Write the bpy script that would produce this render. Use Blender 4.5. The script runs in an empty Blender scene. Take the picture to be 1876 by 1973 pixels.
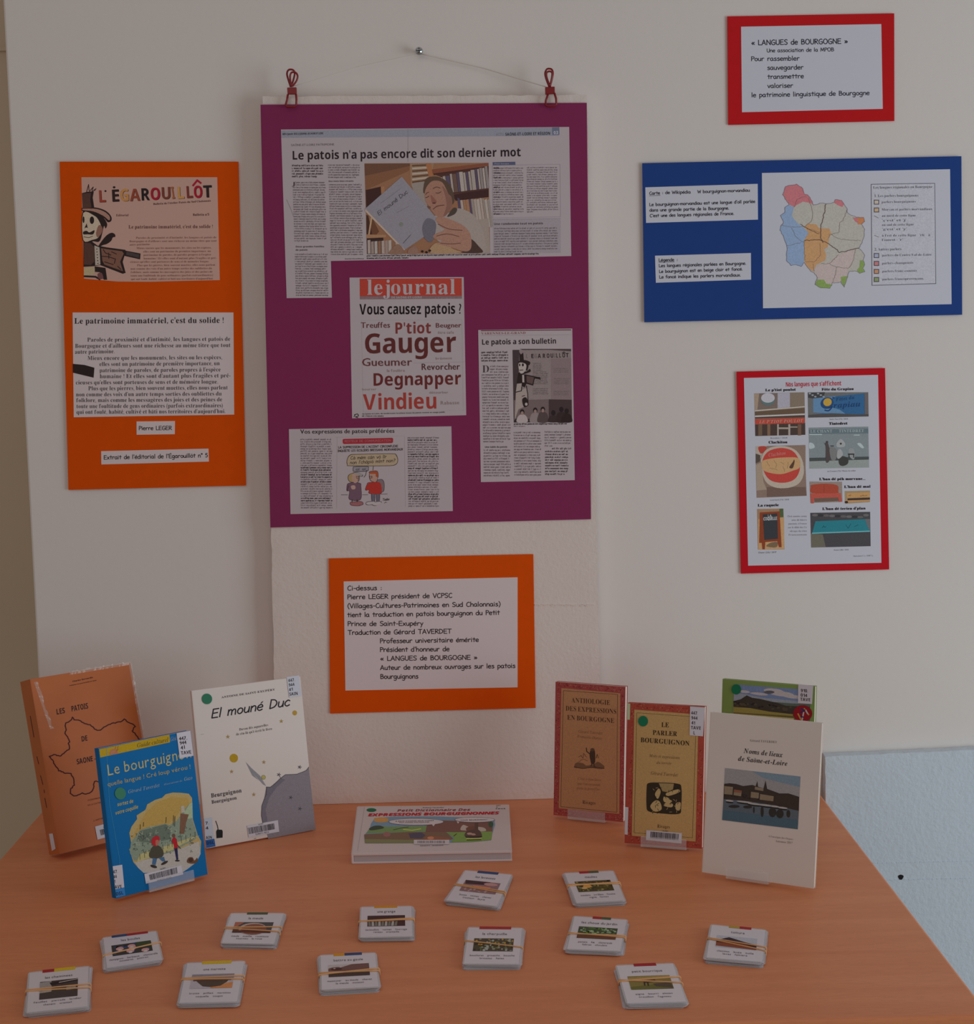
import bpy, math, random, unicodedata
from mathutils import Vector, Matrix
from mathutils.geometry import tessellate_polygon
random.seed(7)
PI = math.pi
SC = bpy.context.scene
COL = SC.collection

# ------------------------------------------------------------------ camera
F = 3134.0                                   # focal length in pixels of the 1876x1973 frame
RW = ((0.9996873629, -0.0219931220, 0.0118944933),   # world axes seen from the camera
      (-0.0142682312, -0.1111336677, 0.9937030369),
      (-0.0205327534, -0.9935620819, -0.1114127261))
CAM = Vector((0.0, -2.4516, 1.4640))
cd = bpy.data.cameras.new('camera'); cam = bpy.data.objects.new('camera', cd); COL.objects.link(cam)
cd.sensor_fit = 'HORIZONTAL'; cd.sensor_width = 36.0; cd.lens = F * 36.0 / 1876.0
cd.clip_start = 0.05; cd.clip_end = 50
m = Matrix.Identity(4)
for i in range(3):
    m[i][0] = RW[i][0]; m[i][1] = -RW[i][1]; m[i][2] = -RW[i][2]; m[i][3] = CAM[i]
cam.matrix_world = m
SC.camera = cam

# ------------------------------------------------------------------ world, lights, exposure
w = bpy.data.worlds.new('room_light'); SC.world = w; w.use_nodes = True
bg = w.node_tree.nodes['Background']; bg.inputs[0].default_value = (1.0, 0.945, 0.905, 1); bg.inputs[1].default_value = 0.215
def area(name, loc, target, size, sy, energy, col):
    d = bpy.data.lights.new(name, 'AREA'); d.shape = 'RECTANGLE'; d.size = size; d.size_y = sy
    d.energy = energy; d.color = col
    o = bpy.data.objects.new(name, d); COL.objects.link(o); o.location = loc
    o.rotation_euler = (Vector(target) - Vector(loc)).to_track_quat('-Z', 'Y').to_euler()
    return o
area('window_daylight', (2.7, -1.7, 1.15), (0.3, 0, 0.95), 1.5, 1.6, 27, (0.80, 0.94, 1.0))
area('warm_fill_light', (-0.6, -2.2, 2.6), (-0.2, 0, 1.0), 1.6, 1.2, 3.2, (1.0, 0.84, 0.74))  # weak warm fill added from the front left, no known lamp there
SC.view_settings.view_transform = 'Standard'; SC.view_settings.look = 'None'
SC.view_settings.gamma = 1.0; SC.view_settings.use_curve_mapping = False
SC.view_settings.exposure = 0.0

# ------------------------------------------------------------------ colour and materials
KL = 0.42
def lin(c):
    c /= 255.0
    return c / 12.92 if c <= 0.04045 else ((c + 0.055) / 1.055) ** 2.4
def C(r, g, b, k=KL):
    c = [lin(x) / k for x in (r, g, b)]; q = max(1.0, max(c) / 0.9)
    return tuple(x / q for x in c) + (1.0,)
def mat(name, col, rough=0.6, metal=0.0, spec=0.3, noise=None, bump=None, alpha=1.0, trans=0.0, coat=0.0):
    mt = bpy.data.materials.new(name); mt.use_nodes = True
    nt = mt.node_tree; b = nt.nodes['Principled BSDF']
    b.inputs['Base Color'].default_value = col; b.inputs['Roughness'].default_value = rough
    b.inputs['Metallic'].default_value = metal; b.inputs['Specular IOR Level'].default_value = spec
    b.inputs['Alpha'].default_value = alpha; b.inputs['Transmission Weight'].default_value = trans
    b.inputs['Coat Weight'].default_value = coat
    geo = nt.nodes.new('ShaderNodeTexCoord')
    if noise:                                    # (scale, amount)
        n = nt.nodes.new('ShaderNodeTexNoise'); n.inputs['Scale'].default_value = noise[0]; n.inputs['Detail'].default_value = 6
        nt.links.new(geo.outputs['Object'], n.inputs['Vector'])
        mx = nt.nodes.new('ShaderNodeMix'); mx.data_type = 'RGBA'
        a = noise[1]
        mx.inputs[6].default_value = tuple(x * (1 - a) for x in col[:3]) + (1,)
        mx.inputs[7].default_value = tuple(min(1, x * (1 + a)) for x in col[:3]) + (1,)
        nt.links.new(n.outputs['Fac'], mx.inputs[0]); nt.links.new(mx.outputs[2], b.inputs['Base Color'])
    if bump:                                     # list of (scale, strength, distance)
        prev = None
        for sc, st, di in bump:
            n = nt.nodes.new('ShaderNodeTexNoise'); n.inputs['Scale'].default_value = sc; n.inputs['Detail'].default_value = 4
            nt.links.new(geo.outputs['Object'], n.inputs['Vector'])
            bp = nt.nodes.new('ShaderNodeBump'); bp.inputs['Strength'].default_value = st; bp.inputs['Distance'].default_value = di
            nt.links.new(n.outputs['Fac'], bp.inputs['Height'])
            if prev: nt.links.new(prev.outputs[0], bp.inputs['Normal'])
            prev = bp
        nt.links.new(prev.outputs[0], b.inputs['Normal'])
    return mt

M_INK = bpy.data.materials.new('printed_ink'); M_INK.use_nodes = True
_nt = M_INK.node_tree; _b = _nt.nodes['Principled BSDF']; _a = _nt.nodes.new('ShaderNodeAttribute'); _a.attribute_name = 'Ink'
_n = _nt.nodes.new('ShaderNodeTexNoise'); _n.inputs['Scale'].default_value = 700; _n.inputs['Detail'].default_value = 3
_tc = _nt.nodes.new('ShaderNodeTexCoord'); _nt.links.new(_tc.outputs['Object'], _n.inputs['Vector'])
_mr = _nt.nodes.new('ShaderNodeMapRange'); _mr.inputs[3].default_value = 0.72; _mr.inputs[4].default_value = 1.28; _nt.links.new(_n.outputs['Fac'], _mr.inputs[0])
_mx = _nt.nodes.new('ShaderNodeMix'); _mx.data_type = 'RGBA'; _mx.blend_type = 'MULTIPLY'; _mx.inputs[0].default_value = 1.0   # screen of the print
_nt.links.new(_a.outputs['Color'], _mx.inputs[6]); _nt.links.new(_mr.outputs[0], _mx.inputs[7]); _nt.links.new(_mx.outputs[2], _b.inputs['Base Color']); _b.inputs['Roughness'].default_value = 0.6
_b.inputs['Specular IOR Level'].default_value = 0.25

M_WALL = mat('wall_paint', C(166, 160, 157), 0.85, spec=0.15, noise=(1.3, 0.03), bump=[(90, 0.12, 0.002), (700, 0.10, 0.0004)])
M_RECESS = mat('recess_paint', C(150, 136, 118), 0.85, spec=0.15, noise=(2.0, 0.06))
M_FLOOR = mat('floor_vinyl', C(120, 112, 104), 0.5)
M_FOAM = mat('polystyrene', C(184, 173, 168), 0.75, spec=0.2, noise=(14, 0.03), bump=[(170, 0.5, 0.0013), (55, 0.45, 0.0012), (600, 0.25, 0.0006)])
M_FOAM_B = mat('polystyrene_bluish', C(160, 168, 177), 0.75, spec=0.2, noise=(9, 0.035), bump=[(150, 0.65, 0.0016), (50, 0.6, 0.0014), (600, 0.25, 0.0006)])
M_PURPLE = mat('purple_card', C(100, 34, 66), 0.75, spec=0.1, noise=(60, 0.05))
M_ORANGE = mat('orange_card', C(168, 60, 3), 0.7, spec=0.1, noise=(60, 0.04))
M_BLUE = mat('blue_card', C(27, 50, 102), 0.7, spec=0.1, noise=(60, 0.04))
M_RED = mat('red_card', C(148, 20, 24), 0.7, spec=0.1, noise=(60, 0.04))
M_RED2 = mat('crimson_card', C(150, 16, 26), 0.65, spec=0.1, noise=(60, 0.04))
M_PAPER = mat('white_paper', C(165, 154, 156), 0.6, spec=0.25)
M_PAPER_W = mat('bright_paper', C(164, 164, 174), 0.6, spec=0.25)
M_NEWS = mat('newsprint', C(146, 136, 140), 0.75, spec=0.15, noise=(25, 0.03))
M_TAN = mat('copied_page', C(158, 126, 116), 0.6, spec=0.2, noise=(6, 0.05))
M_TACK = mat('adhesive_putty', C(150, 150, 140), 0.8)
M_CLIPW = mat('red_lacquered_wire', C(98, 6, 14), 0.35, spec=0.5, coat=0.15)
M_CHROME = mat('galvanised_steel', (0.55, 0.58, 0.6, 1), 0.25, metal=1.0)
M_STRING = mat('nylon_string', C(158, 151, 146), 0.5)
M_BAND = mat('rubber_band', C(192, 144, 100), 0.55, spec=0.3)
M_FILM = mat('laminate_film', (0.82, 0.82, 0.86, 1), 0.18, spec=0.6, alpha=0.55)
M_LAM = mat('laminated_card_face', C(164, 158, 164), 0.35, spec=0.5)
M_PAGES = mat('page_block_paper', C(168, 158, 150), 0.8)
M_WHITE_GLOSS = mat('white_cover', C(170, 161, 156), 0.4, spec=0.4)
M_CREAM = mat('cream_cover', C(178, 173, 169), 0.5, spec=0.3)
M_KRAFT = mat('orange_brown_cover', C(140, 76, 38), 0.4, spec=0.2, coat=0.0, noise=(14, 0.16), bump=[(28, 0.25, 0.0012)])
M_BLUECOV = mat('blue_cover', C(0, 78, 128), 0.5, spec=0.12, coat=0.0, noise=(18, 0.06), bump=[(20, 0.12, 0.001)])
M_MARBLE = mat('marbled_red_cover', C(128, 48, 36), 0.35, spec=0.4, coat=0.15, noise=(120, 0.25))
M_GREENCOV = mat('green_cover', C(92, 112, 58), 0.35, spec=0.4, coat=0.15)
M_LABEL = mat('sticker_paper', C(154, 152, 160), 0.5, spec=0.3)
M_ACRYL = mat('clear_acrylic', (0.95, 0.97, 1.0, 1), 0.06, spec=0.6, alpha=0.17)
M_METAL = mat('grey_table_steel', (0.25, 0.25, 0.26, 1), 0.4, metal=0.7)

# beech laminate with the grain along X
M_WOOD = bpy.data.materials.new('beech_laminate'); M_WOOD.use_nodes = True
nt = M_WOOD.node_tree; b = nt.nodes['Principled BSDF']; tc = nt.nodes.new('ShaderNodeTexCoord')
mp = nt.nodes.new('ShaderNodeMapping'); mp.inputs['Scale'].default_value = (1.0, 12, 12); nt.links.new(tc.outputs['Object'], mp.inputs[0])
n1 = nt.nodes.new('ShaderNodeTexNoise'); n1.inputs['Scale'].default_value = 3.0; n1.inputs['Detail'].default_value = 8; n1.inputs['Distortion'].default_value = 0.4
nt.links.new(mp.outputs[0], n1.inputs['Vector'])
cr = nt.nodes.new('ShaderNodeValToRGB'); cr.color_ramp.elements[0].position = 0.3; cr.color_ramp.elements[1].position = 0.75
cr.color_ramp.elements[0].color = C(158, 96, 64); cr.color_ramp.elements[1].color = C(167, 106, 73)
nt.links.new(n1.outputs['Fac'], cr.inputs[0])
mp2 = nt.nodes.new('ShaderNodeMapping'); mp2.inputs['Scale'].default_value = (30, 260, 260); nt.links.new(tc.outputs['Object'], mp2.inputs[0])
n2 = nt.nodes.new('ShaderNodeTexNoise'); n2.inputs['Scale'].default_value = 2.0; nt.links.new(mp2.outputs[0], n2.inputs['Vector'])
cr2 = nt.nodes.new('ShaderNodeValToRGB'); cr2.color_ramp.elements[0].position = 0.35; cr2.color_ramp.elements[1].position = 0.5
cr2.color_ramp.elements[0].color = (0.95, 0.94, 0.93, 1); cr2.color_ramp.elements[1].color = (1, 1, 1, 1)
nt.links.new(n2.outputs['Fac'], cr2.inputs[0])
mm = nt.nodes.new('ShaderNodeMix'); mm.data_type = 'RGBA'; mm.blend_type = 'MULTIPLY'; mm.inputs[0].default_value = 1
nt.links.new(cr.outputs[0], mm.inputs[6]); nt.links.new(cr2.outputs[0], mm.inputs[7]); nt.links.new(mm.outputs[2], b.inputs['Base Color'])
b.inputs['Roughness'].default_value = 0.45; b.inputs['Specular IOR Level'].default_value = 0.35

# ------------------------------------------------------------------ mesh helpers
class MB:
    """collects faces (world coordinates) with an optional ink colour each"""
    def __init__(self): self.v = []; self.f = []; self.c = []
    def face(self, pts, col=None):
        i = len(self.v); self.v += [tuple(p) for p in pts]; self.f.append(tuple(range(i, i + len(pts)))); self.c.append(col)
    def hexa(self, a, b, col=None):              # a: top ring, b: bottom ring (same count)
        n = len(a); i = len(self.v); self.v += [tuple(p) for p in a] + [tuple(p) for p in b]
        self.f.append(tuple(range(i, i + n))); self.c.append(col)
        self.f.append(tuple(reversed(range(i + n, i + 2 * n)))); self.c.append(col)
        for k in range(n):
            j = (k + 1) % n
            self.f.append((i + k, i + n + k, i + n + j, i + j)); self.c.append(col)
    def box(self, x0, x1, y0, y1, z0, z1):
        self.hexa([(x0, y0, z1), (x1, y0, z1), (x1, y1, z1), (x0, y1, z1)], [(x0, y0, z0), (x1, y0, z0), (x1, y1, z0), (x0, y1, z0)])
    def tube(self, pts, r, sides=8, flat=1.0, closed=False):
        pts = [Vector(p) for p in pts]; n = len(pts); i0 = len(self.v)
        for k, p in enumerate(pts):
            a = pts[k - 1] if (k > 0 or closed) else p; b_ = pts[(k + 1) % n] if (k < n - 1 or closed) else p
            t = (b_ - a).normalized(); up = Vector((0, 1, 0)) if abs(t.y) < 0.9 else Vector((0, 0, 1))
            s = t.cross(up).normalized(); q = s.cross(t).normalized()
            for j in range(sides):
                an = 2 * PI * j / sides
                self.v.append(tuple(p + s * math.cos(an) * r + q * math.sin(an) * r * flat))
        for k in range(n if closed else n - 1):
            for j in range(sides):
                a = i0 + k * sides; b_ = i0 + ((k + 1) % n) * sides
                self.f.append((a + j, a + (j + 1) % sides, b_ + (j + 1) % sides, b_ + j)); self.c.append(None)
        if not closed:
            self.f.append(tuple(i0 + j for j in reversed(range(sides)))); self.c.append(None)
            self.f.append(tuple(i0 + (n - 1) * sides + j for j in range(sides))); self.c.append(None)

WM = {}
def build(name, mb, material, parent=None, smooth=False, bevel=0.0, label=None):
    me = bpy.data.meshes.new(name)
    if parent:                                   # world coordinates into the parent's frame
        W_ = WM[parent.name]; i_ = W_.inverted()
        (a0, a1, a2, a3), (b0, b1, b2, b3), (c0, c1, c2, c3) = i_[0], i_[1], i_[2]
        vs = [(a0 * x + a1 * y + a2 * z + a3, b0 * x + b1 * y + b2 * z + b3, c0 * x + c1 * y + c2 * z + c3) for x, y, z in mb.v]
    else: W_ = Matrix.Identity(4); vs = mb.v
    me.from_pydata(vs, [], mb.f); me.update()
    if any(c is not None for c in mb.c):
        at = me.color_attributes.new('Ink', 'FLOAT_COLOR', 'CORNER')
        buf = []
        for poly, c in zip(me.polygons, mb.c): buf += list(c or (0, 0, 0, 1)) * poly.loop_total
        at.data.foreach_set('color', buf)
    me.materials.append(material)
    o = bpy.data.objects.new(name, me); COL.objects.link(o)
    if parent: o.parent = parent
    WM[o.name] = W_
    if smooth: me.polygons.foreach_set('use_smooth', [True] * len(me.polygons))
    if bevel:
        bv = o.modifiers.new('bevel', 'BEVEL'); bv.width = bevel; bv.segments = 2; bv.limit_method = 'ANGLE'
    if label: o['label'] = label
    return o
def thing(name, label, cat, loc, rz=0.0, group=None):
    o = bpy.data.objects.new(name, None); COL.objects.link(o); o.empty_display_size = 0.05
    o.location = loc; o.rotation_euler = (0, 0, rz)
    WM[o.name] = Matrix.Translation(Vector(loc)) @ Matrix.Rotation(rz, 4, 'Z')
    o['label'] = label; o['category'] = cat
    if group: o['group'] = group
    return o
def struct(name, mb, material, bevel=0.0):
    o = build(name, mb, material, bevel=bevel); o['kind'] = 'structure'; return o

# ------------------------------------------------------------------ planes the print lies on
CAMT = tuple(CAM)
class Plane:
    def __init__(self, o, n):
        self.o = Vector(o); self.n = Vector(n).normalized(); n_ = self.n
        # ray = A x + B y + Cc in pixels; the plane is met at k / (nA x + nB y + nC)
        self.A = [RW[i][0] / F for i in range(3)]; self.B = [RW[i][1] / F for i in range(3)]
        self.Cc = [RW[i][2] - RW[i][0] * 938.0 / F - RW[i][1] * 986.5 / F for i in range(3)]
        self.k = (self.o - CAM).dot(n_)
        self.nt = tuple(n_); self.d = [sum(n_[i] * q[i] for i in range(3)) for q in (self.A, self.B, self.Cc)]
    def raw(self, x, y, lift):
        A, B, D, d, n_ = self.A, self.B, self.Cc, self.d, self.nt
        t = self.k / (d[0] * x + d[1] * y + d[2])
        return (CAMT[0] + t * (A[0] * x + B[0] * y + D[0]) + n_[0] * lift, CAMT[1] + t * (A[1] * x + B[1] * y + D[1]) + n_[1] * lift, CAMT[2] + t * (A[2] * x + B[2] * y + D[2]) + n_[2] * lift)
    def at(self, x, y, lift=0.0):
        c = ((x - 938.0) / F, (y - 986.5) / F, 1.0)
        r = Vector([sum(RW[i][k] * c[k] for k in range(3)) for i in range(3)])
        t = (self.o - CAM).dot(self.n) / r.dot(self.n)
        return CAM + r * t + self.n * lift

# ------------------------------------------------------------------ lettering
SB = {}
# letter outlines: advance, then closed loops of x, y pairs, in 250ths of the letter size
GLYPHS = {
 'rb': {
  '!': (64, (44,164,34,173,23,164,20,136,21,109,30,54,34,50,38,54,47,121,48,136), (45,23,34,28,23,23,19,13,23,2,34,-2,45,2,49,13)),
  "'": (50, (35,179,13,179,13,150,18,115,29,115,35,150)),
  '(': (93, (78,173,65,173,29,120,16,58,29,-4,65,-57,78,-57,51,-5,42,58,51,121)),
  ')': (80, (16,173,3,173,30,121,39,58,30,-5,3,-57,16,-57,52,-4,65,58,52,120)),
  ',': (59, (39,24,26,31,16,27,12,17,15,7,24,3,23,-12,15,-25,15,-30,37,-15,44,7)),
  '-': (86, (71,67,10,67,10,43,71,43)),
  '.': (57, (38,23,27,28,17,23,12,13,17,2,27,-2,38,2,42,13)),
  '1': (143, (95,180,67,180,38,159,10,147,12,140,15,134,19,130,25,129,33,131,40,136,57,155,57,22,54,17,50,14,24,13,24,0,128,0,128,13,101,14,97,18,95,30)),
  '2': (143, (89,178,65,181,48,180,34,176,24,171,16,164,11,156,10,147,12,136,19,128,29,124,42,123,43,141,47,155,54,163,65,166,73,164,79,159,83,151,84,138,83,126,81,114,77,103,70,91,46,63,9,26,9,0,127,0,128,53,113,53,109,37,104,32,98,29,91,28,33,28,100,94,115,114,121,131,122,140,118,157,107,170)),
  '5': (142, (23,178,15,92,27,88,46,92,54,92,69,90,79,83,86,71,88,55,87,41,84,31,79,24,73,19,65,16,58,15,48,16,41,20,36,25,31,38,30,45,22,44,15,41,11,35,10,28,11,20,15,13,22,7,31,2,44,-1,61,-2,84,0,95,4,105,10,114,18,121,28,125,40,127,55,122,78,109,95,89,105,62,108,35,105,39,151,96,150,101,145,105,133,119,133,118,178)),
  ':': (57, (38,110,27,115,17,110,12,100,17,89,27,85,38,89,42,100), (38,23,27,28,17,23,12,13,17,2,27,-2,38,2,42,13)),
  'A': (180, (83,173,77,173,13,18,9,11,3,8,-3,7,-3,0,48,0,48,7,32,10,28,20,29,26,38,49,94,49,105,17,100,9,85,7,85,0,165,0,165,7,158,8,153,13,143,32), (42,60,66,119,90,60)),
  'B': (171, (82,170,6,170,6,163,19,161,23,158,26,153,28,137,28,30,27,19,23,12,17,8,6,7,6,0,88,0,117,3,138,13,151,28,156,49,143,77,107,92,137,105,148,130,131,160), (74,161,80,162,92,160,100,153,105,143,106,128,104,112,98,101,87,96,68,94,68,153,70,158), (68,86,91,84,103,77,110,65,112,48,110,30,105,18,96,11,83,9,75,10,71,12,69,17)),
  'C': (182, (115,171,97,173,73,170,52,162,34,148,21,131,13,109,10,85,13,60,21,39,34,21,51,7,72,-1,95,-4,136,5,167,33,160,40,147,26,133,17,118,11,103,9,66,28,53,84,65,145,99,165,117,162,133,152,146,136,156,115,163,115,163,173,156,173,152,165,144,162)),
  'D': (189, (83,170,5,170,5,163,16,162,23,159,26,151,28,139,28,28,26,17,23,11,17,8,8,7,8,0,85,0,152,21,174,85,168,121,151,148,122,164), (75,160,83,161,119,142,130,85,128,52,119,28,104,14,83,9,75,10,71,13,68,18,68,152,71,158)),
  'E': (175, (148,170,6,170,6,163,16,162,23,158,27,151,28,137,28,29,27,18,23,11,16,7,5,6,5,0,150,0,160,53,153,53,146,39,138,28,128,20,117,14,103,11,77,11,72,13,69,17,68,83,81,82,90,79,97,75,102,68,105,57,107,44,113,44,113,128,107,128,103,112,97,100,87,94,68,92,69,155,71,158,86,160,110,158,127,151,137,139,143,119,148,119)),
  'F': (162, (147,170,5,170,5,163,16,161,23,158,27,151,28,140,28,31,27,20,23,13,17,8,6,7,6,0,95,0,95,7,78,9,73,12,70,16,68,30,68,83,85,81,95,75,102,63,106,44,113,44,113,129,106,129,102,112,95,101,85,94,68,92,68,153,71,159,85,160,102,160,115,157,125,151,132,143,137,133,140,119,147,119)),
  'G': (201, (116,171,96,173,73,170,52,162,35,149,21,131,13,110,10,85,13,60,21,38,35,20,53,7,74,-1,100,-4,133,0,166,11,167,58,170,63,176,67,186,68,186,74,103,74,103,68,115,67,123,63,126,57,128,27,126,17,122,10,115,6,103,5,82,10,67,25,57,50,54,85,66,145,100,165,111,163,123,159,133,151,142,141,150,129,156,115,163,115,163,173,156,173,151,165,144,162)),
  'H': (204, (90,170,6,170,6,163,17,162,23,158,27,151,28,141,28,30,27,19,23,12,17,8,6,7,6,0,90,0,90,7,79,8,72,12,69,19,68,30,68,82,127,82,127,30,126,18,123,11,116,8,105,7,105,0,189,0,189,7,178,8,172,12,168,19,167,30,167,141,168,151,172,158,178,161,189,163,189,170,105,170,105,163,119,161,123,158,127,149,127,93,68,93,68,149,70,155,72,158,82,162,90,163)),
  'I': (107, (91,170,5,170,5,163,17,162,23,159,27,154,28,144,28,28,27,18,23,12,16,8,5,7,5,0,92,0,92,7,77,10,72,13,68,22,68,144,69,154,73,159,80,162,91,163)),
  'L': (174, (93,170,6,170,6,163,17,162,23,158,27,152,28,141,28,30,27,19,23,12,17,8,6,7,6,0,150,0,159,58,152,58,145,42,138,30,128,21,117,15,104,11,80,11,71,14,68,23,68,149,70,155,73,159,84,163,93,163)),
  'M': (245, (69,170,5,170,5,163,20,161,24,158,28,150,28,30,27,19,23,12,16,8,5,7,5,0,63,0,63,7,52,8,45,11,41,18,39,30,39,145,100,0,107,0,169,148,169,23,165,12,155,8,147,7,147,0,230,0,230,7,217,9,213,11,210,16,208,32,208,141,210,151,213,158,220,161,230,163,230,170,167,170,118,53)),
  'N': (193, (58,170,7,170,7,163,13,161,28,145,28,21,24,11,14,7,7,7,7,0,62,0,62,7,51,8,44,12,41,18,40,29,40,130,150,-4,157,-4,157,140,158,151,161,158,168,162,178,163,178,170,123,170,123,163,137,161,141,158,145,148,145,63)),
  'O': (200, (117,172,99,173,80,172,63,167,48,159,35,148,25,135,17,120,12,103,10,85,12,67,17,50,25,35,35,22,48,11,63,3,79,-2,97,-4,115,-2,132,3,147,11,160,22,171,35,179,50,184,67,185,85,184,103,179,120,171,135,160,148,148,159,133,167), (65,145,97,165,115,160,129,145,138,119,141,85,131,25,98,5,80,10,66,25,57,50,54,85)),
  'P': (167, (80,170,6,170,6,163,17,162,23,158,27,151,28,141,28,30,27,19,23,12,17,8,6,7,6,0,90,0,90,7,79,8,72,12,69,19,68,30,68,77,90,77,117,80,137,89,148,104,152,123,150,137,145,148,136,157,125,164,107,168), (74,160,80,160,94,158,102,151,107,139,109,123,107,105,101,94,91,88,68,85,68,154,70,158)),
  'R': (194, (81,170,6,170,6,163,17,162,23,158,27,151,28,141,28,30,27,19,23,12,17,8,6,7,6,0,90,0,90,7,79,8,72,12,69,19,68,30,68,79,75,79,126,0,179,0,178,7,173,7,165,13,117,83,146,99,155,125,151,145,137,158,113,167), (75,160,83,160,106,152,113,125,111,108,104,96,93,89,68,87,68,152,71,157)),
  'S': (149, (69,173,55,172,43,167,33,160,25,150,20,138,18,123,21,108,29,94,42,82,60,71,84,60,99,48,104,33,102,22,96,13,86,8,73,5,56,9,42,18,31,35,23,59,16,59,16,-4,23,-4,26,3,33,4,65,-4,89,-2,105,3,117,11,126,22,132,35,134,50,133,60,130,70,125,79,118,87,108,94,59,119,51,125,46,133,45,142,46,151,52,159,61,164,72,165,83,164,92,160,101,153,109,143,116,132,120,119,126,119,126,173,119,173,117,168,105,167,85,172)),
  'T': (168, (4,170,4,118,11,118,15,137,24,150,38,158,58,161,58,30,57,19,53,12,46,8,34,7,34,0,122,0,122,7,110,8,103,11,99,18,98,30,98,161,133,150,147,118,153,118,153,170)),
  'U': (192, (90,170,5,170,5,163,16,162,23,158,26,151,27,141,27,58,31,30,43,11,63,-1,92,-5,121,-1,141,12,153,34,157,68,158,150,161,157,167,161,177,163,177,170,122,170,122,163,134,161,141,158,145,151,146,141,146,59,135,21,102,8,86,11,76,19,69,33,67,52,68,149,69,155,71,158,81,162,90,163)),
  'V': (180, (78,170,-5,170,-5,163,3,161,8,156,17,142,79,-5,85,-5,147,153,152,159,158,162,165,163,165,170,111,170,111,163,127,161,131,158,132,152,130,140,96,53,58,148,57,153,58,158,62,161,78,163)),
  'X': (188, (91,170,5,170,6,163,12,162,18,158,29,144,72,78,33,25,20,11,4,7,4,0,65,0,65,7,51,9,46,17,48,23,78,68,107,21,108,15,104,9,89,7,89,0,173,0,173,7,167,7,158,15,105,98,141,150,150,157,159,162,170,163,170,170,109,170,109,163,122,161,126,154,125,148,98,108,72,150,71,155,74,161,91,163)),
  'Y': (178, (77,170,-5,170,-5,163,5,160,11,154,60,67,59,19,55,12,49,8,38,7,38,0,122,0,122,7,111,8,104,12,101,19,100,30,100,76,147,153,157,161,163,163,163,170,110,170,110,163,125,160,130,152,128,145,93,84,59,151,58,155,59,158,67,163,77,163)),
  'a': (138, (83,116,60,118,47,118,35,115,26,110,18,104,14,96,12,88,13,81,17,76,22,72,29,71,35,72,41,75,45,80,46,86,39,102,43,108,55,110,64,109,70,105,73,99,74,71,44,61,24,51,12,39,8,23,9,13,15,4,24,-1,35,-3,56,1,75,13,80,0,95,-4,109,0,123,10,119,15,113,13,110,15,109,78,106,96,98,109), (52,52,74,63,74,23,65,15,56,13,47,17,44,31)),
  'b': (142, (52,170,3,170,3,163,10,162,14,160,15,154,16,-4,20,-4,39,10,55,0,72,-4,87,-2,100,5,112,15,120,28,125,44,127,62,126,78,122,91,115,103,106,111,95,117,82,118,65,115,52,104), (63,103,68,104,79,102,86,93,90,79,91,60,90,35,86,18,79,8,68,5,56,10,52,25,52,90,54,96,58,100)),
  'c': (121, (81,117,65,119,50,117,36,110,24,101,15,88,9,73,7,56,9,40,14,25,22,13,32,4,44,-2,58,-4,85,3,106,23,101,27,89,17,76,14,62,18,51,28,44,46,42,70,47,100,63,110,71,108,73,93,77,80,88,76,94,77,99,80,102,85,103,91,101,102,93,111)),
  'd': (147, (119,170,65,170,65,163,74,163,79,160,82,156,83,104,70,115,54,118,42,117,30,111,21,101,13,88,9,73,7,55,9,39,13,25,20,13,29,4,40,-2,52,-4,70,1,83,15,83,-4,109,2,132,4,132,10,125,12,121,15,119,28), (55,102,65,105,71,103,77,100,81,96,83,90,83,28,80,21,75,15,69,12,64,10,54,13,48,22,45,36,44,57,45,78,48,93)),
  'e': (121, (78,115,58,118,45,117,32,111,22,102,14,90,9,75,7,58,9,41,14,25,21,13,32,4,44,-2,57,-4,85,4,106,27,100,32,88,20,74,16,51,27,43,62,105,62,102,87,93,104), (47,102,60,110,67,109,72,103,74,94,75,72,43,72)),
  'f': (113, (79,171,65,173,46,170,32,162,23,149,20,132,20,115,6,115,6,103,20,103,18,13,15,8,5,6,5,0,74,0,74,6,65,7,59,10,56,15,55,103,76,103,76,115,55,115,56,154,57,160,61,164,67,165,72,164,72,157,69,145,70,140,73,136,77,133,83,132,89,133,94,137,97,142,98,149,96,158,89,166)),
  'g': (133, (73,117,58,118,45,117,33,113,23,108,15,100,10,90,8,79,16,56,38,41,25,34,16,28,10,20,9,11,13,0,25,-10,10,-17,5,-28,8,-37,18,-45,33,-50,54,-52,82,-50,101,-42,113,-30,118,-14,116,-3,113,5,106,11,96,15,83,17,53,18,41,20,38,27,39,31,42,35,47,38,76,39,87,43,96,49,103,56,107,65,108,76,106,88,100,100,118,100,118,113,87,113), (51,109,58,110,66,109,71,103,73,93,73,64,71,54,66,48,58,46,51,48,46,54,43,64,43,78,43,93,46,103), (36,-13,86,-13,93,-15,97,-19,98,-25,88,-39,60,-43,45,-42,35,-38,29,-33,27,-27,29,-19)),
  'h': (150, (55,170,7,170,7,164,13,163,17,160,20,148,19,14,17,10,13,7,7,6,7,0,67,0,67,6,61,7,57,10,55,21,55,88,65,98,75,101,82,100,85,96,88,81,88,21,85,10,75,6,75,0,135,0,135,6,129,7,125,10,123,21,123,79,115,109,90,118,71,114,55,99)),
  'i': (82, (45,171,38,173,30,171,24,167,20,161,19,153,20,146,24,140,30,136,38,135,45,136,51,140,55,146,56,153,55,161,51,167), (55,115,8,115,8,109,14,108,17,106,20,94,19,14,17,10,13,7,7,6,7,0,67,0,67,6,61,7,58,10,55,21)),
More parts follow.
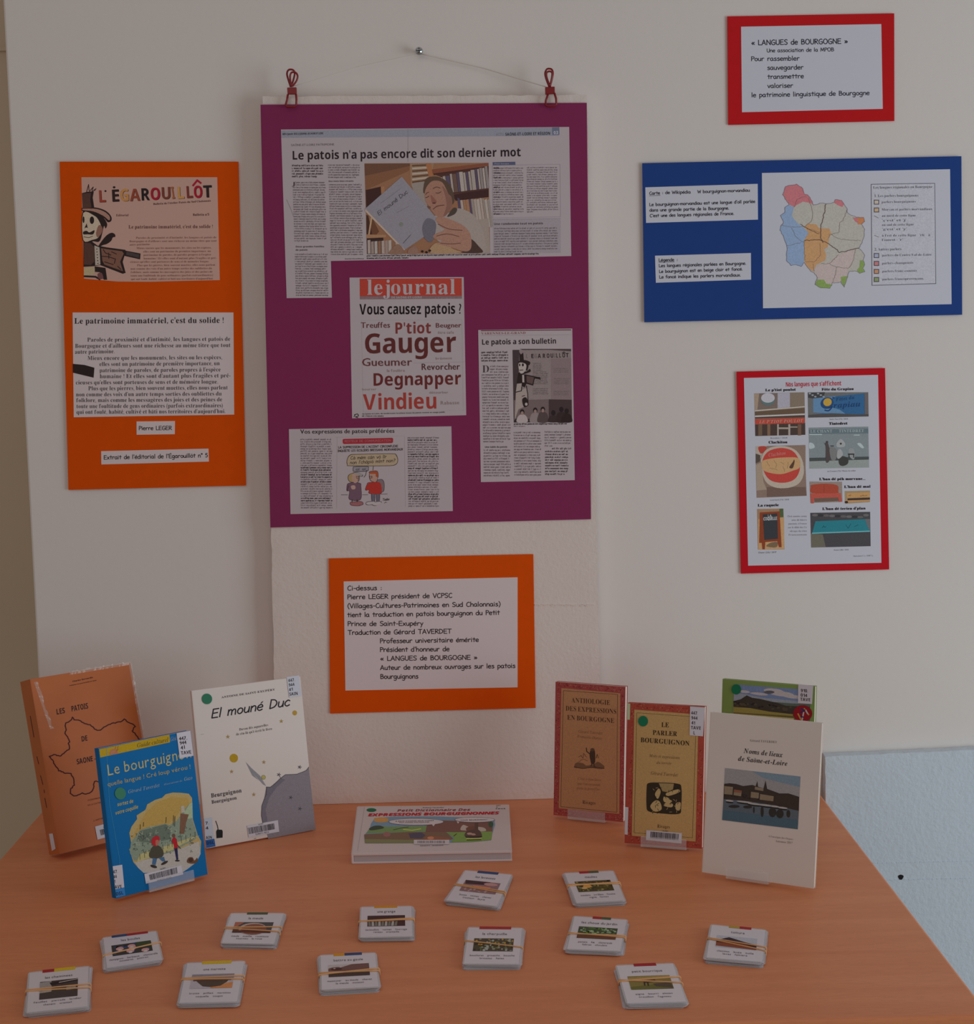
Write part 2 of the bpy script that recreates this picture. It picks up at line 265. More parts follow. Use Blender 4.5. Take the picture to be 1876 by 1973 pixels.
  'j': (74, (47,172,40,173,32,172,26,168,22,161,21,154,22,147,26,141,32,137,40,135,47,137,53,141,57,147,58,154,57,161,53,168), (59,115,8,115,8,110,16,108,21,106,23,101,23,-30,22,-37,18,-42,12,-43,6,-42,4,-38,10,-25,9,-19,5,-15,1,-12,-5,-11,-12,-12,-17,-15,-20,-20,-21,-26,-20,-33,-16,-39,-11,-45,-4,-49,4,-51,13,-52,33,-49,47,-41,56,-27,59,-8)),
  'k': (155, (55,170,8,170,8,163,14,162,18,160,20,148,19,14,17,10,13,7,7,6,7,0,67,0,67,6,61,7,57,10,55,21,55,50,60,55,88,15,89,12,87,7,78,6,78,0,140,0,140,6,134,8,129,13,83,78,102,97,115,106,128,109,128,115,77,115,77,109,88,108,91,103,89,98,55,63)),
  'l': (82, (55,170,8,170,8,163,14,162,18,160,20,148,19,14,17,10,13,7,7,6,7,0,67,0,67,6,61,7,58,10,55,21)),
  'm': (215, (109,113,88,118,70,113,55,98,55,115,7,115,7,110,13,108,17,106,20,94,19,14,17,10,13,7,7,6,7,0,66,0,66,6,60,7,57,10,55,21,55,88,63,98,74,101,80,100,84,96,86,81,86,14,84,10,80,7,74,6,74,0,132,0,132,6,127,7,123,10,121,21,121,88,130,98,140,101,147,100,150,96,153,81,152,14,150,10,146,7,140,6,140,0,200,0,200,6,193,7,190,10,188,21,188,79,180,109,155,118,136,113,119,97)),
  'n': (150, (115,109,90,118,71,114,55,100,55,115,7,115,7,110,13,108,17,106,20,94,19,14,17,10,13,7,7,6,7,0,67,0,67,6,61,7,57,10,55,21,55,88,65,98,75,101,82,100,85,96,88,81,88,21,85,10,75,6,75,0,135,0,135,6,129,7,125,10,123,21,123,79)),
  'o': (133, (78,117,62,118,47,117,34,111,22,101,14,89,9,74,7,57,9,41,14,26,22,14,34,4,47,-2,63,-4,78,-2,91,4,102,13,111,25,116,40,118,57,116,74,111,89,102,102,91,111), (53,109,63,111,71,109,77,101,81,85,81,30,78,15,72,7,63,4,54,7,48,15,45,30,43,58,45,85,48,101)),
  'p': (145, (98,117,86,119,67,113,53,98,53,115,7,115,7,110,14,108,17,105,20,90,19,-37,15,-44,7,-46,7,-52,73,-52,73,-46,62,-44,59,-41,55,-30,55,12,68,0,85,-4,97,-2,108,4,118,14,125,27,129,42,130,60,129,76,125,90,118,102,109,111), (63,100,74,103,84,101,90,92,93,78,94,58,93,37,89,22,83,13,73,10,62,14,55,25,55,88)),
  'q': (147, (119,119,115,119,96,105,80,115,63,119,48,117,35,110,23,100,15,87,9,71,8,53,9,38,13,24,20,12,29,4,40,-2,53,-3,70,0,83,11,82,-38,80,-42,74,-45,65,-46,65,-52,132,-52,132,-46,125,-45,122,-42,119,-31), (56,107,67,110,79,105,83,90,83,25,81,19,77,15,72,12,67,11,56,14,49,23,45,37,43,58,45,81,49,97)),
  'r': (123, (96,117,87,118,78,117,70,112,61,104,54,94,54,115,8,115,8,109,14,108,17,106,20,94,19,14,17,10,13,7,7,6,7,0,73,0,73,6,65,7,59,9,56,14,55,72,57,82,60,90,65,95,70,97,74,96,83,86,87,84,92,83,99,84,103,87,107,92,108,99,106,107,103,113)),
  's': (111, (53,119,36,116,24,108,16,96,14,82,15,72,20,63,28,55,58,39,68,31,72,22,70,15,67,10,60,7,52,5,42,8,32,15,25,25,20,39,13,39,13,-3,19,-3,22,2,30,3,45,-2,56,-4,72,-1,85,7,93,19,96,35,94,47,90,56,82,64,48,83,43,87,40,91,39,97,40,102,43,106,48,109,55,110,65,108,73,103,80,94,85,83,91,83,91,119,86,119,83,115,74,115)),
  't': (98, (54,158,48,158,33,137,8,112,8,104,18,104,18,27,20,13,25,4,33,-2,46,-3,68,3,83,25,77,28,70,18,62,15,58,16,56,19,54,30,54,104,77,104,77,115,54,115)),
  'u': (149, (53,115,4,115,4,110,11,108,15,105,17,92,17,36,19,19,24,6,34,-1,49,-4,59,-2,69,1,78,7,85,15,85,-4,112,3,134,5,134,11,127,12,123,15,121,19,120,115,70,115,70,110,78,108,82,105,84,100,85,25,76,16,66,13,60,14,56,17,54,22)),
  'v': (128, (61,115,-1,115,-1,109,5,108,8,105,53,-4,60,-4,100,98,103,104,108,108,113,110,113,115,76,115,76,110,86,107,90,101,69,45,48,103,50,108,61,110)),
  'x': (134, (63,115,2,115,2,109,9,106,16,98,46,51,23,21,13,11,2,5,2,0,44,0,44,5,34,7,32,13,36,23,51,43,68,16,68,9,63,6,58,6,58,0,119,0,119,6,113,8,74,68,95,95,105,105,116,110,116,115,75,115,75,110,85,108,87,106,86,100,68,77,52,104,55,108,63,110)),
  'y': (127, (60,115,-2,115,-1,109,6,107,13,93,52,-2,46,-22,37,-34,32,-37,29,-36,27,-23,24,-18,19,-16,13,-15,7,-16,2,-20,-1,-25,-2,-31,-1,-40,4,-47,11,-51,20,-52,28,-51,35,-49,42,-44,48,-36,60,-9,100,99,107,108,112,109,112,115,75,115,75,109,85,108,88,106,86,90,69,44,48,102,48,106,54,109,60,109)),
 },
 'r': {
  'A': (178, (108,16,102,7,88,5,88,2,162,2,162,5,157,6,151,11,141,31,82,171,78,171,16,16,10,9,4,5,-1,5,-1,2,45,2,46,4,31,7,25,17,27,27,37,52,96,52,107,23), (66,125,94,57,39,57)),
  'B': (168, (83,6,75,7,69,11,66,16,65,24,65,88,92,86,105,79,112,66,115,48,113,30,107,17,97,9), (135,107,145,130,130,158,82,167,8,167,8,166,20,163,25,160,28,154,30,137,30,30,29,18,25,10,18,6,8,4,8,2,88,2,116,6,137,15,149,29,153,49,142,75,100,92), (65,91,66,154,68,160,73,163,81,164,93,162,102,155,107,144,109,128,106,111,100,99,88,93)),
  'C': (178, (145,159,115,168,96,171,73,168,53,160,36,147,23,129,15,109,12,85,15,61,23,40,36,23,52,10,73,1,95,-1,135,8,163,33,160,36,149,24,134,14,119,8,103,6,64,26,51,84,63,146,98,168,118,164,134,153,148,137,158,117,160,117,160,171,158,171,154,163)),
  'D': (187, (150,23,172,85,166,120,149,146,121,162,82,167,8,167,8,165,17,165,24,160,29,152,30,139,30,28,29,16,25,9,18,5,10,4,10,2,85,2), (121,144,133,85,130,51,121,26,105,11,83,6,74,7,69,11,66,17,65,143,66,153,69,159,74,163,83,164)),
  'E': (172, (66,85,81,84,91,82,98,77,104,69,107,58,109,46,111,46,111,126,109,126,105,111,98,98,87,91,66,89,66,151,67,156,69,160,74,162,86,163,111,160,128,153,139,140,145,122,146,122,146,167,8,167,8,165,17,164,25,160,29,151,30,137,30,29,29,17,25,9,17,5,8,4,8,2,148,2,157,51,155,51,148,38,140,26,130,18,117,12,103,9,86,8,76,8,70,11,66,17,66,25)),
  'F': (159, (65,86,86,83,97,76,104,64,108,46,110,46,110,126,108,126,104,111,97,99,86,92,65,90,66,154,67,158,70,161,86,163,103,162,116,159,127,153,134,145,140,134,142,122,144,122,144,167,8,167,8,165,17,164,25,159,29,152,30,140,30,31,29,19,25,11,18,6,8,4,8,2,93,2,93,4,77,6,71,10,68,15,65,30)),
  'G': (199, (130,26,129,16,124,8,115,4,102,2,81,8,65,24,55,50,52,85,63,147,99,168,112,166,124,161,135,153,144,143,152,130,158,117,160,117,160,171,158,171,153,163,149,161,140,160,115,168,96,171,73,168,53,160,36,147,24,130,15,109,13,85,15,61,24,39,37,22,54,9,75,1,100,-1,133,2,164,13,164,48,165,58,168,65,175,69,184,70,184,71,105,71,105,70,116,69,124,65,129,58,130,48)),
  'H': (201, (186,4,177,6,170,11,166,19,165,30,165,141,166,152,170,160,177,164,186,165,186,167,108,167,108,165,120,163,125,160,128,155,130,141,130,91,65,91,66,149,67,156,70,160,75,163,88,165,88,167,8,167,8,165,17,164,25,160,29,152,30,141,30,30,29,18,25,10,17,6,8,4,8,2,88,2,88,4,78,6,70,10,66,18,65,30,65,85,130,85,130,30,129,17,124,10,117,6,108,4,108,2,186,2)),
  'I': (104, (66,144,67,154,71,161,79,164,88,165,88,167,8,167,8,165,17,164,25,161,29,154,30,144,30,28,29,17,24,10,16,6,8,4,8,2,89,2,89,4,76,7,71,11,67,15,66,29)),
  'J': (130, (94,154,97,159,102,163,114,165,114,167,32,167,32,165,47,162,52,159,55,153,58,137,58,8,57,-3,54,-11,48,-16,39,-18,29,-15,26,-7,31,5,32,10,31,16,28,21,23,24,17,25,11,24,6,21,2,16,1,8,3,0,6,-7,12,-13,20,-18,30,-21,40,-22,79,-8,92,33,92,137)),
  'L': (171, (68,156,71,161,77,164,90,166,90,167,8,167,8,165,17,164,25,160,29,152,30,141,30,30,29,18,25,10,17,6,8,4,8,2,147,2,156,55,154,55,148,41,140,28,130,19,118,12,104,9,79,8,73,9,69,12,67,17,65,31,66,150)),
  'M': (242, (106,2,172,161,171,22,170,15,167,10,162,7,150,4,150,2,227,2,227,4,215,6,211,10,208,15,206,32,206,141,207,152,211,159,219,164,227,165,227,167,169,167,118,47,67,167,8,167,8,166,21,163,25,160,29,156,30,142,30,29,29,18,25,10,17,6,8,4,8,2,60,2,60,4,51,5,43,9,38,17,37,30,37,157,102,2)),
  'N': (191, (31,145,30,21,29,14,26,9,21,6,9,4,9,2,60,2,60,4,50,6,42,10,38,17,37,29,37,137,151,-2,154,-2,154,140,156,152,159,160,167,164,176,165,176,167,126,167,126,165,138,163,143,160,146,155,148,141,148,56,57,167,9,167,9,165,15,163)),
  'O': (198, (62,146,96,168,117,162,132,146,141,120,144,85,133,23,99,2,79,7,64,24,55,50,51,85), (99,171,81,169,64,164,50,157,37,146,27,133,19,119,14,102,13,85,14,67,19,51,27,36,37,23,49,13,64,5,80,0,97,-1,115,0,131,5,146,13,158,23,169,36,177,51,181,67,183,85,181,103,177,119,169,134,159,147,146,157,132,165,116,169)),
  'P': (165, (73,162,81,163,95,161,104,153,110,140,111,122,109,105,103,92,92,85,75,83,65,83,66,155,69,160), (148,136,143,147,135,155,124,161,107,166,79,167,8,167,8,165,17,164,25,160,29,152,30,141,30,30,29,18,25,10,17,6,8,4,8,2,88,2,88,4,78,6,70,10,66,18,65,30,65,79,90,79,116,82,135,91,146,105,150,124)),
  'R': (193, (116,125,113,107,106,94,93,87,76,84,65,84,66,153,69,159,75,162,84,163,108,153), (144,100,153,125,148,143,135,156,113,164,81,167,8,167,8,165,17,164,25,160,29,152,30,141,30,30,29,18,25,10,17,6,8,4,8,2,88,2,88,4,78,6,70,10,66,18,65,30,65,82,76,82,127,2,176,2,176,4,172,5,167,7,159,17,114,84)),
  'S': (146, (94,162,103,154,111,145,118,133,122,121,124,121,124,171,121,171,119,166,104,164,76,171,69,171,56,169,44,165,34,158,27,149,23,137,21,124,23,108,31,96,43,84,62,73,85,62,101,50,106,33,104,21,97,12,87,5,73,3,55,6,40,17,29,34,21,56,18,56,18,-2,21,-2,24,4,27,6,37,6,59,0,71,-1,89,0,103,5,115,13,124,23,129,35,131,50,130,60,128,69,123,77,116,85,107,92,58,117,49,124,44,132,42,142,44,152,50,161,60,166,72,168,83,166)),
  'T': (165, (135,152,148,120,150,120,150,167,6,167,6,121,9,121,13,138,22,152,37,161,60,164,60,30,59,18,55,10,46,5,37,4,37,2,120,2,120,4,109,5,101,9,97,18,96,30,96,164,100,164)),
  'U': (189, (151,35,155,68,155,141,156,151,159,159,166,163,174,165,174,167,125,167,125,165,135,164,143,159,147,152,148,141,148,59,137,19,103,6,85,9,74,18,67,32,65,52,65,149,67,155,70,160,74,163,87,165,87,167,8,167,8,165,17,164,24,160,29,152,30,141,30,58,33,31,44,12,63,2,92,-2,120,2,139,14)),
  'V': (177, (132,140,96,46,55,147,54,153,56,159,61,163,68,165,76,166,76,167,-3,167,-3,165,4,163,10,158,19,143,81,-2,84,-2,140,143,145,154,150,161,157,165,162,165,162,167,114,167,114,166,128,163,133,159,135,152)),
  'X': (187, (170,2,170,4,166,5,161,8,152,20,101,99,140,152,148,159,158,164,168,166,168,167,112,167,112,165,123,163,129,154,127,147,98,103,69,149,68,155,73,163,88,166,88,167,8,167,8,166,13,164,19,160,31,145,75,77,35,23,21,9,7,5,7,2,62,2,62,4,49,7,44,16,45,24,49,31,78,73,109,22,111,15,105,6,91,4,91,2)),
  'Z': (170, (132,21,113,11,89,8,53,8,149,167,24,167,19,120,21,120,26,134,33,145,41,153,52,159,64,162,107,162,10,2,149,2,155,58,153,58,145,37)),
  'a': (134, (96,107,82,114,60,116,47,115,36,112,27,108,20,102,16,95,15,88,16,82,18,77,23,75,29,74,35,74,39,77,42,81,43,86,36,102,41,110,55,113,64,111,71,107,75,100,76,90,76,69,45,59,25,49,14,37,10,23,12,14,17,6,25,1,35,-1,55,3,76,17,82,3,95,-1,108,2,119,11,118,12,113,10,110,11,107,14,106,23,106,78,104,95), (45,15,41,31,49,53,76,67,76,23,66,13,56,10)),
  'b': (140, (123,44,125,62,123,77,119,90,113,101,104,109,94,114,82,116,66,112,49,99,49,167,6,167,6,166,11,164,16,161,18,155,19,-2,39,14,56,2,72,-1,86,1,99,7,110,16,118,29), (89,17,81,6,68,3,54,8,49,25,49,90,52,97,56,102,62,106,69,107,80,104,88,95,92,80,94,60,92,35)),
  'c': (117, (101,91,98,101,92,109,80,114,65,116,50,114,37,108,26,99,17,87,12,72,10,56,11,40,16,26,24,15,34,6,45,1,58,-1,83,5,102,22,101,24,90,15,76,12,61,16,49,27,42,45,39,70,45,102,63,113,73,110,76,94,79,82,88,79,93,79,97,82,100,86)),
  'd': (144, (78,102,83,97,86,90,86,28,82,20,77,13,70,9,64,8,53,11,46,21,42,36,41,57,42,78,46,94,53,104,65,107,72,106), (84,157,86,149,86,99,69,113,54,116,42,114,32,109,23,100,16,87,11,72,10,55,11,39,15,26,22,14,30,6,41,1,52,-1,69,3,86,21,86,-1,109,5,129,6,129,8,123,10,119,14,117,20,116,167,68,167,68,166,74,165,81,162)),
  'e': (118, (100,86,91,103,77,113,58,116,45,114,34,109,24,100,16,88,11,74,10,58,11,41,16,27,23,15,33,6,44,1,57,-1,83,6,102,27,101,29,89,18,74,13,49,26,40,64,103,64), (41,69,41,76,45,103,60,113,69,111,74,104,77,94,78,69)),
  'f': (110, (53,154,55,161,59,166,67,168,74,166,76,161,71,146,72,141,74,138,78,136,83,135,88,136,92,138,95,143,95,149,94,157,88,164,78,169,65,170,47,168,33,160,25,148,22,131,22,113,8,113,8,106,22,106,22,18,19,9,16,6,8,4,8,2,72,2,72,4,64,4,57,8,53,14,52,24,52,106,73,106,73,113,52,113)),
  'g': (131, (40,37,46,40,76,42,86,45,94,51,101,58,105,66,106,76,104,88,95,102,116,102,116,111,86,111,72,115,58,116,45,115,34,111,24,106,17,98,12,89,11,79,18,58,43,41,26,32,18,26,13,19,11,11,15,1,30,-10,12,-19,8,-28,11,-36,19,-43,34,-48,54,-50,81,-47,100,-40,111,-29,115,-14,114,-4,111,3,105,9,96,13,83,15,52,16,40,18,35,26,36,32), (86,-11,94,-13,99,-18,101,-25,90,-41,60,-46,45,-45,34,-41,27,-35,25,-27,27,-18,35,-10), (50,46,44,53,41,64,40,78,41,93,44,104,50,111,58,113,68,111,73,104,76,93,77,78,76,64,73,53,68,46,58,44)),
  'h': (148, (64,4,60,5,55,8,53,14,52,88,63,100,75,104,83,102,88,97,89,90,90,20,87,8,78,4,78,2,133,2,133,4,128,5,123,8,121,13,120,78,113,107,90,116,72,111,52,94,52,167,10,167,10,166,14,165,19,161,21,156,21,13,19,8,14,5,9,4,9,2,64,2)),
  'i': (80, (64,4,60,5,55,8,53,14,53,113,10,113,10,111,15,111,19,108,21,102,21,13,19,8,14,5,9,4,9,2,64,2), (22,160,21,154,22,147,26,142,31,138,37,137,44,138,49,142,53,147,54,154,53,160,49,165,44,169,38,170,31,169,26,165)),
  'j': (72, (24,148,28,142,33,139,39,138,46,139,51,143,55,148,56,154,55,160,51,166,46,169,40,170,33,169,28,166,24,160,23,154), (7,-28,6,-20,4,-16,0,-14,-5,-13,-11,-14,-15,-17,-17,-21,-18,-26,-17,-32,-14,-38,-9,-43,-3,-46,5,-49,13,-50,32,-47,45,-39,54,-26,57,-8,57,113,11,113,11,112,17,111,23,108,25,102,26,-30,24,-38,20,-44,12,-46,4,-44,1,-38)),
  'l': (80, (64,4,60,5,55,8,53,14,53,167,10,167,10,166,15,165,20,161,21,156,21,13,19,8,14,5,9,4,9,2,64,2)),
  'm': (212, (118,89,129,100,140,104,148,102,152,97,154,90,154,14,152,8,147,5,143,4,143,2,197,2,197,4,192,5,188,8,186,14,185,78,177,107,155,116,137,111,119,93,107,111,88,116,71,111,52,93,52,113,10,113,10,112,14,111,19,107,21,102,21,13,19,8,14,5,9,4,9,2,64,2,64,4,59,5,55,8,53,14,52,88,62,100,74,104,82,102,86,97,88,90,88,14,86,8,81,5,77,4,77,2,130,2,130,4,126,5,121,8,119,14)),
  'n': (148, (64,4,60,5,55,8,53,14,52,88,63,100,75,104,83,102,88,97,89,90,90,20,87,8,78,4,78,2,133,2,133,4,128,5,123,8,121,13,120,78,113,107,90,116,72,111,52,94,52,113,10,113,10,112,14,111,19,107,21,102,21,13,19,8,14,5,9,4,9,2,64,2)),
  'o': (130, (41,58,42,85,45,102,52,111,63,114,73,111,80,102,83,85,83,30,80,13,73,5,63,2,52,5,45,13,42,30), (109,88,101,100,90,109,77,114,63,116,48,114,35,108,24,100,16,88,11,73,10,57,11,41,16,27,24,15,35,6,48,1,63,-1,77,1,90,6,101,15,109,27,114,41,115,57,114,74)),
  'p': (143, (61,12,52,25,52,88,62,102,74,106,85,103,92,93,95,78,97,57,95,36,91,21,84,11,73,8), (86,116,68,111,51,91,51,113,10,113,10,112,15,110,19,107,21,100,21,-38,19,-42,17,-46,9,-48,9,-49,71,-49,71,-48,61,-46,57,-43,54,-38,52,-22,52,18,69,2,85,-1,96,1,107,6,116,16,122,28,126,43,128,59,126,75,122,89,116,100,107,109,97,114)),
  'q': (144, (54,109,67,112,81,107,86,90,86,25,83,18,79,13,73,10,66,8,54,12,46,21,42,37,41,58,42,81,46,98), (25,99,17,86,12,71,10,53,11,38,16,25,22,14,31,6,41,1,53,-1,68,2,86,16,86,-31,85,-39,81,-44,75,-47,68,-48,68,-49,129,-49,129,-48,124,-47,119,-44,117,-38,116,117,96,102,79,113,63,116,49,114,36,108)),
  'r': (120, (71,4,64,5,57,7,54,13,53,21,53,72,54,83,58,91,64,97,70,99,75,98,84,88,87,86,92,85,98,86,102,89,104,93,105,99,104,106,101,111,95,115,87,116,79,115,71,110,63,103,52,86,52,113,10,113,10,111,15,111,19,108,21,102,21,13,19,8,14,5,9,4,9,2,71,2)),
  's': (108, (88,116,87,116,85,113,73,112,53,116,37,114,26,106,19,95,16,82,18,73,22,65,30,57,59,41,70,33,74,22,73,14,68,8,61,4,52,3,41,5,30,13,22,24,18,37,16,37,16,-1,18,-1,21,4,27,6,46,0,56,-1,71,1,83,9,91,20,93,35,92,46,88,55,81,62,46,80,41,85,38,90,36,97,38,103,42,108,48,112,56,113,66,111,75,105,82,96,87,85,88,85)),
  't': (94, (51,106,75,106,75,113,51,113,51,155,49,155,35,136,10,110,10,106,20,106,20,27,22,14,26,6,34,1,46,-1,66,6,79,24,78,24,72,16,63,12,57,14,53,18,51,30)),
  'u': (147, (66,11,59,12,54,15,51,21,50,27,50,113,7,113,7,112,12,111,17,107,19,100,20,36,21,19,26,8,35,1,49,-1,59,0,68,3,76,9,88,21,88,-1,111,5,132,7,132,9,126,10,121,13,119,18,118,113,73,113,73,112,79,111,84,107,87,101,88,23,78,14)),
  'v': (126, (92,102,90,93,69,39,45,103,49,110,58,112,58,113,2,113,2,111,6,110,10,106,17,93,55,-1,58,-1,98,99,101,105,106,110,111,111,111,113,78,113,78,112,88,110)),
  'x': (131, (72,11,70,7,67,5,60,4,60,2,116,2,116,4,111,6,71,69,93,96,104,107,113,112,113,113,77,113,77,112,86,110,89,108,90,104,89,99,68,72,51,100,50,105,53,110,60,112,60,113,4,113,4,111,11,108,18,99,49,51,25,19,14,9,4,4,4,2,42,3,33,5,29,12,30,18,51,47,70,17)),
  'z': (115, (98,38,93,24,84,14,73,9,57,7,42,7,100,109,100,113,14,113,12,83,14,83,18,94,25,103,35,108,48,110,67,110,7,5,7,2,97,2,100,38)),
  '.': (55, (36,4,40,13,36,21,27,25,19,21,15,13,19,4,27,0)),
  ',': (56, (18,25,14,16,17,8,26,4,26,-13,17,-26), (17,-25,35,-13,41,7,37,22)),
  ':': (55, (19,21,15,13,19,4,27,0,36,4,40,13,36,21,27,25), (36,108,27,112,19,108,15,100,19,91,27,87,36,91,40,100)),
  ';': (56, (36,108,27,112,19,108,15,100,19,91,27,87,36,91,40,100), (37,24,27,30,18,27,15,17,18,9,28,4,27,-12,18,-25,34,-13,18,-24)),
  '!': (61, (24,109,32,55,34,54,35,55,45,121,45,136,42,162,34,169,26,162,22,136), (25,21,22,13,25,4,34,0,43,4,46,13,43,21,34,25)),
  '(': (89, (66,171,31,119,19,58,31,-3,66,-55,74,-55,48,-5,39,58,48,121,74,171)),
  ')': (77, (15,-55,49,-3,62,58,49,119,15,171,7,171,33,121,42,58,33,-5,7,-55)),
  "'": (47, (32,150,32,176,15,176,15,150,20,118,27,118)),
  '-': (83, (68,64,12,64,12,46,68,46)),
  '/': (80, (5,0,18,0,65,170,53,170)),
  '?': (85, (32,153,45,148,51,133,23,67,26,54,34,48,70,137,61,159,33,170,25,152), (30,4,38,0,47,4,51,13,47,21,38,25,30,21,26,13)),
  '0': (144, (123,137,115,155,104,168,89,176,70,178,50,176,35,168,24,155,17,137,12,115,11,90,12,64,17,42,24,24,35,11,50,3,70,0,89,3,104,11,115,24,123,42,127,64,129,90,127,115), (70,11,57,17,49,33,46,57,45,90,46,121,49,146,57,162,70,167,84,162,91,146,94,121,95,90,94,57,91,33,83,17)),
  '1': (140, (13,145,14,140,17,135,21,132,25,131,31,133,38,138,60,161,60,29,59,21,56,15,51,12,27,11,27,2,125,2,125,11,107,11,100,12,95,16,93,22,92,177,67,177,39,156)),
  '2': (141, (91,25,26,25,87,84,106,106,117,123,119,139,116,156,106,168,89,176,65,178,48,177,35,174,25,169,18,162,14,155,12,147,14,137,20,130,29,126,39,125,41,142,45,156,53,165,65,168,74,166,81,161,85,151,87,138,86,125,83,114,79,102,72,90,61,77,11,25,11,2,125,2,126,50,115,50,111,36,106,30,99,26)),
  '3': (141, (43,155,47,162,54,167,63,168,73,166,81,159,85,149,86,137,84,121,78,108,67,100,52,98,38,98,38,87,51,87,68,85,81,77,90,66,92,52,91,39,88,28,82,21,75,16,67,13,59,12,46,15,35,21,28,32,26,44,21,43,15,40,11,35,10,27,11,21,15,14,21,9,31,4,44,1,61,0,85,3,96,6,106,11,114,18,120,27,124,38,126,51,124,64,119,73,112,81,103,86,93,90,76,95,97,104,109,114,117,126,119,140,116,156,105,168,88,176,64,178,41,176,24,170,15,160,12,149,13,140,19,134,28,131,39,130,39,137)),
  '4': (148, (108,21,106,31,106,49,132,49,132,60,106,60,106,176,76,176,6,61,6,49,75,49,75,31,73,21,68,14,60,12,48,11,48,2,130,2,130,11,121,12,114,14), (75,60,16,60,70,152,78,168,75,130,75,118)),
  '5': (139, (97,153,101,150,105,142,106,136,116,136,115,176,25,176,18,94,27,90,45,94,54,95,70,92,81,85,88,72,91,55,90,41,86,30,81,22,74,16,66,13,57,12,48,14,40,17,34,23,30,30,28,42,23,42,17,39,14,34,13,28,14,21,17,15,23,9,32,4,45,1,61,0,83,3,94,7,104,12,112,20,118,29,123,41,124,55,120,77,107,93,88,103,62,106,41,104,32,101,37,154)),
  '6': (143, (101,104,81,107,70,106,53,101,43,96,47,129,55,150,66,164,80,169,87,167,92,163,96,157,99,137,110,138,118,142,123,147,124,154,123,160,120,166,115,171,107,175,97,178,83,178,66,177,52,171,40,162,31,151,23,137,18,121,15,102,14,83,16,56,21,36,30,20,42,9,57,2,73,0,97,4,114,16,125,34,128,58,125,79,116,94), (97,55,96,36,91,23,84,14,74,11,62,16,52,29,46,51,44,83,49,88,64,96,72,97,83,94,91,86,96,73)),
  '7': (144, (30,150,42,154,112,154,45,2,61,2,129,167,129,176,15,176,14,128,24,128,25,139)),
  '8': (145, (94,126,91,117,85,109,76,102,63,109,54,117,48,126,46,138,47,150,52,160,60,167,70,169,78,168,84,164,89,159,93,152,96,138), (21,156,17,146,16,136,18,123,23,111,33,101,49,90,31,79,20,70,12,59,10,45,12,34,16,23,24,13,35,6,50,2,68,0,94,3,114,13,126,27,130,47,127,61,121,73,109,84,86,97,103,107,114,115,120,125,122,137,119,154,109,167,94,175,71,178,52,177,38,172,28,165), (57,12,47,19,41,31,39,44,40,57,45,68,51,76,61,83,79,74,91,65,98,55,100,43,98,30,92,19,82,12,69,9)),
  '9': (141, (117,42,122,59,125,77,126,97,124,123,118,144,109,159,97,170,83,176,66,178,50,177,37,171,26,163,18,151,13,137,11,121,15,99,24,84,39,74,58,71,69,72,78,76,85,81,97,94,85,30,59,11,46,13,37,19,30,28,27,37,21,33,18,26,19,20,22,14,27,8,34,4,44,1,57,0,74,2,88,7,100,16,110,28), (88,151,94,132,96,103,91,95,85,89,77,85,68,84,49,94,42,122,44,141,49,155,57,164,68,167,79,163)),
 },
 'ri': {
  "'": (50, (35,179,13,179,13,150,18,115,29,115,35,150)),
  'C': (189, (135,175,120,177,93,173,68,161,52,150,38,136,26,120,17,103,11,85,10,67,12,46,18,29,29,15,43,5,61,-2,81,-4,102,-1,120,5,137,17,153,34,148,38,120,15,88,7,68,11,52,22,42,41,39,65,41,85,46,105,54,122,65,138,78,150,92,160,107,166,122,168,138,166,149,159,156,147,158,124,163,124,174,175,169,175,165,170,157,169)),
  'D': (193, (98,173,32,173,30,168,45,165,48,161,48,151,15,27,12,16,7,10,0,6,-12,5,-13,0,62,0,87,2,110,8,130,18,146,30,160,46,170,63,176,82,178,101,176,122,168,140,157,154,141,164,121,171), (95,165,118,161,135,150,146,132,149,107,148,88,144,70,137,53,127,38,115,26,100,16,83,10,48,10,40,13,39,18,42,33,76,158,79,161,83,163)),
  'F': (172, (157,173,33,173,31,168,46,165,49,161,50,151,14,19,8,9,-2,5,-10,5,-12,0,62,0,63,5,47,7,43,11,43,26,59,88,91,87,98,84,101,79,101,58,106,58,123,121,118,121,109,106,103,101,96,98,62,96,79,159,81,162,95,164,114,164,128,163,137,158,143,150,144,132,149,132)),
  'G': (208, (139,175,122,177,93,173,68,162,52,150,38,137,26,121,18,104,12,86,10,67,13,47,20,30,32,16,48,5,68,-2,91,-4,124,0,155,13,170,70,173,74,177,77,192,80,193,85,121,85,120,80,138,77,141,74,141,59,132,24,127,16,119,10,107,5,95,4,72,8,54,20,43,39,40,65,42,89,51,114,64,136,81,154,101,165,123,168,144,165,160,156,170,142,176,122,180,122,192,175,187,175,181,167,170,165)),
  'M': (247, (79,173,32,173,31,168,45,165,49,161,49,150,12,19,6,9,-5,5,-12,5,-13,0,43,0,44,5,29,8,26,12,25,18,28,38,58,146,78,0,82,0,179,146,145,21,138,10,128,5,121,4,120,0,188,0,190,5,175,8,172,11,173,30,204,146,208,157,213,163,219,167,231,168,232,173,185,173,97,40)),
  'T': (187, (28,173,17,132,22,131,26,142,31,150,38,157,47,161,58,163,79,164,84,163,85,155,48,23,41,10,36,7,20,5,18,0,97,0,98,5,86,6,79,7,75,11,74,16,77,35,114,163,118,164,144,163,153,158,157,150,159,130,163,130,172,173)),
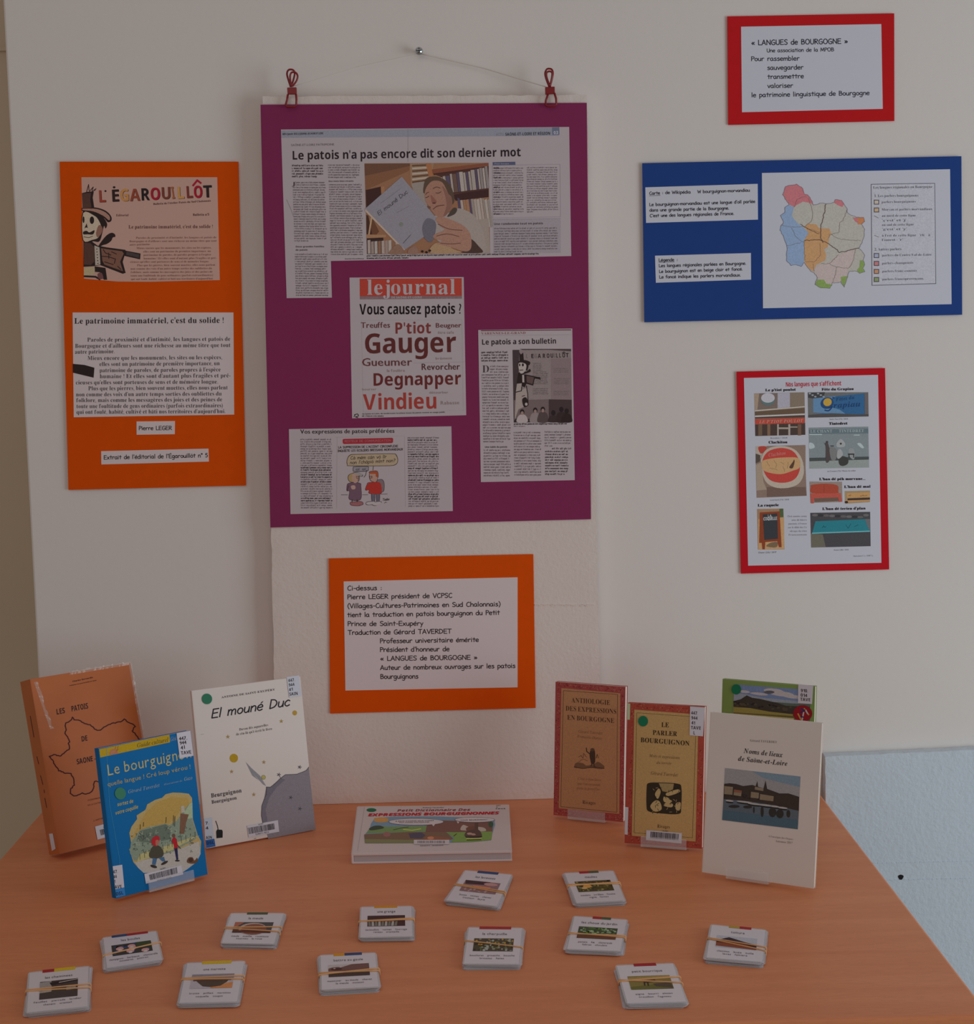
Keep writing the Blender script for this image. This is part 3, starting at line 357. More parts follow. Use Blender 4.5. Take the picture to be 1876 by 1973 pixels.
  'a': (124, (81,114,68,118,51,114,33,102,18,85,7,65,0,44,-2,24,-1,12,3,4,10,-1,18,-3,32,0,44,9,57,23,71,44,65,21,62,8,65,0,73,-3,89,4,108,27,105,30,94,17,87,13,84,14,83,17,86,33,109,115,90,115,87,104), (57,108,69,111,78,107,82,96,78,75,69,53,57,32,43,18,37,14,30,12,22,16,20,27,22,45,28,65,36,84,46,99)),
  'b': (129, (60,181,54,180,28,175,20,174,19,170,32,168,34,166,33,150,-2,13,0,8,7,2,17,-2,30,-3,46,-1,62,4,76,13,88,24,99,37,107,51,112,66,114,81,111,96,104,108,93,115,80,118,58,112,38,93), (58,103,69,105,78,104,86,98,90,90,92,78,90,62,83,44,74,28,62,15,49,6,35,3,23,6,18,14,20,25,31,62,38,81,47,95)),
  'c': (114, (85,116,74,118,56,115,38,107,27,98,18,88,10,77,5,65,1,53,0,40,2,22,10,8,21,0,37,-3,63,4,89,26,85,30,65,14,45,8,36,11,28,17,24,27,22,40,24,56,29,73,38,89,48,101,60,109,73,111,80,110,82,107,76,95,79,88,87,85,92,86,96,89,98,93,99,99,98,106,93,112)),
  'd': (143, (126,181,103,176,88,174,87,169,100,168,102,166,102,155,90,109,84,116,72,118,54,114,37,104,26,93,16,81,8,67,2,53,-2,40,-3,27,-2,15,4,5,12,-1,23,-3,37,0,50,8,62,22,75,42,70,23,68,10,71,0,81,-3,89,-1,98,4,118,27,114,30,102,16,93,11,88,13,90,30,128,179), (61,109,74,112,79,111,83,108,85,103,85,87,79,64,68,42,54,23,47,16,40,12,34,10,28,12,23,15,20,21,19,29,21,46,28,66,38,85,49,100)),
  'e': (111, (83,117,73,118,55,115,38,105,27,97,17,86,9,74,3,62,0,49,-2,37,1,20,8,8,19,0,33,-2,48,-1,61,5,74,13,86,27,82,30,63,15,44,10,27,16,21,37,23,53,55,60,78,70,91,84,96,99,95,107,90,113), (59,109,67,111,74,108,76,101,73,87,62,74,46,64,24,59,29,73,35,86,43,96,51,104)),
  'f': (118, (89,180,80,181,64,178,50,167,39,150,31,127,28,113,5,113,3,105,27,105,-2,-35,-9,-48,-15,-50,-18,-49,-17,-40,-19,-34,-25,-32,-32,-35,-34,-43,-33,-49,-30,-53,-24,-56,-18,-57,-2,-51,12,-32,19,-17,31,27,48,105,77,105,78,113,49,113,55,143,64,167,77,175,83,171,81,162,84,154,90,152,100,155,103,163,101,170,96,176)),
  'i': (73, (50,171,45,172,41,171,37,168,34,164,33,159,34,154,37,150,41,147,45,147,51,147,55,150,58,154,58,159,58,164,55,168), (48,117,8,111,7,107,18,105,21,103,20,90,0,11,3,0,12,-3,31,5,52,28,48,31,36,17,27,12,23,14,22,23,49,115)),
  'l': (79, (63,181,22,175,22,171,34,169,37,166,37,153,-1,10,0,5,3,1,7,-2,12,-3,20,-1,29,5,39,14,50,27,45,30,34,17,25,13,22,14,21,18,23,31,64,179)),
  'm': (204, (48,117,7,112,6,107,19,105,22,102,22,90,-5,0,15,0,32,48,42,67,58,85,73,98,85,102,90,101,91,96,88,75,65,0,85,0,98,39,112,65,130,88,138,96,146,101,153,102,158,100,160,95,158,81,141,20,140,12,143,1,153,-3,171,5,189,28,186,32,175,18,170,14,166,13,162,14,162,24,182,103,178,114,167,118,138,105,106,68,111,90,113,103,109,114,98,118,69,105,34,66,48,115)),
  'n': (135, (45,117,7,110,7,106,20,104,22,102,22,91,-5,0,16,0,25,31,35,53,52,79,73,98,84,102,89,100,90,95,70,10,71,5,74,0,78,-2,83,-3,102,5,120,31,116,34,105,18,97,13,93,14,95,33,112,99,113,103,109,114,98,117,85,114,70,105,53,89,35,66,50,117)),
  'o': (132, (92,115,75,118,61,116,48,111,35,103,23,92,13,80,5,66,0,52,-2,38,1,21,10,8,23,0,39,-3,58,0,76,8,87,17,97,27,105,39,111,51,115,64,117,77,114,94,105,107), (61,108,73,111,89,105,95,84,94,71,90,58,79,32,71,21,62,12,52,6,42,4,33,6,26,11,22,20,21,31,23,49,29,68,38,86,49,100)),
  'p': (130, (97,115,84,118,62,112,42,93,48,115,46,118,7,111,6,106,19,105,22,102,20,88,-14,-41,-18,-47,-25,-50,-35,-51,-36,-55,27,-55,28,-51,13,-49,10,-46,8,-42,18,2,27,-2,38,-3,52,-1,66,5,79,14,91,26,100,39,108,54,113,69,115,84,113,98,106,109), (62,103,74,107,82,105,88,101,91,94,92,85,91,71,88,57,82,43,75,31,67,20,58,11,48,5,38,3,27,6,23,17,34,60,41,79,50,94)),
  'q': (132, (87,114,73,118,56,114,38,105,28,96,17,84,9,71,2,57,-2,43,-4,29,-2,16,3,6,11,0,21,-2,35,0,49,8,63,21,76,39,54,-39,49,-48,39,-51,31,-51,30,-56,93,-56,94,-51,79,-49,76,-46,78,-26,117,115,98,115,95,103), (74,111,80,110,85,106,88,100,89,92,86,75,78,54,66,34,55,21,44,14,33,11,28,12,23,16,20,22,19,30,21,47,27,65,40,87,48,97,56,105,65,109)),
  'r': (103, (46,117,41,117,5,110,5,106,17,104,20,101,21,97,17,78,-5,0,15,0,35,59,63,100,67,92,75,90,80,91,84,94,87,99,88,110,85,114,82,117,77,118,59,105,33,67)),
  's': (97, (46,118,33,116,23,110,17,100,15,88,17,77,45,35,47,25,45,17,41,10,35,5,27,4,17,6,9,13,4,24,2,39,-3,40,-8,-2,-3,-2,-2,1,7,2,20,-2,29,-3,39,-2,48,2,56,8,62,15,66,23,66,39,36,88,34,97,35,102,38,107,43,110,48,111,65,103,73,80,77,80,82,117,78,117,76,114,72,113)),
  't': (83, (56,146,50,146,30,122,8,110,7,105,25,105,0,10,3,0,12,-3,31,4,50,25,46,30,35,16,27,12,23,13,22,17,45,105,66,105,68,113,47,113)),
  'u': (136, (44,118,6,112,5,107,17,105,20,103,19,85,2,14,3,7,5,2,10,-2,17,-3,32,1,47,12,64,31,82,57,71,19,70,10,73,0,83,-3,102,5,121,28,117,31,106,17,97,12,93,13,92,18,95,34,117,115,97,115,92,95,84,76,76,58,56,30,46,20,37,14,30,12,24,14,22,23,48,116)),
  'v': (117, (94,117,90,118,81,115,79,112,78,104,90,89,86,79,61,43,41,22,35,106,30,118,-1,111,-2,107,8,105,13,99,18,76,23,-3,28,-3,59,32,91,73,102,102,101,109,98,114)),
  'x': (115, (40,116,31,117,13,112,0,110,-1,105,10,106,16,105,21,103,26,91,33,55,11,24,5,17,0,15,-13,19,-20,16,-23,8,-22,4,-20,1,-12,-2,-4,-1,3,3,17,20,35,45,43,8,47,1,51,-2,58,-3,73,5,92,28,89,32,77,18,69,13,65,14,58,33,50,67,73,98,82,100,91,97,98,100,100,107,98,115,89,117,78,115,58,90,49,77,42,110)),
  'z': (111, (95,117,91,117,81,111,28,117,21,116,15,111,10,103,6,91,10,89,17,98,26,101,55,95,70,97,-15,3,-15,-1,-10,0,-2,4,5,6,53,-3,65,-1,70,3,78,18,82,30,78,32,70,19,58,15,24,20,10,18,96,115)),
 },
 'rbi': {
  "'": (50, (35,179,13,179,13,150,18,115,29,115,35,150)),
  '-': (86, (71,67,10,67,10,43,71,43)),
  'C': (182, (124,171,107,172,81,168,57,157,43,145,31,131,21,115,14,98,9,80,8,61,10,43,16,27,25,13,39,4,56,-2,75,-4,114,5,144,34,137,39,113,15,85,8,69,11,56,20,48,34,45,53,48,79,57,107,68,132,83,149,98,160,115,163,130,160,140,151,147,136,149,115,157,115,167,172,160,172,157,167,143,167)),
  'E': (176, (161,168,27,168,27,162,41,158,44,155,43,137,11,22,5,10,-5,6,-12,6,-12,0,130,0,145,51,138,51,129,36,119,25,108,18,95,12,81,9,56,9,51,10,48,13,50,27,65,85,86,83,95,79,100,72,102,51,108,51,125,120,119,120,109,104,103,99,96,96,68,93,85,155,90,159,100,160,120,158,134,151,142,140,145,121,152,121)),
  'F': (174, (159,168,27,168,27,162,40,159,44,155,43,137,11,22,5,10,-5,6,-12,6,-12,0,66,0,66,6,52,9,49,13,49,23,65,84,86,82,93,80,97,75,99,68,100,50,105,50,123,119,117,119,110,107,101,98,90,94,68,92,84,153,87,157,91,159,98,160,118,157,132,151,139,140,142,120,149,120)),
  'I': (120, (105,168,27,168,27,162,40,158,45,150,43,137,11,22,5,10,-5,6,-12,6,-12,0,66,0,66,6,52,9,48,18,50,30,82,146,88,157,98,161,105,162)),
  'L': (161, (105,168,27,168,27,162,35,161,41,159,44,155,44,144,11,22,5,10,-5,6,-12,6,-12,0,130,0,146,50,138,50,126,31,111,19,93,11,53,10,49,12,48,16,81,145,88,157,93,160,105,162)),
  'N': (203, (73,168,24,168,24,162,33,160,39,158,42,153,42,137,11,22,4,10,-6,6,-13,6,-13,0,41,0,41,6,27,9,23,18,25,30,52,131,115,-4,123,-4,164,146,171,157,181,161,188,162,188,168,134,168,134,162,142,161,148,159,151,155,150,137,126,51)),
  'O': (187, (136,168,111,172,85,168,62,156,47,144,34,129,23,112,14,94,9,76,7,57,11,32,23,12,42,0,67,-4,93,0,117,12,132,24,146,39,157,56,165,74,170,93,172,112,168,137,155,156), (100,162,110,163,120,161,128,155,133,145,135,130,132,104,124,73,113,44,99,23,85,9,68,5,58,7,50,13,45,24,43,38,47,71,58,107,65,123,74,138,82,148,91,157)),
  'P': (168, (97,168,27,168,27,162,41,158,44,155,43,137,11,22,5,10,-5,6,-12,6,-12,0,66,0,66,6,52,9,49,12,49,23,64,80,101,82,120,86,133,93,144,103,150,116,153,129,138,158), (89,159,94,159,110,153,116,135,113,115,105,101,92,92,66,89,83,153,85,157)),
  'S': (149, (77,172,63,171,51,166,41,159,33,149,28,138,26,125,28,110,37,96,77,56,84,43,85,36,84,28,81,21,76,14,70,9,62,6,54,5,38,8,26,17,19,31,17,54,10,54,-3,-3,3,-3,11,5,22,4,41,-2,57,-4,82,-1,101,9,112,26,116,47,114,60,109,73,101,84,67,116,58,130,57,137,59,147,65,156,73,162,83,163,92,162,99,159,106,153,111,145,114,136,115,120,122,120,134,172,127,172,122,166,113,165,92,171)),
  'T': (178, (27,168,18,123,24,123,33,138,45,150,58,157,76,159,40,22,37,15,32,10,25,8,16,6,16,0,94,0,94,6,80,9,77,12,77,23,114,159,139,149,148,120,155,120,163,168)),
  'U': (199, (102,168,25,168,25,162,39,159,42,156,41,140,17,51,16,40,20,22,30,8,48,-1,72,-4,88,-3,102,2,114,10,124,22,133,38,167,146,172,155,177,159,184,162,184,168,133,168,133,162,148,157,153,147,147,119,127,51,119,35,111,23,102,16,92,12,80,10,68,12,59,18,53,26,51,37,54,57,79,148,85,158,95,162,102,162)),
  'a': (127, (74,111,62,115,47,112,31,103,21,93,12,82,4,69,-2,55,-6,41,-7,27,-5,15,0,5,9,-1,20,-3,31,-1,41,5,51,14,60,28,58,13,62,1,73,-3,92,5,112,29,106,33,96,19,89,15,86,16,86,27,110,113,84,113,80,99), (58,103,64,105,71,101,74,92,69,65,57,35,46,21,40,17,35,15,27,19,24,30,28,51,41,82,52,98)),
  'c': (110, (78,114,67,115,50,112,33,103,17,89,6,73,-1,54,-3,36,-1,20,7,7,18,-1,35,-3,60,5,83,31,76,36,61,18,46,13,38,14,33,19,29,26,28,37,31,60,40,83,52,101,58,106,64,108,69,106,70,102,65,88,66,83,69,79,74,77,80,76,86,77,91,80,94,86,95,93,94,101,88,108)),
  'd': (143, (128,175,76,168,76,161,87,160,90,157,88,142,79,110,71,114,61,115,45,112,29,101,19,91,11,80,-1,55,-5,43,-6,30,-4,16,1,5,10,-1,20,-3,32,-2,42,4,52,14,61,28,58,13,62,1,74,-3,83,-1,92,5,110,29,105,33,92,16,86,16,87,26), (66,105,73,102,75,93,70,68,58,37,47,22,42,17,36,15,31,16,28,19,25,23,25,38,35,67,50,94,61,104)),
  'e': (108, (77,114,65,115,53,113,41,108,29,100,18,89,9,77,2,64,-2,50,-4,37,-2,20,6,7,18,-1,33,-3,59,5,80,31,73,35,59,19,45,13,38,15,32,18,29,25,28,40,29,46,57,54,77,65,89,78,93,92,91,102,85,109), (55,104,64,107,70,104,72,97,71,88,67,79,60,71,52,64,42,58,31,55,38,77,47,94)),
  'h': (134, (43,73,70,175,18,168,18,161,31,159,33,157,30,139,-7,0,23,0,34,37,49,69,64,90,78,97,82,96,82,88,62,22,62,15,66,1,78,-3,99,6,119,33,114,37,103,21,95,16,93,17,93,28,111,83,113,97,108,111,94,115,81,113,69,105,56,92)),
  'i': (80, (55,170,49,171,43,170,37,167,34,161,33,155,34,148,37,143,43,139,49,138,55,139,61,143,64,148,65,155,64,161,61,167), (56,115,7,108,7,102,17,100,20,95,0,15,1,8,5,2,11,-2,18,-3,38,5,58,30,53,33,43,20,35,16,32,17,32,25)),
  'l': (83, (68,175,19,168,20,161,30,160,32,154,-4,15,-2,7,1,1,7,-2,15,-3,25,-2,35,5,44,15,54,29,49,33,39,20,31,15,28,16,29,29)),
  'm': (196, (43,72,56,115,6,108,7,102,17,100,19,93,-5,0,25,0,36,40,51,71,59,83,66,91,73,96,79,97,83,96,83,88,57,0,85,0,106,57,118,80,130,93,142,97,145,96,146,88,125,22,125,15,129,2,142,-3,152,-1,161,5,171,16,181,30,175,34,162,17,159,16,156,18,156,28,174,83,176,97,171,111,157,115,145,113,134,107,123,96,111,81,114,97,109,111,95,115,82,113,70,105,57,91)),
  'n': (134, (43,72,56,115,6,108,7,102,17,100,19,93,-5,0,25,0,36,40,51,71,66,90,79,97,83,96,83,88,63,22,62,15,67,1,79,-3,89,-1,99,5,108,15,119,30,113,33,100,17,97,16,94,17,93,21,114,91,114,97,109,111,95,115,82,113,70,105,57,91)),
  'o': (121, (82,113,65,115,52,113,40,108,28,100,18,90,9,77,2,64,-2,50,-4,37,-1,20,7,7,20,-1,36,-3,50,-2,63,4,75,12,85,23,94,35,100,48,105,62,106,75,103,92,95,105), (58,106,64,107,73,103,77,90,72,60,60,28,50,11,44,7,38,5,29,9,26,22,30,53,42,85,53,101)),
  'p': (126, (46,90,54,115,6,108,6,102,16,100,18,98,18,85,-14,-35,-19,-42,-29,-45,-29,-52,32,-52,32,-45,20,-43,17,-41,17,-30,25,2,33,-2,43,-3,55,-2,67,4,78,13,89,25,98,38,105,53,109,68,111,83,109,97,104,107,95,113,85,115,65,109), (52,86,70,98,74,97,77,94,79,89,79,76,71,46,62,27,50,11,44,7,38,5,31,8,29,14,38,53)),
  'r': (112, (43,70,56,115,6,108,7,102,17,100,19,93,-5,0,25,0,35,36,47,65,58,84,68,89,75,83,82,81,88,82,93,86,96,91,97,98,93,111,83,115,73,112,64,104)),
  's': (100, (43,115,30,113,20,107,13,97,10,85,11,77,19,60,42,29,45,20,41,9,30,5,12,14,5,39,-2,40,-9,-2,-2,-2,1,1,10,2,23,-2,34,-3,44,-2,53,1,60,6,66,13,70,21,70,37,58,60,38,86,36,95,37,100,40,104,44,106,50,107,65,100,73,77,80,76,85,114,79,114,76,111,67,111)),
  't': (85, (60,148,50,148,29,125,5,110,5,102,17,102,-6,15,-2,1,11,-3,22,-1,33,5,43,16,53,32,48,35,36,20,29,15,26,17,28,38,47,102,67,102,70,112,50,112)),
  'u': (135, (54,115,5,108,5,102,15,100,17,95,-2,15,3,1,17,-3,30,-1,43,7,55,20,68,38,63,15,64,7,68,1,73,-2,80,-3,90,-1,100,5,109,15,120,30,114,34,101,17,96,17,93,21,118,112,88,112,77,73,62,42,47,22,33,15,29,16,29,24)),
  'x': (127, (103,115,97,116,87,114,78,107,58,81,51,111,48,114,6,110,6,103,20,103,23,101,28,89,35,48,18,22,14,20,-3,25,-8,24,-13,21,-16,17,-17,11,-16,5,-12,0,-7,-3,0,-4,13,1,26,15,38,35,42,17,48,6,54,-1,63,-3,73,-2,81,4,100,27,95,30,82,17,79,16,72,20,68,32,61,68,77,90,85,92,100,87,105,88,109,91,111,96,112,101,111,107,108,112)),
 },
 'sb': {
  '!': (64, (44,164,34,173,23,164,20,136,21,109,30,54,34,50,38,54,47,121,48,136), (45,23,34,28,23,23,19,13,23,2,34,-2,45,2,49,13)),
  "'": (50, (35,179,13,179,13,150,18,115,29,115,35,150)),
  ',': (59, (39,24,26,31,16,27,12,17,15,7,24,3,23,-12,15,-25,15,-30,37,-15,44,7)),
  '-': (86, (71,67,10,67,10,43,71,43)),
  '.': (57, (38,23,27,28,17,23,12,13,17,2,27,-2,38,2,42,13)),
  '0': (149, (99,175,71,181,51,178,35,170,23,157,15,139,10,116,9,89,13,51,24,22,43,4,71,-2,92,0,108,8,120,22,128,40,132,63,134,89,130,128,118,157), (71,151,83,147,91,135,95,116,96,89,95,62,91,43,83,32,71,28,59,32,52,43,48,62,47,89,48,116,52,135,59,147)),
  '1': (118, (103,178,72,178,15,133,33,110,67,139,65,0,103,0)),
  '2': (150, (90,179,73,181,58,180,46,177,26,168,10,155,30,131,50,145,60,148,70,150,79,148,86,144,91,138,92,128,91,120,88,112,77,95,10,26,10,0,135,0,135,32,57,32,57,33,107,82,117,94,124,106,128,119,130,133,128,146,123,157,115,167,103,175)),
  '3': (148, (93,178,68,181,50,180,34,176,21,170,10,163,27,138,43,146,53,149,65,150,77,149,85,145,89,139,91,130,88,118,83,113,76,109,65,107,37,106,37,77,65,77,77,75,85,71,90,67,93,61,93,54,91,43,85,35,74,29,57,28,34,30,10,39,10,7,34,0,61,-2,84,-1,102,5,116,13,125,24,131,37,133,52,130,68,122,80,108,89,89,94,104,100,117,109,125,122,128,138,124,156,112,170)),
  '4': (154, (117,178,83,178,4,63,4,37,80,37,80,0,117,0,117,37,139,37,139,66,117,66), (82,135,80,66,38,66,73,121,76,125,79,130)),
  '7': (150, (135,178,7,178,7,147,95,147,28,0,67,0,135,155)),
  '8': (149, (86,180,72,181,57,180,43,176,32,170,22,162,16,151,14,138,16,123,23,111,32,102,43,93,30,85,19,75,11,62,9,45,13,25,25,10,45,1,72,-2,89,-1,104,3,117,11,126,20,132,32,134,46,133,58,129,67,122,75,106,89,97,94,109,102,119,111,126,123,128,138,127,151,121,162,112,170,100,176), (63,152,71,153,80,152,87,148,91,143,93,135,91,126,87,120,72,110,56,120,51,127,50,135,51,143,56,148), (59,72,70,78,91,64,98,54,99,47,97,38,92,31,83,27,71,25,59,27,51,32,45,39,44,48,46,57,51,65)),
  '9': (149, (86,178,69,180,44,176,24,164,12,144,8,118,11,95,22,77,38,66,58,62,73,63,84,68,92,75,98,83,99,83,97,67,93,54,87,43,76,34,62,29,20,30,20,-1,45,-2,65,-1,82,3,97,10,108,20,117,31,124,43,129,57,133,87,134,102,132,127,125,146,115,162,102,172), (60,148,70,150,78,149,85,145,90,139,96,124,96,110,89,99,83,95,77,92,69,91,58,93,50,98,46,107,45,119,46,133,52,143)),
  '?': (88, (63,161,32,173,20,149,32,150,43,146,48,133,20,67,23,53,35,44,73,137), (49,23,38,28,28,23,23,13,28,2,38,-2,49,2,53,13)),
  'A': (188, (63,179,0,0,41,0,54,43,119,43,132,0,173,0,109,179), (86,152,110,74,63,74,79,125,81,132,83,139)),
  'B': (170, (23,178,23,0,89,0,117,3,137,14,150,30,155,52,154,64,150,74,145,82,139,87,123,93,123,95,134,99,143,108,148,119,150,133,146,155,132,168,109,176,78,178), (60,148,94,146,104,143,110,137,112,128,110,119,105,113,96,109,60,108), (60,78,84,78,99,76,109,72,114,65,115,55,114,46,109,38,99,33,85,31,60,31)),
  'C': (165, (98,181,73,178,53,169,36,155,24,137,17,114,15,89,17,63,23,41,34,23,49,9,70,0,95,-2,120,0,144,7,144,38,120,32,98,29,78,33,64,45,56,63,53,89,56,114,65,133,79,145,98,150,118,146,138,138,150,168,125,178)),
  'D': (185, (23,178,23,0,73,0,114,6,145,23,164,51,170,91,168,117,159,139,145,156,127,168,105,176,78,178), (60,148,80,148,102,144,118,134,128,116,131,90,118,46,77,31,60,31)),
  'E': (140, (23,178,23,0,125,0,125,31,60,31,60,77,121,77,121,108,60,108,60,148,125,148,125,178)),
  'F': (140, (23,178,23,0,60,0,60,70,120,70,120,102,60,102,60,148,125,148,125,178)),
  'G': (176, (108,181,80,178,57,170,39,156,25,138,17,116,15,90,20,50,36,21,62,3,98,-2,132,0,161,8,161,100,90,100,90,69,124,69,124,32,100,29,85,31,73,37,64,46,58,58,55,72,53,89,55,106,60,121,68,133,79,142,92,148,108,150,130,147,148,140,161,170,136,178)),
  'H': (184, (60,178,23,178,23,0,60,0,60,77,131,77,131,0,169,0,169,178,131,178,131,108,60,108)),
  'I': (104, (89,178,8,178,8,157,30,147,30,32,8,22,8,0,89,0,89,22,68,32,68,147,89,157)),
  'J': (75, (60,178,23,178,22,0,20,-9,16,-15,11,-18,-6,-21,-18,-18,-18,-50,4,-53,20,-51,33,-46,45,-38,53,-26,58,-9,60,12)),
  'L': (148, (60,178,23,178,23,0,133,0,133,31,60,31)),
  'M': (228, (23,178,23,0,56,0,54,140,55,140,98,0,133,0,179,140,180,140,178,85,178,0,213,0,213,178,162,178,116,42,74,178)),
  'N': (196, (23,178,23,0,56,0,54,135,133,0,181,0,181,178,147,178,148,45,70,178)),
  'O': (200, (126,178,100,181,73,178,52,170,35,156,24,138,17,116,15,90,17,64,24,41,35,23,52,9,73,0,100,-2,126,0,148,9,164,23,175,41,182,64,185,90,182,115,175,138,164,156,148,170), (79,146,100,150,120,146,134,134,142,115,145,90,142,64,134,45,120,33,100,29,79,33,65,45,57,64,54,90,57,115,65,134)),
  'P': (161, (23,178,23,0,60,0,60,63,100,66,118,72,131,81,139,94,144,108,146,123,142,146,130,164,109,175,80,178), (60,148,78,148,100,141,108,122,105,109,98,101,87,96,60,95)),
  'Q': (200, (126,178,100,181,73,178,52,170,35,156,24,138,17,116,15,90,17,64,24,41,35,23,52,9,73,0,102,-2,135,-42,183,-42,140,5,160,19,174,38,182,62,185,90,182,115,175,138,164,156,148,170), (79,146,100,150,120,146,134,134,142,115,145,90,142,64,134,45,120,33,100,29,79,33,65,45,57,64,54,90,57,115,65,134)),
  'R': (180, (23,178,23,0,60,0,60,68,80,68,123,0,165,0,113,78,129,88,136,95,141,104,145,114,146,125,141,149,128,165,106,175,75,178), (60,148,88,146,99,142,105,135,108,124,105,113,99,105,89,101,60,99)),
  'S': (143, (74,181,49,178,30,168,18,152,13,130,15,119,18,109,29,94,56,77,81,64,88,57,91,48,89,40,85,34,77,30,65,29,51,30,12,43,12,8,35,0,62,-2,90,1,111,12,123,28,128,50,126,62,123,73,116,82,108,90,59,117,53,123,50,132,52,139,56,145,63,148,73,150,93,147,115,139,127,168,101,178)),
  'T': (155, (140,178,5,178,5,147,53,147,53,0,91,0,91,147,140,147)),
  'U': (183, (59,178,21,178,21,63,26,37,40,16,62,2,94,-2,117,0,135,6,149,16,160,30,166,45,168,63,168,178,130,178,130,70,128,52,122,39,111,32,95,29,79,32,68,38,61,50,59,69)),
  'V': (178, (38,178,0,178,60,0,102,0,163,178,124,178,81,33,72,72)),
  'X': (182, (45,178,4,178,59,92,0,0,40,0,82,68,123,0,167,0,107,90,163,178,122,178,84,114)),
  'a': (147, (100,136,75,139,48,136,23,127,35,102,55,109,74,112,83,110,90,107,94,100,95,85,72,84,45,81,26,73,14,60,10,41,13,22,23,8,36,0,53,-2,68,-1,80,3,89,9,99,18,106,0,132,0,132,91,129,112,118,127), (95,63,95,52,93,40,87,32,78,27,67,25,60,26,54,28,50,33,49,40,50,49,56,56,65,61)),
  'b': (162, (57,190,20,190,20,0,48,0,54,15,57,15,71,3,81,-1,95,-2,116,2,132,15,143,38,147,68,143,99,133,121,116,135,95,139,82,138,72,133,63,127,57,119,55,119,57,146), (63,100,71,107,83,109,94,107,102,99,107,87,109,69,107,51,102,38,94,30,84,28,71,30,63,38,58,51,57,73,59,89)),
  'c': (136, (78,139,60,137,43,132,30,122,20,108,13,90,11,68,15,36,28,14,48,2,75,-2,99,0,117,8,117,40,99,31,89,29,78,28,66,30,57,38,51,50,49,68,57,99,78,109,93,107,110,101,121,130,103,136)),
  'd': (154, (139,190,102,190,104,119,103,119,97,127,88,133,77,138,64,139,43,135,26,121,15,99,11,68,15,38,26,15,42,2,63,-2,76,-1,87,3,95,10,102,18,103,18,110,0,139,0), (75,109,89,106,98,98,103,85,104,64,102,48,98,36,89,30,76,27,64,30,56,37,51,50,49,68,51,85,56,98,64,106)),
  'e': (152, (101,135,76,139,58,137,42,131,29,121,19,107,13,89,11,67,13,46,20,28,31,15,45,5,62,-1,81,-2,108,0,129,7,129,36,107,28,83,25,69,28,58,34,52,45,49,59,137,59,137,77,133,103,120,123), (66,111,76,113,88,110,95,104,100,95,102,84,50,84,53,97,58,105)),
  'f': (123, (74,191,60,190,48,187,38,182,31,174,27,162,25,137,5,127,5,108,25,108,25,0,63,0,63,108,95,108,95,137,63,137,64,152,66,157,71,161,89,161,98,158,108,185,94,190)),
  'g': (154, (86,134,64,139,42,134,25,120,15,98,11,68,15,38,25,16,41,2,63,-2,74,-1,85,2,94,8,103,18,102,-2,94,-25,73,-33,45,-30,20,-22,20,-52,44,-58,70,-60,100,-56,122,-45,134,-26,139,0,139,137,107,137,104,119), (75,109,88,106,97,99,102,87,104,63,102,46,97,35,88,29,76,27,56,37,49,68,56,98)),
  'h': (160, (57,190,20,190,20,0,57,0,57,64,58,83,63,98,72,106,86,109,103,102,108,80,108,0,145,0,145,89,142,112,132,127,117,136,97,139,85,138,74,134,64,128,57,119,55,119,57,151)),
  'i': (73, (46,189,38,190,30,189,24,186,19,181,18,172,19,163,24,158,30,155,38,153,46,155,53,158,57,163,58,172,57,181,53,186), (57,137,20,137,20,0,57,0)),
  'j': (73, (46,189,38,190,30,189,24,186,19,181,18,172,19,163,24,158,30,155,38,153,46,155,53,158,57,163,58,172,57,181,53,186), (57,137,20,137,20,-9,18,-20,14,-26,8,-29,-16,-28,-16,-57,8,-60,24,-58,37,-54,46,-47,52,-37,56,-27,57,-15)),
  'l': (72, (57,190,20,190,20,0,57,0)),
  'm': (242, (109,138,95,139,83,138,72,134,62,128,55,119,53,119,48,137,20,137,20,0,57,0,57,64,58,83,63,98,71,106,84,109,99,102,105,80,105,0,142,0,142,68,143,86,148,99,156,107,169,109,184,102,190,80,190,0,227,0,227,89,224,112,215,127,200,136,180,139,168,138,157,134,147,128,140,119,136,119,130,128,120,134)),
  'n': (160, (117,136,97,139,85,138,73,134,63,128,55,119,53,119,48,137,20,137,20,0,57,0,57,64,58,83,63,98,72,106,86,109,96,107,103,102,107,93,108,80,108,0,145,0,145,89,142,112,132,127)),
  'o': (158, (96,137,78,139,50,134,29,121,16,99,11,68,13,48,20,30,30,16,43,6,59,0,77,-2,105,2,126,16,139,38,143,68,141,89,135,107,125,121,112,131), (65,106,77,109,90,106,99,99,104,86,105,68,104,51,99,38,90,30,78,28,65,30,56,38,51,51,49,68,51,86,56,99)),
  'p': (162, (116,135,95,139,82,138,72,133,63,126,57,119,55,119,50,137,20,137,20,-60,57,-60,56,5,55,15,57,15,71,3,81,-1,95,-2,115,2,132,16,143,38,147,68,143,99,133,121), (59,89,63,100,71,107,83,109,103,99,109,69,108,51,103,38,95,30,84,28,71,30,63,38,58,51,57,73)),
  'q': (154, (77,138,63,139,42,135,26,121,15,99,11,68,15,38,25,15,42,2,63,-2,76,-1,87,3,95,10,102,18,103,18,102,-3,102,-60,139,-60,139,137,107,137,104,119,88,133), (75,109,89,106,98,98,103,85,104,63,102,47,98,36,89,29,76,27,56,37,49,68,51,85,56,98,64,106)),
  'r': (123, (83,137,72,132,62,123,55,113,53,113,48,137,20,137,20,0,57,0,57,70,58,81,62,90,68,96,76,101,105,103,108,138,102,139)),
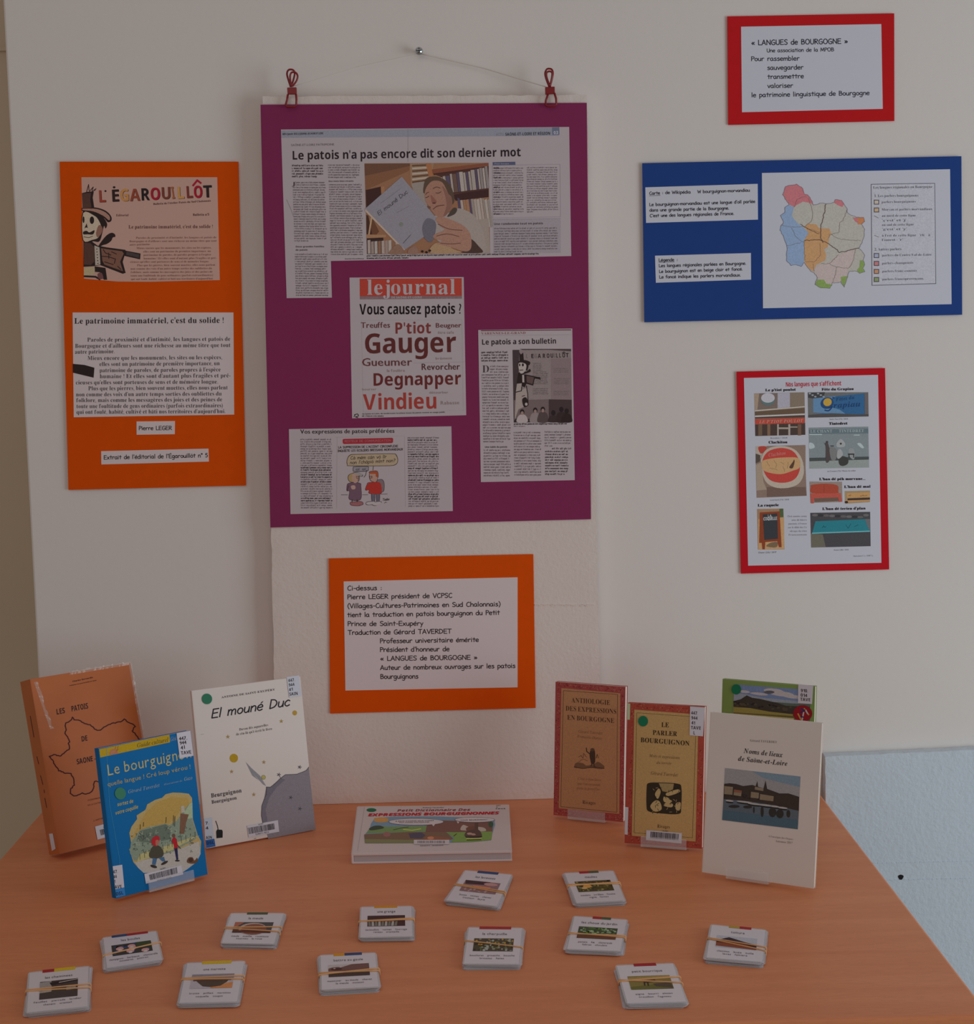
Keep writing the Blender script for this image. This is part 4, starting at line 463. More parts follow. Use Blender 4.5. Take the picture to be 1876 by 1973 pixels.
  's': (130, (65,139,43,137,26,130,15,118,11,101,12,90,15,82,20,75,37,63,73,46,78,40,77,32,73,28,67,26,47,26,23,32,12,36,12,5,32,-1,57,-2,82,0,100,9,111,22,115,40,114,52,110,60,105,67,88,78,53,94,49,99,48,103,52,109,65,112,83,109,102,102,113,128,90,137)),
  't': (115, (61,165,37,165,26,137,6,124,6,108,23,108,23,43,25,27,29,15,36,7,44,2,55,-2,76,-2,100,4,100,32,77,27,70,28,65,31,62,36,61,43,61,108,99,108,99,137,61,137)),
  'u': (160, (56,137,19,137,19,48,22,25,32,9,47,0,67,-2,80,-1,91,2,102,8,109,18,111,18,116,0,145,0,145,137,108,137,108,72,106,53,101,39,92,30,78,27,68,29,61,35,57,44,56,57)),
  'v': (157, (39,137,0,137,52,0,90,0,142,137,103,137,73,45,72,31,70,31,65,59)),
  'x': (158, (46,137,3,137,48,70,1,0,43,0,72,47,101,0,143,0,97,70,141,137,99,137,72,93)),
  'y': (157, (41,137,0,137,54,1,48,-15,42,-23,34,-28,8,-28,8,-58,28,-60,46,-57,62,-49,75,-36,85,-17,142,137,102,137,71,36,67,60)),
  'z': (130, (112,137,10,137,10,108,70,108,7,22,7,0,115,0,115,28,51,28,112,112)),
 },
}
for st, d in GLYPHS.items():
    for ch, (adv, *rest) in d.items():
        loops = [[Vector((q[i] / 250, q[i + 1] / 250, 0)) for i in range(0, len(q), 2)] for q in rest]
        vs, fs = [], []                          # every outer loop is filled with the holes that lie inside it
        ins = lambda p, l: sum((a.y > p.y) != (b_.y > p.y) and p.x < (b_.x - a.x) * (p.y - a.y) / (b_.y - a.y) + a.x for a, b_ in zip(l, l[1:] + l[:1])) % 2
        outer = [l for l in loops if not any(ins(l[0], o_) for o_ in loops if o_ is not l)]
        for l in outer:
            grp = [l] + [h_ for h_ in loops if h_ not in outer and ins(h_[0], l)]; k = len(vs)
            vs += [(v.x, v.y) for q in grp for v in q]; fs += [tuple(i + k for i in t) for t in tessellate_polygon(grp)]
        SB[(st, ch)] = (vs, fs, adv / 250)
def preload():                                   # plain sans letters come from Blender's own built-in font
    up = 'ABCDEFGHIJKLMNOPQRSTUVWXYZ'; objs = []
    for ch in up + up.lower() + "0123456789.,:;!?'()-/":
        cu = bpy.data.curves.new('glyph', 'FONT'); cu.body = ch; cu.resolution_u = 2
        o = bpy.data.objects.new('glyph', cu); COL.objects.link(o); objs.append((ch, o, cu))
    bpy.context.view_layer.update(); dgr = bpy.context.evaluated_depsgraph_get()
    for ch, o, cu in objs:
        me = o.evaluated_get(dgr).to_mesh()
        vs = [(v.co.x, v.co.y) for v in me.vertices]
        SB[('n', ch)] = (vs, [tuple(p.vertices) for p in me.polygons], (max(v[0] for v in vs) if vs else 0.2) + 0.06)
        o.evaluated_get(dgr).to_mesh_clear()
    for ch, o, cu in objs: bpy.data.objects.remove(o); bpy.data.curves.remove(cu)
preload()
CAPH = {st: max(v[1] for v in SB[(st, c)][0]) for st, c in (('n', 'H'), ('rb', 'L'), ('r', 'L'), ('ri', 'T'), ('rbi', 'L'), ('sb', 'L'))}

def sm(*p): return ('s', p)
def ln(*p): return ('l', p)
def oval(cx, cy, rx, ry, n=10): return ('l', tuple((cx + rx * math.sin(2 * PI * k / n), cy + ry * math.cos(2 * PI * k / n)) for k in range(n + 1)))
HAND = {   # rounded pen alphabet: x height 4.8, ascender 8
 'a': (5.2, [sm((3.7, 4.1), (2.2, 4.9), (.5, 3.4), (.5, 1.3), (1.8, 0), (3.3, 1.2), (3.8, 3.3), (3.8, 4.7)), ln((3.8, 4.2), (3.9, 1.4), (4.4, 0))]),
 'b': (5.0, [ln((.6, 8), (.6, 0)), sm((.6, 3.2), (2.1, 4.8), (3.8, 3.8), (3.9, 1.6), (2.4, 0), (.6, .6))]),
 'c': (4.6, [sm((3.7, 4.1), (2.3, 4.9), (.6, 3.4), (.6, 1.3), (2.1, 0), (3.9, .7))]),
 'd': (5.2, [ln((4.1, 8), (4.1, 0)), sm((4, 3.8), (2.4, 4.8), (.6, 3.4), (.6, 1.2), (2.2, 0), (4, 1))]),
 'e': (4.9, [sm((.6, 2.5), (2.4, 2.6), (3.9, 2.9), (3.6, 4.3), (2.2, 4.9), (.6, 3.6), (.5, 1.4), (2.1, 0), (4, .7))]),
 'f': (4.2, [sm((4, 7.4), (2.9, 8), (1.8, 6.8), (1.8, 3.5), (1.8, 0)), ln((.3, 4.7), (3.6, 4.7))]),
 'g': (5.2, [sm((3.8, 4.3), (2.2, 4.9), (.6, 3.6), (.7, 1.2), (2.2, .3), (3.9, 1.8)), sm((4, 4.8), (4.1, 0), (3.6, -2.3), (2.2, -3.1), (.5, -2.4))]),
 'h': (5.0, [ln((.6, 8), (.6, 0)), sm((.6, 2.8), (2.1, 4.7), (3.7, 4), (3.9, 2), (3.9, 0))]),
 'i': (2.3, [ln((.9, 4.8), (.9, 0)), ln((.9, 6.9), (.9, 6.3))]),
 'j': (3.0, [sm((1.9, 4.8), (2, -1.4), (1.3, -2.8), (-.2, -2.4)), ln((1.9, 6.9), (1.9, 6.3))]),
 'k': (4.7, [ln((.7, 8), (.7, 0)), ln((3.7, 4.8), (.8, 2.2), (4, 0))]),
 'l': (2.3, [ln((.9, 8), (.9, 0))]),
 'm': (6.9, [ln((.6, 4.8), (.6, 0)), sm((.6, 3), (1.7, 4.6), (3, 4), (3.2, 0)), sm((3.2, 3), (4.4, 4.6), (5.7, 4), (6, 0))]),
 'n': (4.9, [ln((.6, 4.8), (.6, 0)), sm((.6, 3), (2.1, 4.7), (3.7, 4), (3.9, 0))]),
 'o': (5.0, [oval(2.4, 2.4, 1.9, 2.4)]),
 'p': (5.0, [ln((.7, 4.8), (.7, -3.1)), sm((.7, 3.6), (2.2, 4.9), (4, 3.6), (3.8, 1.2), (2.2, .1), (.7, .9))]),
 'q': (5.2, [sm((4, 4.3), (2.3, 4.9), (.6, 3.4), (.8, 1), (2.4, .1), (4, 1.2)), ln((4.1, 4.8), (4.1, -3.1))]),
 'r': (4.3, [ln((.8, 4.8), (.8, 0)), sm((.8, 2.6), (1.6, 4.3), (2.8, 4.9), (3.7, 4.4))]),
 's': (4.4, [sm((3.5, 4.3), (2, 4.9), (.8, 3.8), (2.2, 2.7), (3.6, 1.4), (2.2, 0), (.4, .6))]),
 't': (4.3, [ln((2.1, 7), (2.1, 0)), ln((.3, 4.8), (3.9, 4.8))]),
 'u': (4.9, [sm((.6, 4.8), (.6, 1.5), (1.8, .1), (3.4, .9), (3.9, 3)), ln((3.9, 4.8), (4, 0))]),
 'v': (4.6, [ln((.4, 4.8), (2.2, 0), (4, 4.8))]),
 'w': (6.5, [ln((.4, 4.8), (1.7, 0), (3.2, 4), (4.8, 0), (6, 4.8))]),
 'x': (4.8, [ln((.5, 4.8), (4, 0)), ln((4, 4.8), (.5, 0))]),
 'y': (4.6, [ln((.5, 4.8), (2.3, .5)), ln((4, 4.8), (1, -3.1))]),
 'z': (4.5, [ln((.5, 4.7), (3.8, 4.7), (.6, .1), (4, .1))]),
 'A': (6.4, [ln((.4, 0), (3.1, 7.6), (5.6, 0)), ln((1.5, 2.6), (4.8, 2.6))]),
 'B': (5.6, [ln((.8, 7.6), (.8, 0)), sm((.8, 7.5), (3.6, 7.1), (3.7, 4.9), (.9, 4.1)), sm((.9, 4.1), (4.4, 3.5), (4.4, .8), (.8, .1))]),
 'C': (5.8, [sm((4.9, 6.6), (3.6, 7.6), (1.4, 6), (.7, 3), (1.6, .5), (3.4, 0), (5, .9))]),
 'D': (6.3, [ln((.8, 7.6), (.8, 0)), sm((.8, 7.5), (3.8, 6.8), (5.4, 4), (4, 1), (.8, .1))]),
 'E': (5.6, [ln((4.8, 7.5), (.8, 7.5), (.8, .1), (5, .1)), ln((.8, 4), (4.4, 4.1))]),
 'F': (5.2, [ln((4.8, 7.5), (.8, 7.5), (.8, 0)), ln((.8, 4), (4.2, 4.1))]),
 'G': (6.3, [sm((5.1, 6.8), (3.6, 7.6), (1.3, 6), (.7, 3), (1.8, .4), (4, 0), (5.5, 1.2), (5.4, 3.3)), ln((5.5, 3.4), (3, 3.4))]),
 'H': (6.0, [ln((.8, 7.6), (.8, 0)), ln((5, 7.6), (5, 0)), ln((.8, 3.9), (5, 3.9))]),
 'I': (3.8, [ln((1.9, 7.5), (1.9, .1)), ln((.4, 7.5), (3.4, 7.5)), ln((.4, .1), (3.4, .1))]),
 'L': (5.0, [ln((.8, 7.6), (.8, .1), (4.7, .1))]),
 'M': (7.6, [ln((.6, 0), (1.4, 7.6), (3.6, 1), (5.9, 7.6), (6.8, 0))]),
 'N': (6.6, [ln((.8, 0), (.8, 7.6), (5.6, 0), (5.6, 7.6))]),
 'O': (6.8, [oval(3.3, 3.8, 2.7, 3.8, 14)]),
 'P': (5.0, [ln((.8, 7.6), (.8, 0)), sm((.8, 7.5), (4, 7), (4.2, 4.6), (.8, 3.6))]),
 'Q': (6.8, [oval(3.3, 3.8, 2.7, 3.8, 14), ln((3.4, 1.8), (5.8, -1))]),
 'R': (5.7, [ln((.8, 7.6), (.8, 0)), sm((.8, 7.5), (4, 7), (4.2, 4.8), (.8, 3.8)), ln((1.5, 3.8), (5.2, 0))]),
 'S': (5.4, [sm((4.6, 6.7), (3, 7.6), (1, 6.6), (1.4, 4.6), (3.8, 3.4), (4.4, 1.4), (2.6, 0), (.5, .8))]),
 'T': (5.9, [ln((3, 7.5), (2.9, 0)), ln((.3, 7.5), (5.6, 7.5))]),
 'U': (6.0, [sm((.8, 7.6), (.8, 2.6), (1.8, .4), (3.6, .1), (5, 1.8), (5.1, 7.6))]),
 'V': (5.8, [ln((.4, 7.6), (2.9, 0), (5.4, 7.6))]),
 'W': (8.0, [ln((.4, 7.6), (2.1, 0), (4, 6), (5.8, 0), (7.6, 7.6))]),
 'X': (6.0, [ln((.6, 7.6), (5.2, 0)), ln((5.2, 7.6), (.6, 0))]),
 '5': (4.8, [ln((4, 7.5), (1.2, 7.5), (.9, 4.4)), sm((.9, 4.4), (2.6, 4.9), (4.2, 2.8), (2.6, .2), (.6, .6))]),
 '-': (3.6, [ln((.5, 3), (3, 3))]), '.': (2.0, [ln((.8, .6), (.8, 0))]), ',': (2.2, [ln((1, .6), (.6, -1.2))]),
 ':': (2.6, [ln((1.2, .9), (1.2, .3)), ln((1.2, 4.2), (1.2, 3.6))]), "'": (2.0, [ln((.9, 7.8), (.8, 6))]),
 '(': (3.0, [sm((2.4, 8.2), (.8, 5.4), (.7, 2), (2.2, -1.6))]), ')': (3.0, [sm((.6, 8.2), (2.2, 5.4), (2.3, 2), (.8, -1.6))]),
 '\u00ab': (5.4, [ln((2.4, 4.4), (.8, 2.6), (2.4, .8)), ln((4.4, 4.4), (2.8, 2.6), (4.4, .8))]),
 '\u00bb': (5.4, [ln((.8, 4.4), (2.4, 2.6), (.8, .8)), ln((2.8, 4.4), (4.4, 2.6), (2.8, .8))]),
 '\u00b0': (3.2, [oval(1.5, 6.6, 1, 1, 8)]), '!': (2.4, [ln((1, 7.6), (1, 2.4)), ln((1, .6), (1, 0))]),
 '?': (4.6, [sm((.6, 6.4), (2.2, 7.6), (3.9, 6), (2.4, 3.8), (2.2, 2.2)), ln((2.2, .6), (2.2, 0))]), '_': (4.0, [ln((0, -1.2), (4, -1.2))]),
}
def spline(p, n=4):
    out = []
    for i in range(len(p) - 1):
        a = p[max(i - 1, 0)]; b_ = p[i]; c = p[i + 1]; d = p[min(i + 2, len(p) - 1)]
        for k in range(n):
            t = k / n
            out.append(tuple(0.5 * ((2 * b_[j]) + (c[j] - a[j]) * t + (2 * a[j] - 5 * b_[j] + 4 * c[j] - d[j]) * t * t + (3 * b_[j] - a[j] - 3 * c[j] + d[j]) * t ** 3) for j in (0, 1)))
    out.append(tuple(p[-1])); return out

ACC = {'\u0301': 'a', '\u0300': 'g', '\u0302': 'c', '\u0308': 'd', '\u0327': 'k'}
INK = C(34, 26, 30)
EPS = 0.00007
class Print:
    """flat print on a plane; coordinates are those of one magnified view of the photograph"""
    def __init__(self, plane, lift, ox=0.0, oy=0.0, s=1.0, gain=1.0):
        self.g = gain; self.p = plane; self.lift = lift; self.mb = MB(); self.view(ox, oy, s); self.quad = None; self.up = None; self.L = 1
    def view(self, ox, oy, s): self.ox, self.oy, self.s = ox, oy, s; return self
    def px(self, x, y):
        if self.quad:                            # unit square on four photo corners TL TR BR BL
            a, b_, c, d = self.quad; u, v = x, y
            return tuple((a[k] * (1 - u) + b_[k] * u) * (1 - v) + (d[k] * (1 - u) + c[k] * u) * v for k in (0, 1))
        return (self.ox + x / self.s, self.oy + y / self.s)
    def pt(self, x, y, L):
        if self.quad: x, y = self.px(x, y)
        else: x = self.ox + x / self.s; y = self.oy + y / self.s
        return self.p.raw(x, y, self.lift + EPS * L)
    def poly(self, pts, col, L=1):
        L += (len(self.mb.f) % 15) * 0.05          # no two shapes share a plane exactly
        self.mb.face([self.pt(x, y, L) for x, y in pts][::-1], col)
    def rect(self, x0, y0, x1, y1, col, L=1): self.poly([(x0, y0), (x1, y0), (x1, y1), (x0, y1)], col, L)
    def ell(self, cx, cy, rx, ry, col, L=1, n=20, rot=0.0):
        self.poly([(cx + rx * math.cos(t) * math.cos(rot) - ry * math.sin(t) * math.sin(rot), cy + rx * math.cos(t) * math.sin(rot) + ry * math.sin(t) * math.cos(rot)) for t in [2 * PI * k / n for k in range(n)]], col, L)
    def blob(self, pts, col, L=1, n=4): # smooth closed outline
        q = list(pts); q = q + q[:1]; p = q; out = []
        m_ = len(pts)
        for i in range(m_):
            a, b_, c, d = pts[i - 1], pts[i], pts[(i + 1) % m_], pts[(i + 2) % m_]
            for k in range(n):
                t = k / n
                out.append(tuple(0.5 * ((2 * b_[j]) + (c[j] - a[j]) * t + (2 * a[j] - 5 * b_[j] + 4 * c[j] - d[j]) * t * t + (3 * b_[j] - a[j] - 3 * c[j] + d[j]) * t ** 3) for j in (0, 1)))
        self.poly(out, col, L)
    def line(self, pts, wd, col, L=2, smooth=False, closed=False):
        if smooth: pts = spline(pts)
        if closed: pts = list(pts) + [pts[0]]
        h = wd / 2
        for (x0, y0), (x1, y1) in zip(pts, pts[1:]):
            dx, dy = x1 - x0, y1 - y0; l = math.hypot(dx, dy)
            if l < 1e-9: continue
            dx, dy = dx / l * h, dy / l * h; ex, ey = dx * .6, dy * .6
            self.poly([(x0 - ex - dy, y0 - ey + dx), (x0 - ex + dy, y0 - ey - dx), (x1 + ex + dy, y1 + ey - dx), (x1 + ex - dy, y1 + ey + dx)], col, L)
    def frame(self, x0, y0, x1, y1, wd, col, L=2, k=0.0):
        w_ = x1 - x0
        self.line([(x0, y0), (x1, y0 + k * w_), (x1, y1 + k * w_), (x0, y1)], wd, col, L, closed=True)
    def text(self, s, x0, y0, x1, y1, h, col=INK, st='n', L=3, sw=0.9, slant=0.0, up=None):
        """baseline from (x0,y0) to (x1,y1), capitals h high"""
        up = up or self.up
        l = math.hypot(x1 - x0, y1 - y0); ax = ((x1 - x0) / l, (y1 - y0) / l)
        if up: n_ = math.hypot(*up); uy = (up[0] / n_, up[1] / n_)
        else: uy = (ax[1], -ax[0])
        items = []; x = 0.0
        for ch in unicodedata.normalize('NFD', s.replace('\u2019', "'").replace('\u00b0', '\u00b0')):
            if ch in ACC: items.append((items[-1][0], ch, items[-1][2], True)); continue
            if ch == ' ': x += 4.0 if st == 'hand' else 0.26; continue
            if st == 'hand':
                g = HAND.get(ch) or HAND.get(ch.lower()) or HAND['o']; adv = g[0]
            else:
                g = SB.get((st, ch)) or SB[('n', ch)] if (('n', ch) in SB) else SB[('n', '-')]; adv = g[2]
            items.append((x, ch, g, False)); x += adv
        tot = max(x - (0.4 if st == 'hand' else 0.05), 1e-6); sx = l / tot
        cap = 7.6 if st == 'hand' else CAPH[st]; sy = h / cap
        def tr(gx, gy, gx0):
            X = (gx + gx0) * sx + slant * gy * sy; Y = gy * sy
            return (x0 + ax[0] * X + uy[0] * Y, y0 + ax[1] * X + uy[1] * Y)
        lastch = 'a'
        for gx0, ch, g, acc in items:
            if acc:
                hi = lastch.isupper() or lastch in 'bdfhkl'
                U = cap / 0.72
                if st == 'hand': wgl = g[0]
                else: wgl = max(v[0] for v in g[0]) + min(v[0] for v in g[0])
                c0 = wgl / 2; yb = cap * (1.1 if hi else 0.78); a = cap * 0.2; t = cap * 0.055
                k = ACC[ch]
                def P(pts): self.poly([tr(px_, py_, gx0) for px_, py_ in pts], col, L)
                if k == 'a': P([(c0 - a * .4, yb), (c0 - a * .4 + 2 * t, yb - t * .5), (c0 + a * 1.0, yb + a), (c0 + a * .3, yb + a)])
                if k == 'g': P([(c0 + a * .4, yb), (c0 + a * .4 - 2 * t, yb - t * .5), (c0 - a * 1.0, yb + a), (c0 - a * .3, yb + a)])
                if k == 'c':
                    P([(c0 - a * 1.1, yb), (c0 - a * .7, yb - t * .3), (c0 + .0, yb + a * .6), (c0, yb + a)])
                    P([(c0 + a * 1.1, yb), (c0 + a * .7, yb - t * .3), (c0 - .0, yb + a * .6), (c0, yb + a)])
                if k == 'd':
                    for q in (-.8, .8): P([(c0 + a * q - t, yb), (c0 + a * q + t, yb), (c0 + a * q + t, yb + 2 * t), (c0 + a * q - t, yb + 2 * t)])
                if k == 'k': P([(c0 - t, 0), (c0 + t, 0), (c0 + t * 2, -a), (c0 - t, -a)])
                continue
            lastch = ch
            if st == 'hand':
                for kind, pts in g[1]:
                    q = [tr(a_, b_, gx0) for a_, b_ in (spline(pts, 3) if kind == 's' else pts)]
                    self.line(q, sw * 1.2 * sy, col, L)
            else:
                vs, fs, _ = g
                base = len(self.mb.v)
                Lg = L + (len(self.mb.f) % 15) * 0.05; self.mb.v += [self.pt(*tr(a_, b_, gx0), Lg) for a_, b_ in vs]
                for f_ in fs: self.mb.f.append(tuple(base + i for i in f_)); self.mb.c.append(col)
    def rows(self, x0, y0, x1, n, pitch, xh, col=None, k=0.0, seed=1, indent=0, last=1.0, wd=None, lw=None, dx=0.0, dark=0.0):
        """n lines of print too small to read: stems and bowls of letters grouped into words"""
        rnd = random.Random(seed); col = col or C(60, 50, 56); lw = lw or xh * 0.85; wd = wd or xh * 0.25
        for i in range(n):
            X0 = x0 + dx * i; X1 = x1 + dx * i
            y = y0 + i * pitch; x = X0 + (indent if i == 0 else 0)
            xe = X1 - (0 if i < n - 1 else (1 - last) * (X1 - X0)) - rnd.random() * lw * 1.2
            while x < xe - lw:
                for _ in range(min(rnd.choice((1, 2, 3, 4, 5, 6, 7, 8)), int((xe - x) / lw))):
                    r = rnd.random(); yy = y + k * (x - X0); top = xh * (1.55 if r < .2 else 1.0); bot = xh * (.5 if r > .9 else 0)
                    self.poly([(x, yy - top), (x + wd, yy - top), (x + wd, yy + bot), (x, yy + bot)], col, 3)
                    if r < .85:
                        yq = yy - xh * rnd.choice((0.0, 0.45, .8)); 
                        self.poly([(x, yq - wd * .8), (x + lw * .8, yq - wd * .8), (x + lw * .8, yq), (x, yq)], col, 3)
                    if r > .35:
                        self.poly([(x + lw * .55, yy - xh), (x + lw * .55 + wd, yy - xh), (x + lw * .55 + wd, yy), (x + lw * .55, yy)], col, 3)
                    x += lw
                x += lw * 0.7
    def done(self, name, parent):
        if self.g != 1.0: self.mb.c = [tuple(x * self.g for x in c[:3]) + (1.0,) for c in self.mb.c]
        if self.mb.f: return build(name, self.mb, M_INK, parent)

def slab(plane, quad, lift, th):
    """sheet or board: four photo corners TL TR BR BL on the plane, given real thickness"""
    mb = MB(); top = [plane.at(x, y, lift) for x, y in quad][::-1]
    mb.hexa(top, [p - plane.n * th for p in top]); return mb
def V(ox, oy, s, *pts): return [(ox + x / s, oy + y / s) for x, y in pts]

# ------------------------------------------------------------------ the setting
WY = 0.025
mb = MB(); mb.box(-0.668, 2.6, WY, WY + 0.12, 0, 2.7); struct('wall_back', mb, M_WALL, bevel=0.003)
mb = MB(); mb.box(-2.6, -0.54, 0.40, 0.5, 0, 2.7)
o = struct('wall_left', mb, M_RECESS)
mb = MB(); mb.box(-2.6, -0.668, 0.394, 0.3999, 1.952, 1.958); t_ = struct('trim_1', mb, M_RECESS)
mb = MB(); mb.box(-2.6, 2.6, -4.2, 0.5, -0.05, 0); struct('floor', mb, M_FLOOR)

WALL = Plane((0, WY, 1), (0, -1, 0))
FOAM = Plane((0, 0.0, 1), (0, -1, 0))

# table: 120 x 80 cm laminate top on a steel frame
T = thing('table', 'beech-laminate table with rounded front edge carrying the books and cards', 'table', (-0.066, -0.4, 0))
TX0, TX1, TY0, TY1, TZ = -0.667, 0.536, -0.826, 0.0185, 0.74
mb = MB(); mb.box(TX0, TX1, TY0, TY1, TZ - 0.024, TZ)
o = build('table_top', mb, M_WOOD, T); bv = o.modifiers.new('bevel', 'BEVEL'); bv.width = 0.004; bv.segments = 3; bv.limit_method = 'ANGLE'
for y0 in (TY0 + .05, TY1 - .07):
    mb = MB(); mb.box(TX0 + .06, TX1 - .06, y0, y0 + .02, TZ - .075, TZ - .0242); build('apron', mb, M_METAL, T)
for lx in (TX0 + .04, TX1 - .08):
    for ly in (TY0 + .04, TY1 - .08):
        mb = MB(); mb.box(lx, lx + .04, ly, ly + .04, 0, TZ - .0242); build('leg', mb, M_METAL, T, bevel=0.003)

# polystyrene boards -----------------------------------------------------------
def rough_board(name, label, quad_world, th, material, cell=0.012, amp=0.0007):
    """quad_world: TL TR BR BL on its front face; knobbly edges"""
    tl, tr, br, bl = [Vector(p) for p in quad_world]
    root = thing(name, label, 'polystyrene board', (bl + br) / 2)
    nx = max(2, int((tr - tl).length / cell)); nz = max(2, int((tl - bl).length / cell)); rnd = random.Random(3)
    mb = MB(); idx = {}
    for layer, dy in ((0, 0.0), (1, th)):
        for j in range(nz + 1):
            for i in range(nx + 1):
                u, v = i / nx, j / nz; p = (bl * (1 - u) + br * u) * (1 - v) + (tl * (1 - u) + tr * u) * v
                e = i in (0, nx) or j in (0, nz); a = amp if e else 0
                idx[layer, i, j] = len(mb.v); mb.v.append((p.x + rnd.uniform(-a, a), p.y + dy + (rnd.uniform(0, a) if layer == 0 else 0) + .0002, p.z + (rnd.uniform(-a, a) if j else 0)))
    for j in range(nz):
        for i in range(nx):
            for layer in (0, 1):
                q = (idx[layer, i, j], idx[layer, i + 1, j], idx[layer, i + 1, j + 1], idx[layer, i, j + 1]); mb.f.append(q if layer == 0 else q[::-1]); mb.c.append(None)
    for i in range(nx):
        for j in (0, nz):
            q = (idx[0, i, j], idx[1, i, j], idx[1, i + 1, j], idx[0, i + 1, j]); mb.f.append(q if j == 0 else q[::-1]); mb.c.append(None)
    for j in range(nz):
        for i in (0, nx):
            q = (idx[0, i, j], idx[0, i, j + 1], idx[1, i, j + 1], idx[1, i, j]); mb.f.append(q if i == 0 else q[::-1]); mb.c.append(None)
    return root, build('foam_panel', mb, material, root)
tl = FOAM.at(505, 186); tr = FOAM.at(1130, 183); 
bl = FOAM.at(530, 1400); br = FOAM.at(1158, 1400)
zb = TZ + 0.0004
def ext(a, b_): t = (a.z - zb) / (a.z - b_.z); return a + (b_ - a) * t
bl, br = ext(tl, bl), ext(tr, br)
board, bpanel = rough_board('display_board', 'tall white polystyrene board hung from a nail, standing on the table', [tl, tr, br, bl], 0.018, M_FOAM)
P0 = Print(FOAM, 0.0002)
mb = MB()                                              # seam ridge moulded across the board, and chipped beads
for i in range(26):
    x0 = 1032 + i * 4.4; y0 = 1166 + random.uniform(-1, 1) 
    a = FOAM.at(x0, y0, 0.0001); mb.hexa([a + Vector((-.002, -.0007, .001)), a + Vector((.002, -.0007, .001)), a + Vector((.002, -.0004, -.001)), a + Vector((-.002, -.0004, -.001))], [a + Vector((-.002, .0006, .001)), a + Vector((.002, .0006, .001)), a + Vector((.002, .0006, -.001)), a + Vector((-.002, .0006, -.001))])
o = build('moulded_ridge', mb, M_FOAM, board); o['kind'] = 'stuff'
a = WALL; RP = Plane((0, 0.002, 1), (0, -1, 0))
p1 = RP.at(1590, 1458); p2 = RP.at(1876, 1445); dz = (p2.z - p1.z) / (p2.x - p1.x)
rp, rpanel = rough_board('leaning_board', 'bluish white polystyrene board standing on the floor right of the table', [p1, p1 + Vector((.8, 0, .8 * dz)), (p1.x + .805, 0.002, 0.0), (p1.x + 0.006, 0.002, 0.0)], 0.021, M_FOAM_B)
hole = RP.at(1735, 1690); mb = MB(); mb.hexa([hole + Vector((.0042 * math.cos(t) * (1 + .2 * math.sin(3 * t)), -.0004, .0042 * math.sin(t))) for t in [2 * PI * k / 12 for k in range(12)]],
     [hole + Vector((.003 * math.cos(t), .003, .003 * math.sin(t))) for t in [2 * PI * k / 12 for k in range(12)]])
build('pin_hole', mb, mat('hole_dark', C(20, 18, 18), 0.9), rp)
mb = MB()
for yy in (1664, 1697):
    for x in range(1640 + (yy - 1664) , 1876, 9):
        a_ = RP.at(x, yy - (x - 1640) * .022); e = random.uniform(.0015, .003)
        mb.hexa([a_ + Vector((-.003, -.0004, .0006)), a_ + Vector((e, -.0004, .0006)), a_ + Vector((e, -.0003, -.0006)), a_ + Vector((-.003, -.0003, -.0006))], [a_ + Vector((-.003, .001, .0006)), a_ + Vector((e, .001, .0006)), a_ + Vector((e, .001, -.0006)), a_ + Vector((-.003, .001, -.0006))])
o = build('moulded_ridge', mb, M_FOAM_B, rp); o['kind'] = 'stuff'

# ------------------------------------------------------------------ posters
def poster(name, label, cat, plane, quad, material, stand=0.004, th=0.0012):
    c = (plane.at(*quad[2]) + plane.at(*quad[3])) / 2
    root = thing(name, label, cat, c)
    bk = build('backing_card', slab(plane, quad, stand, th), material, root)
    if stand - th > 0.0006:                            # putty pads that hold the card off the wall
        for u, v in ((.1, .08), (.9, .08), (.1, .92), (.9, .92)):
            a, b_, c_, d = quad
            x = (a[0] * (1 - u) + b_[0] * u) * (1 - v) + (d[0] * (1 - u) + c_[0] * u) * v; y = (a[1] * (1 - u) + b_[1] * u) * (1 - v) + (d[1] * (1 - u) + c_[1] * u) * v
            mb = MB(); ring = [plane.at(x, y, stand - th - .0001) + Vector((.006 * math.cos(t), 0, .006 * math.sin(t))) for t in [2 * PI * k / 10 for k in range(10)]]
            mb.hexa(ring, [p + Vector((0, stand - th - .0003, 0)) for p in ring]); build('adhesive_pad', mb, M_TACK, root)
    return root, stand
def sheet(root, plane, quad, lift, material, name='paper_sheet', th=0.0004):
    return build(name, slab(plane, quad, lift + th, th * 0.98), material, root), lift + th

# --- left orange poster
Q = [(116, 312), (460, 312), (474.5, 935), (133, 943.5)]
R1, L0 = poster('orange_poster', 'tall orange poster at the left with a scarecrow page above a long text', 'poster', WALL, Q, M_ORANGE)
q = V(100, 300, 4.69, (272, 197), (1497, 197), (1520, 1125), (1200, 1132), (900, 1140), (600, 1138), (295, 1112))
s_, l_ = sheet(R1, WALL, q, L0, M_TAN, 'picture_page')
p = Print(WALL, l_, 100, 300, 4.69)
K = C(36, 26, 26); BR = C(72, 48, 42); GR = C(132, 118, 104)
cols = [C(128, 52, 40), C(40, 26, 26), C(172, 120, 62), C(122, 56, 40), C(30, 24, 26), C(138, 18, 40), C(100, 50, 40), C(140, 80, 50), C(176, 128, 70), C(104, 44, 40), C(138, 18, 40), C(34, 26, 28)]
xs = [(425, 495, 424), (540, 615, 418), (622, 702, 414), (712, 805, 412), (806, 890, 406), (893, 985, 402), (990, 1078, 396), (1092, 1118, 392), (1135, 1203, 392), (1215, 1280, 386), (1284, 1366, 384), (1372, 1452, 380)]
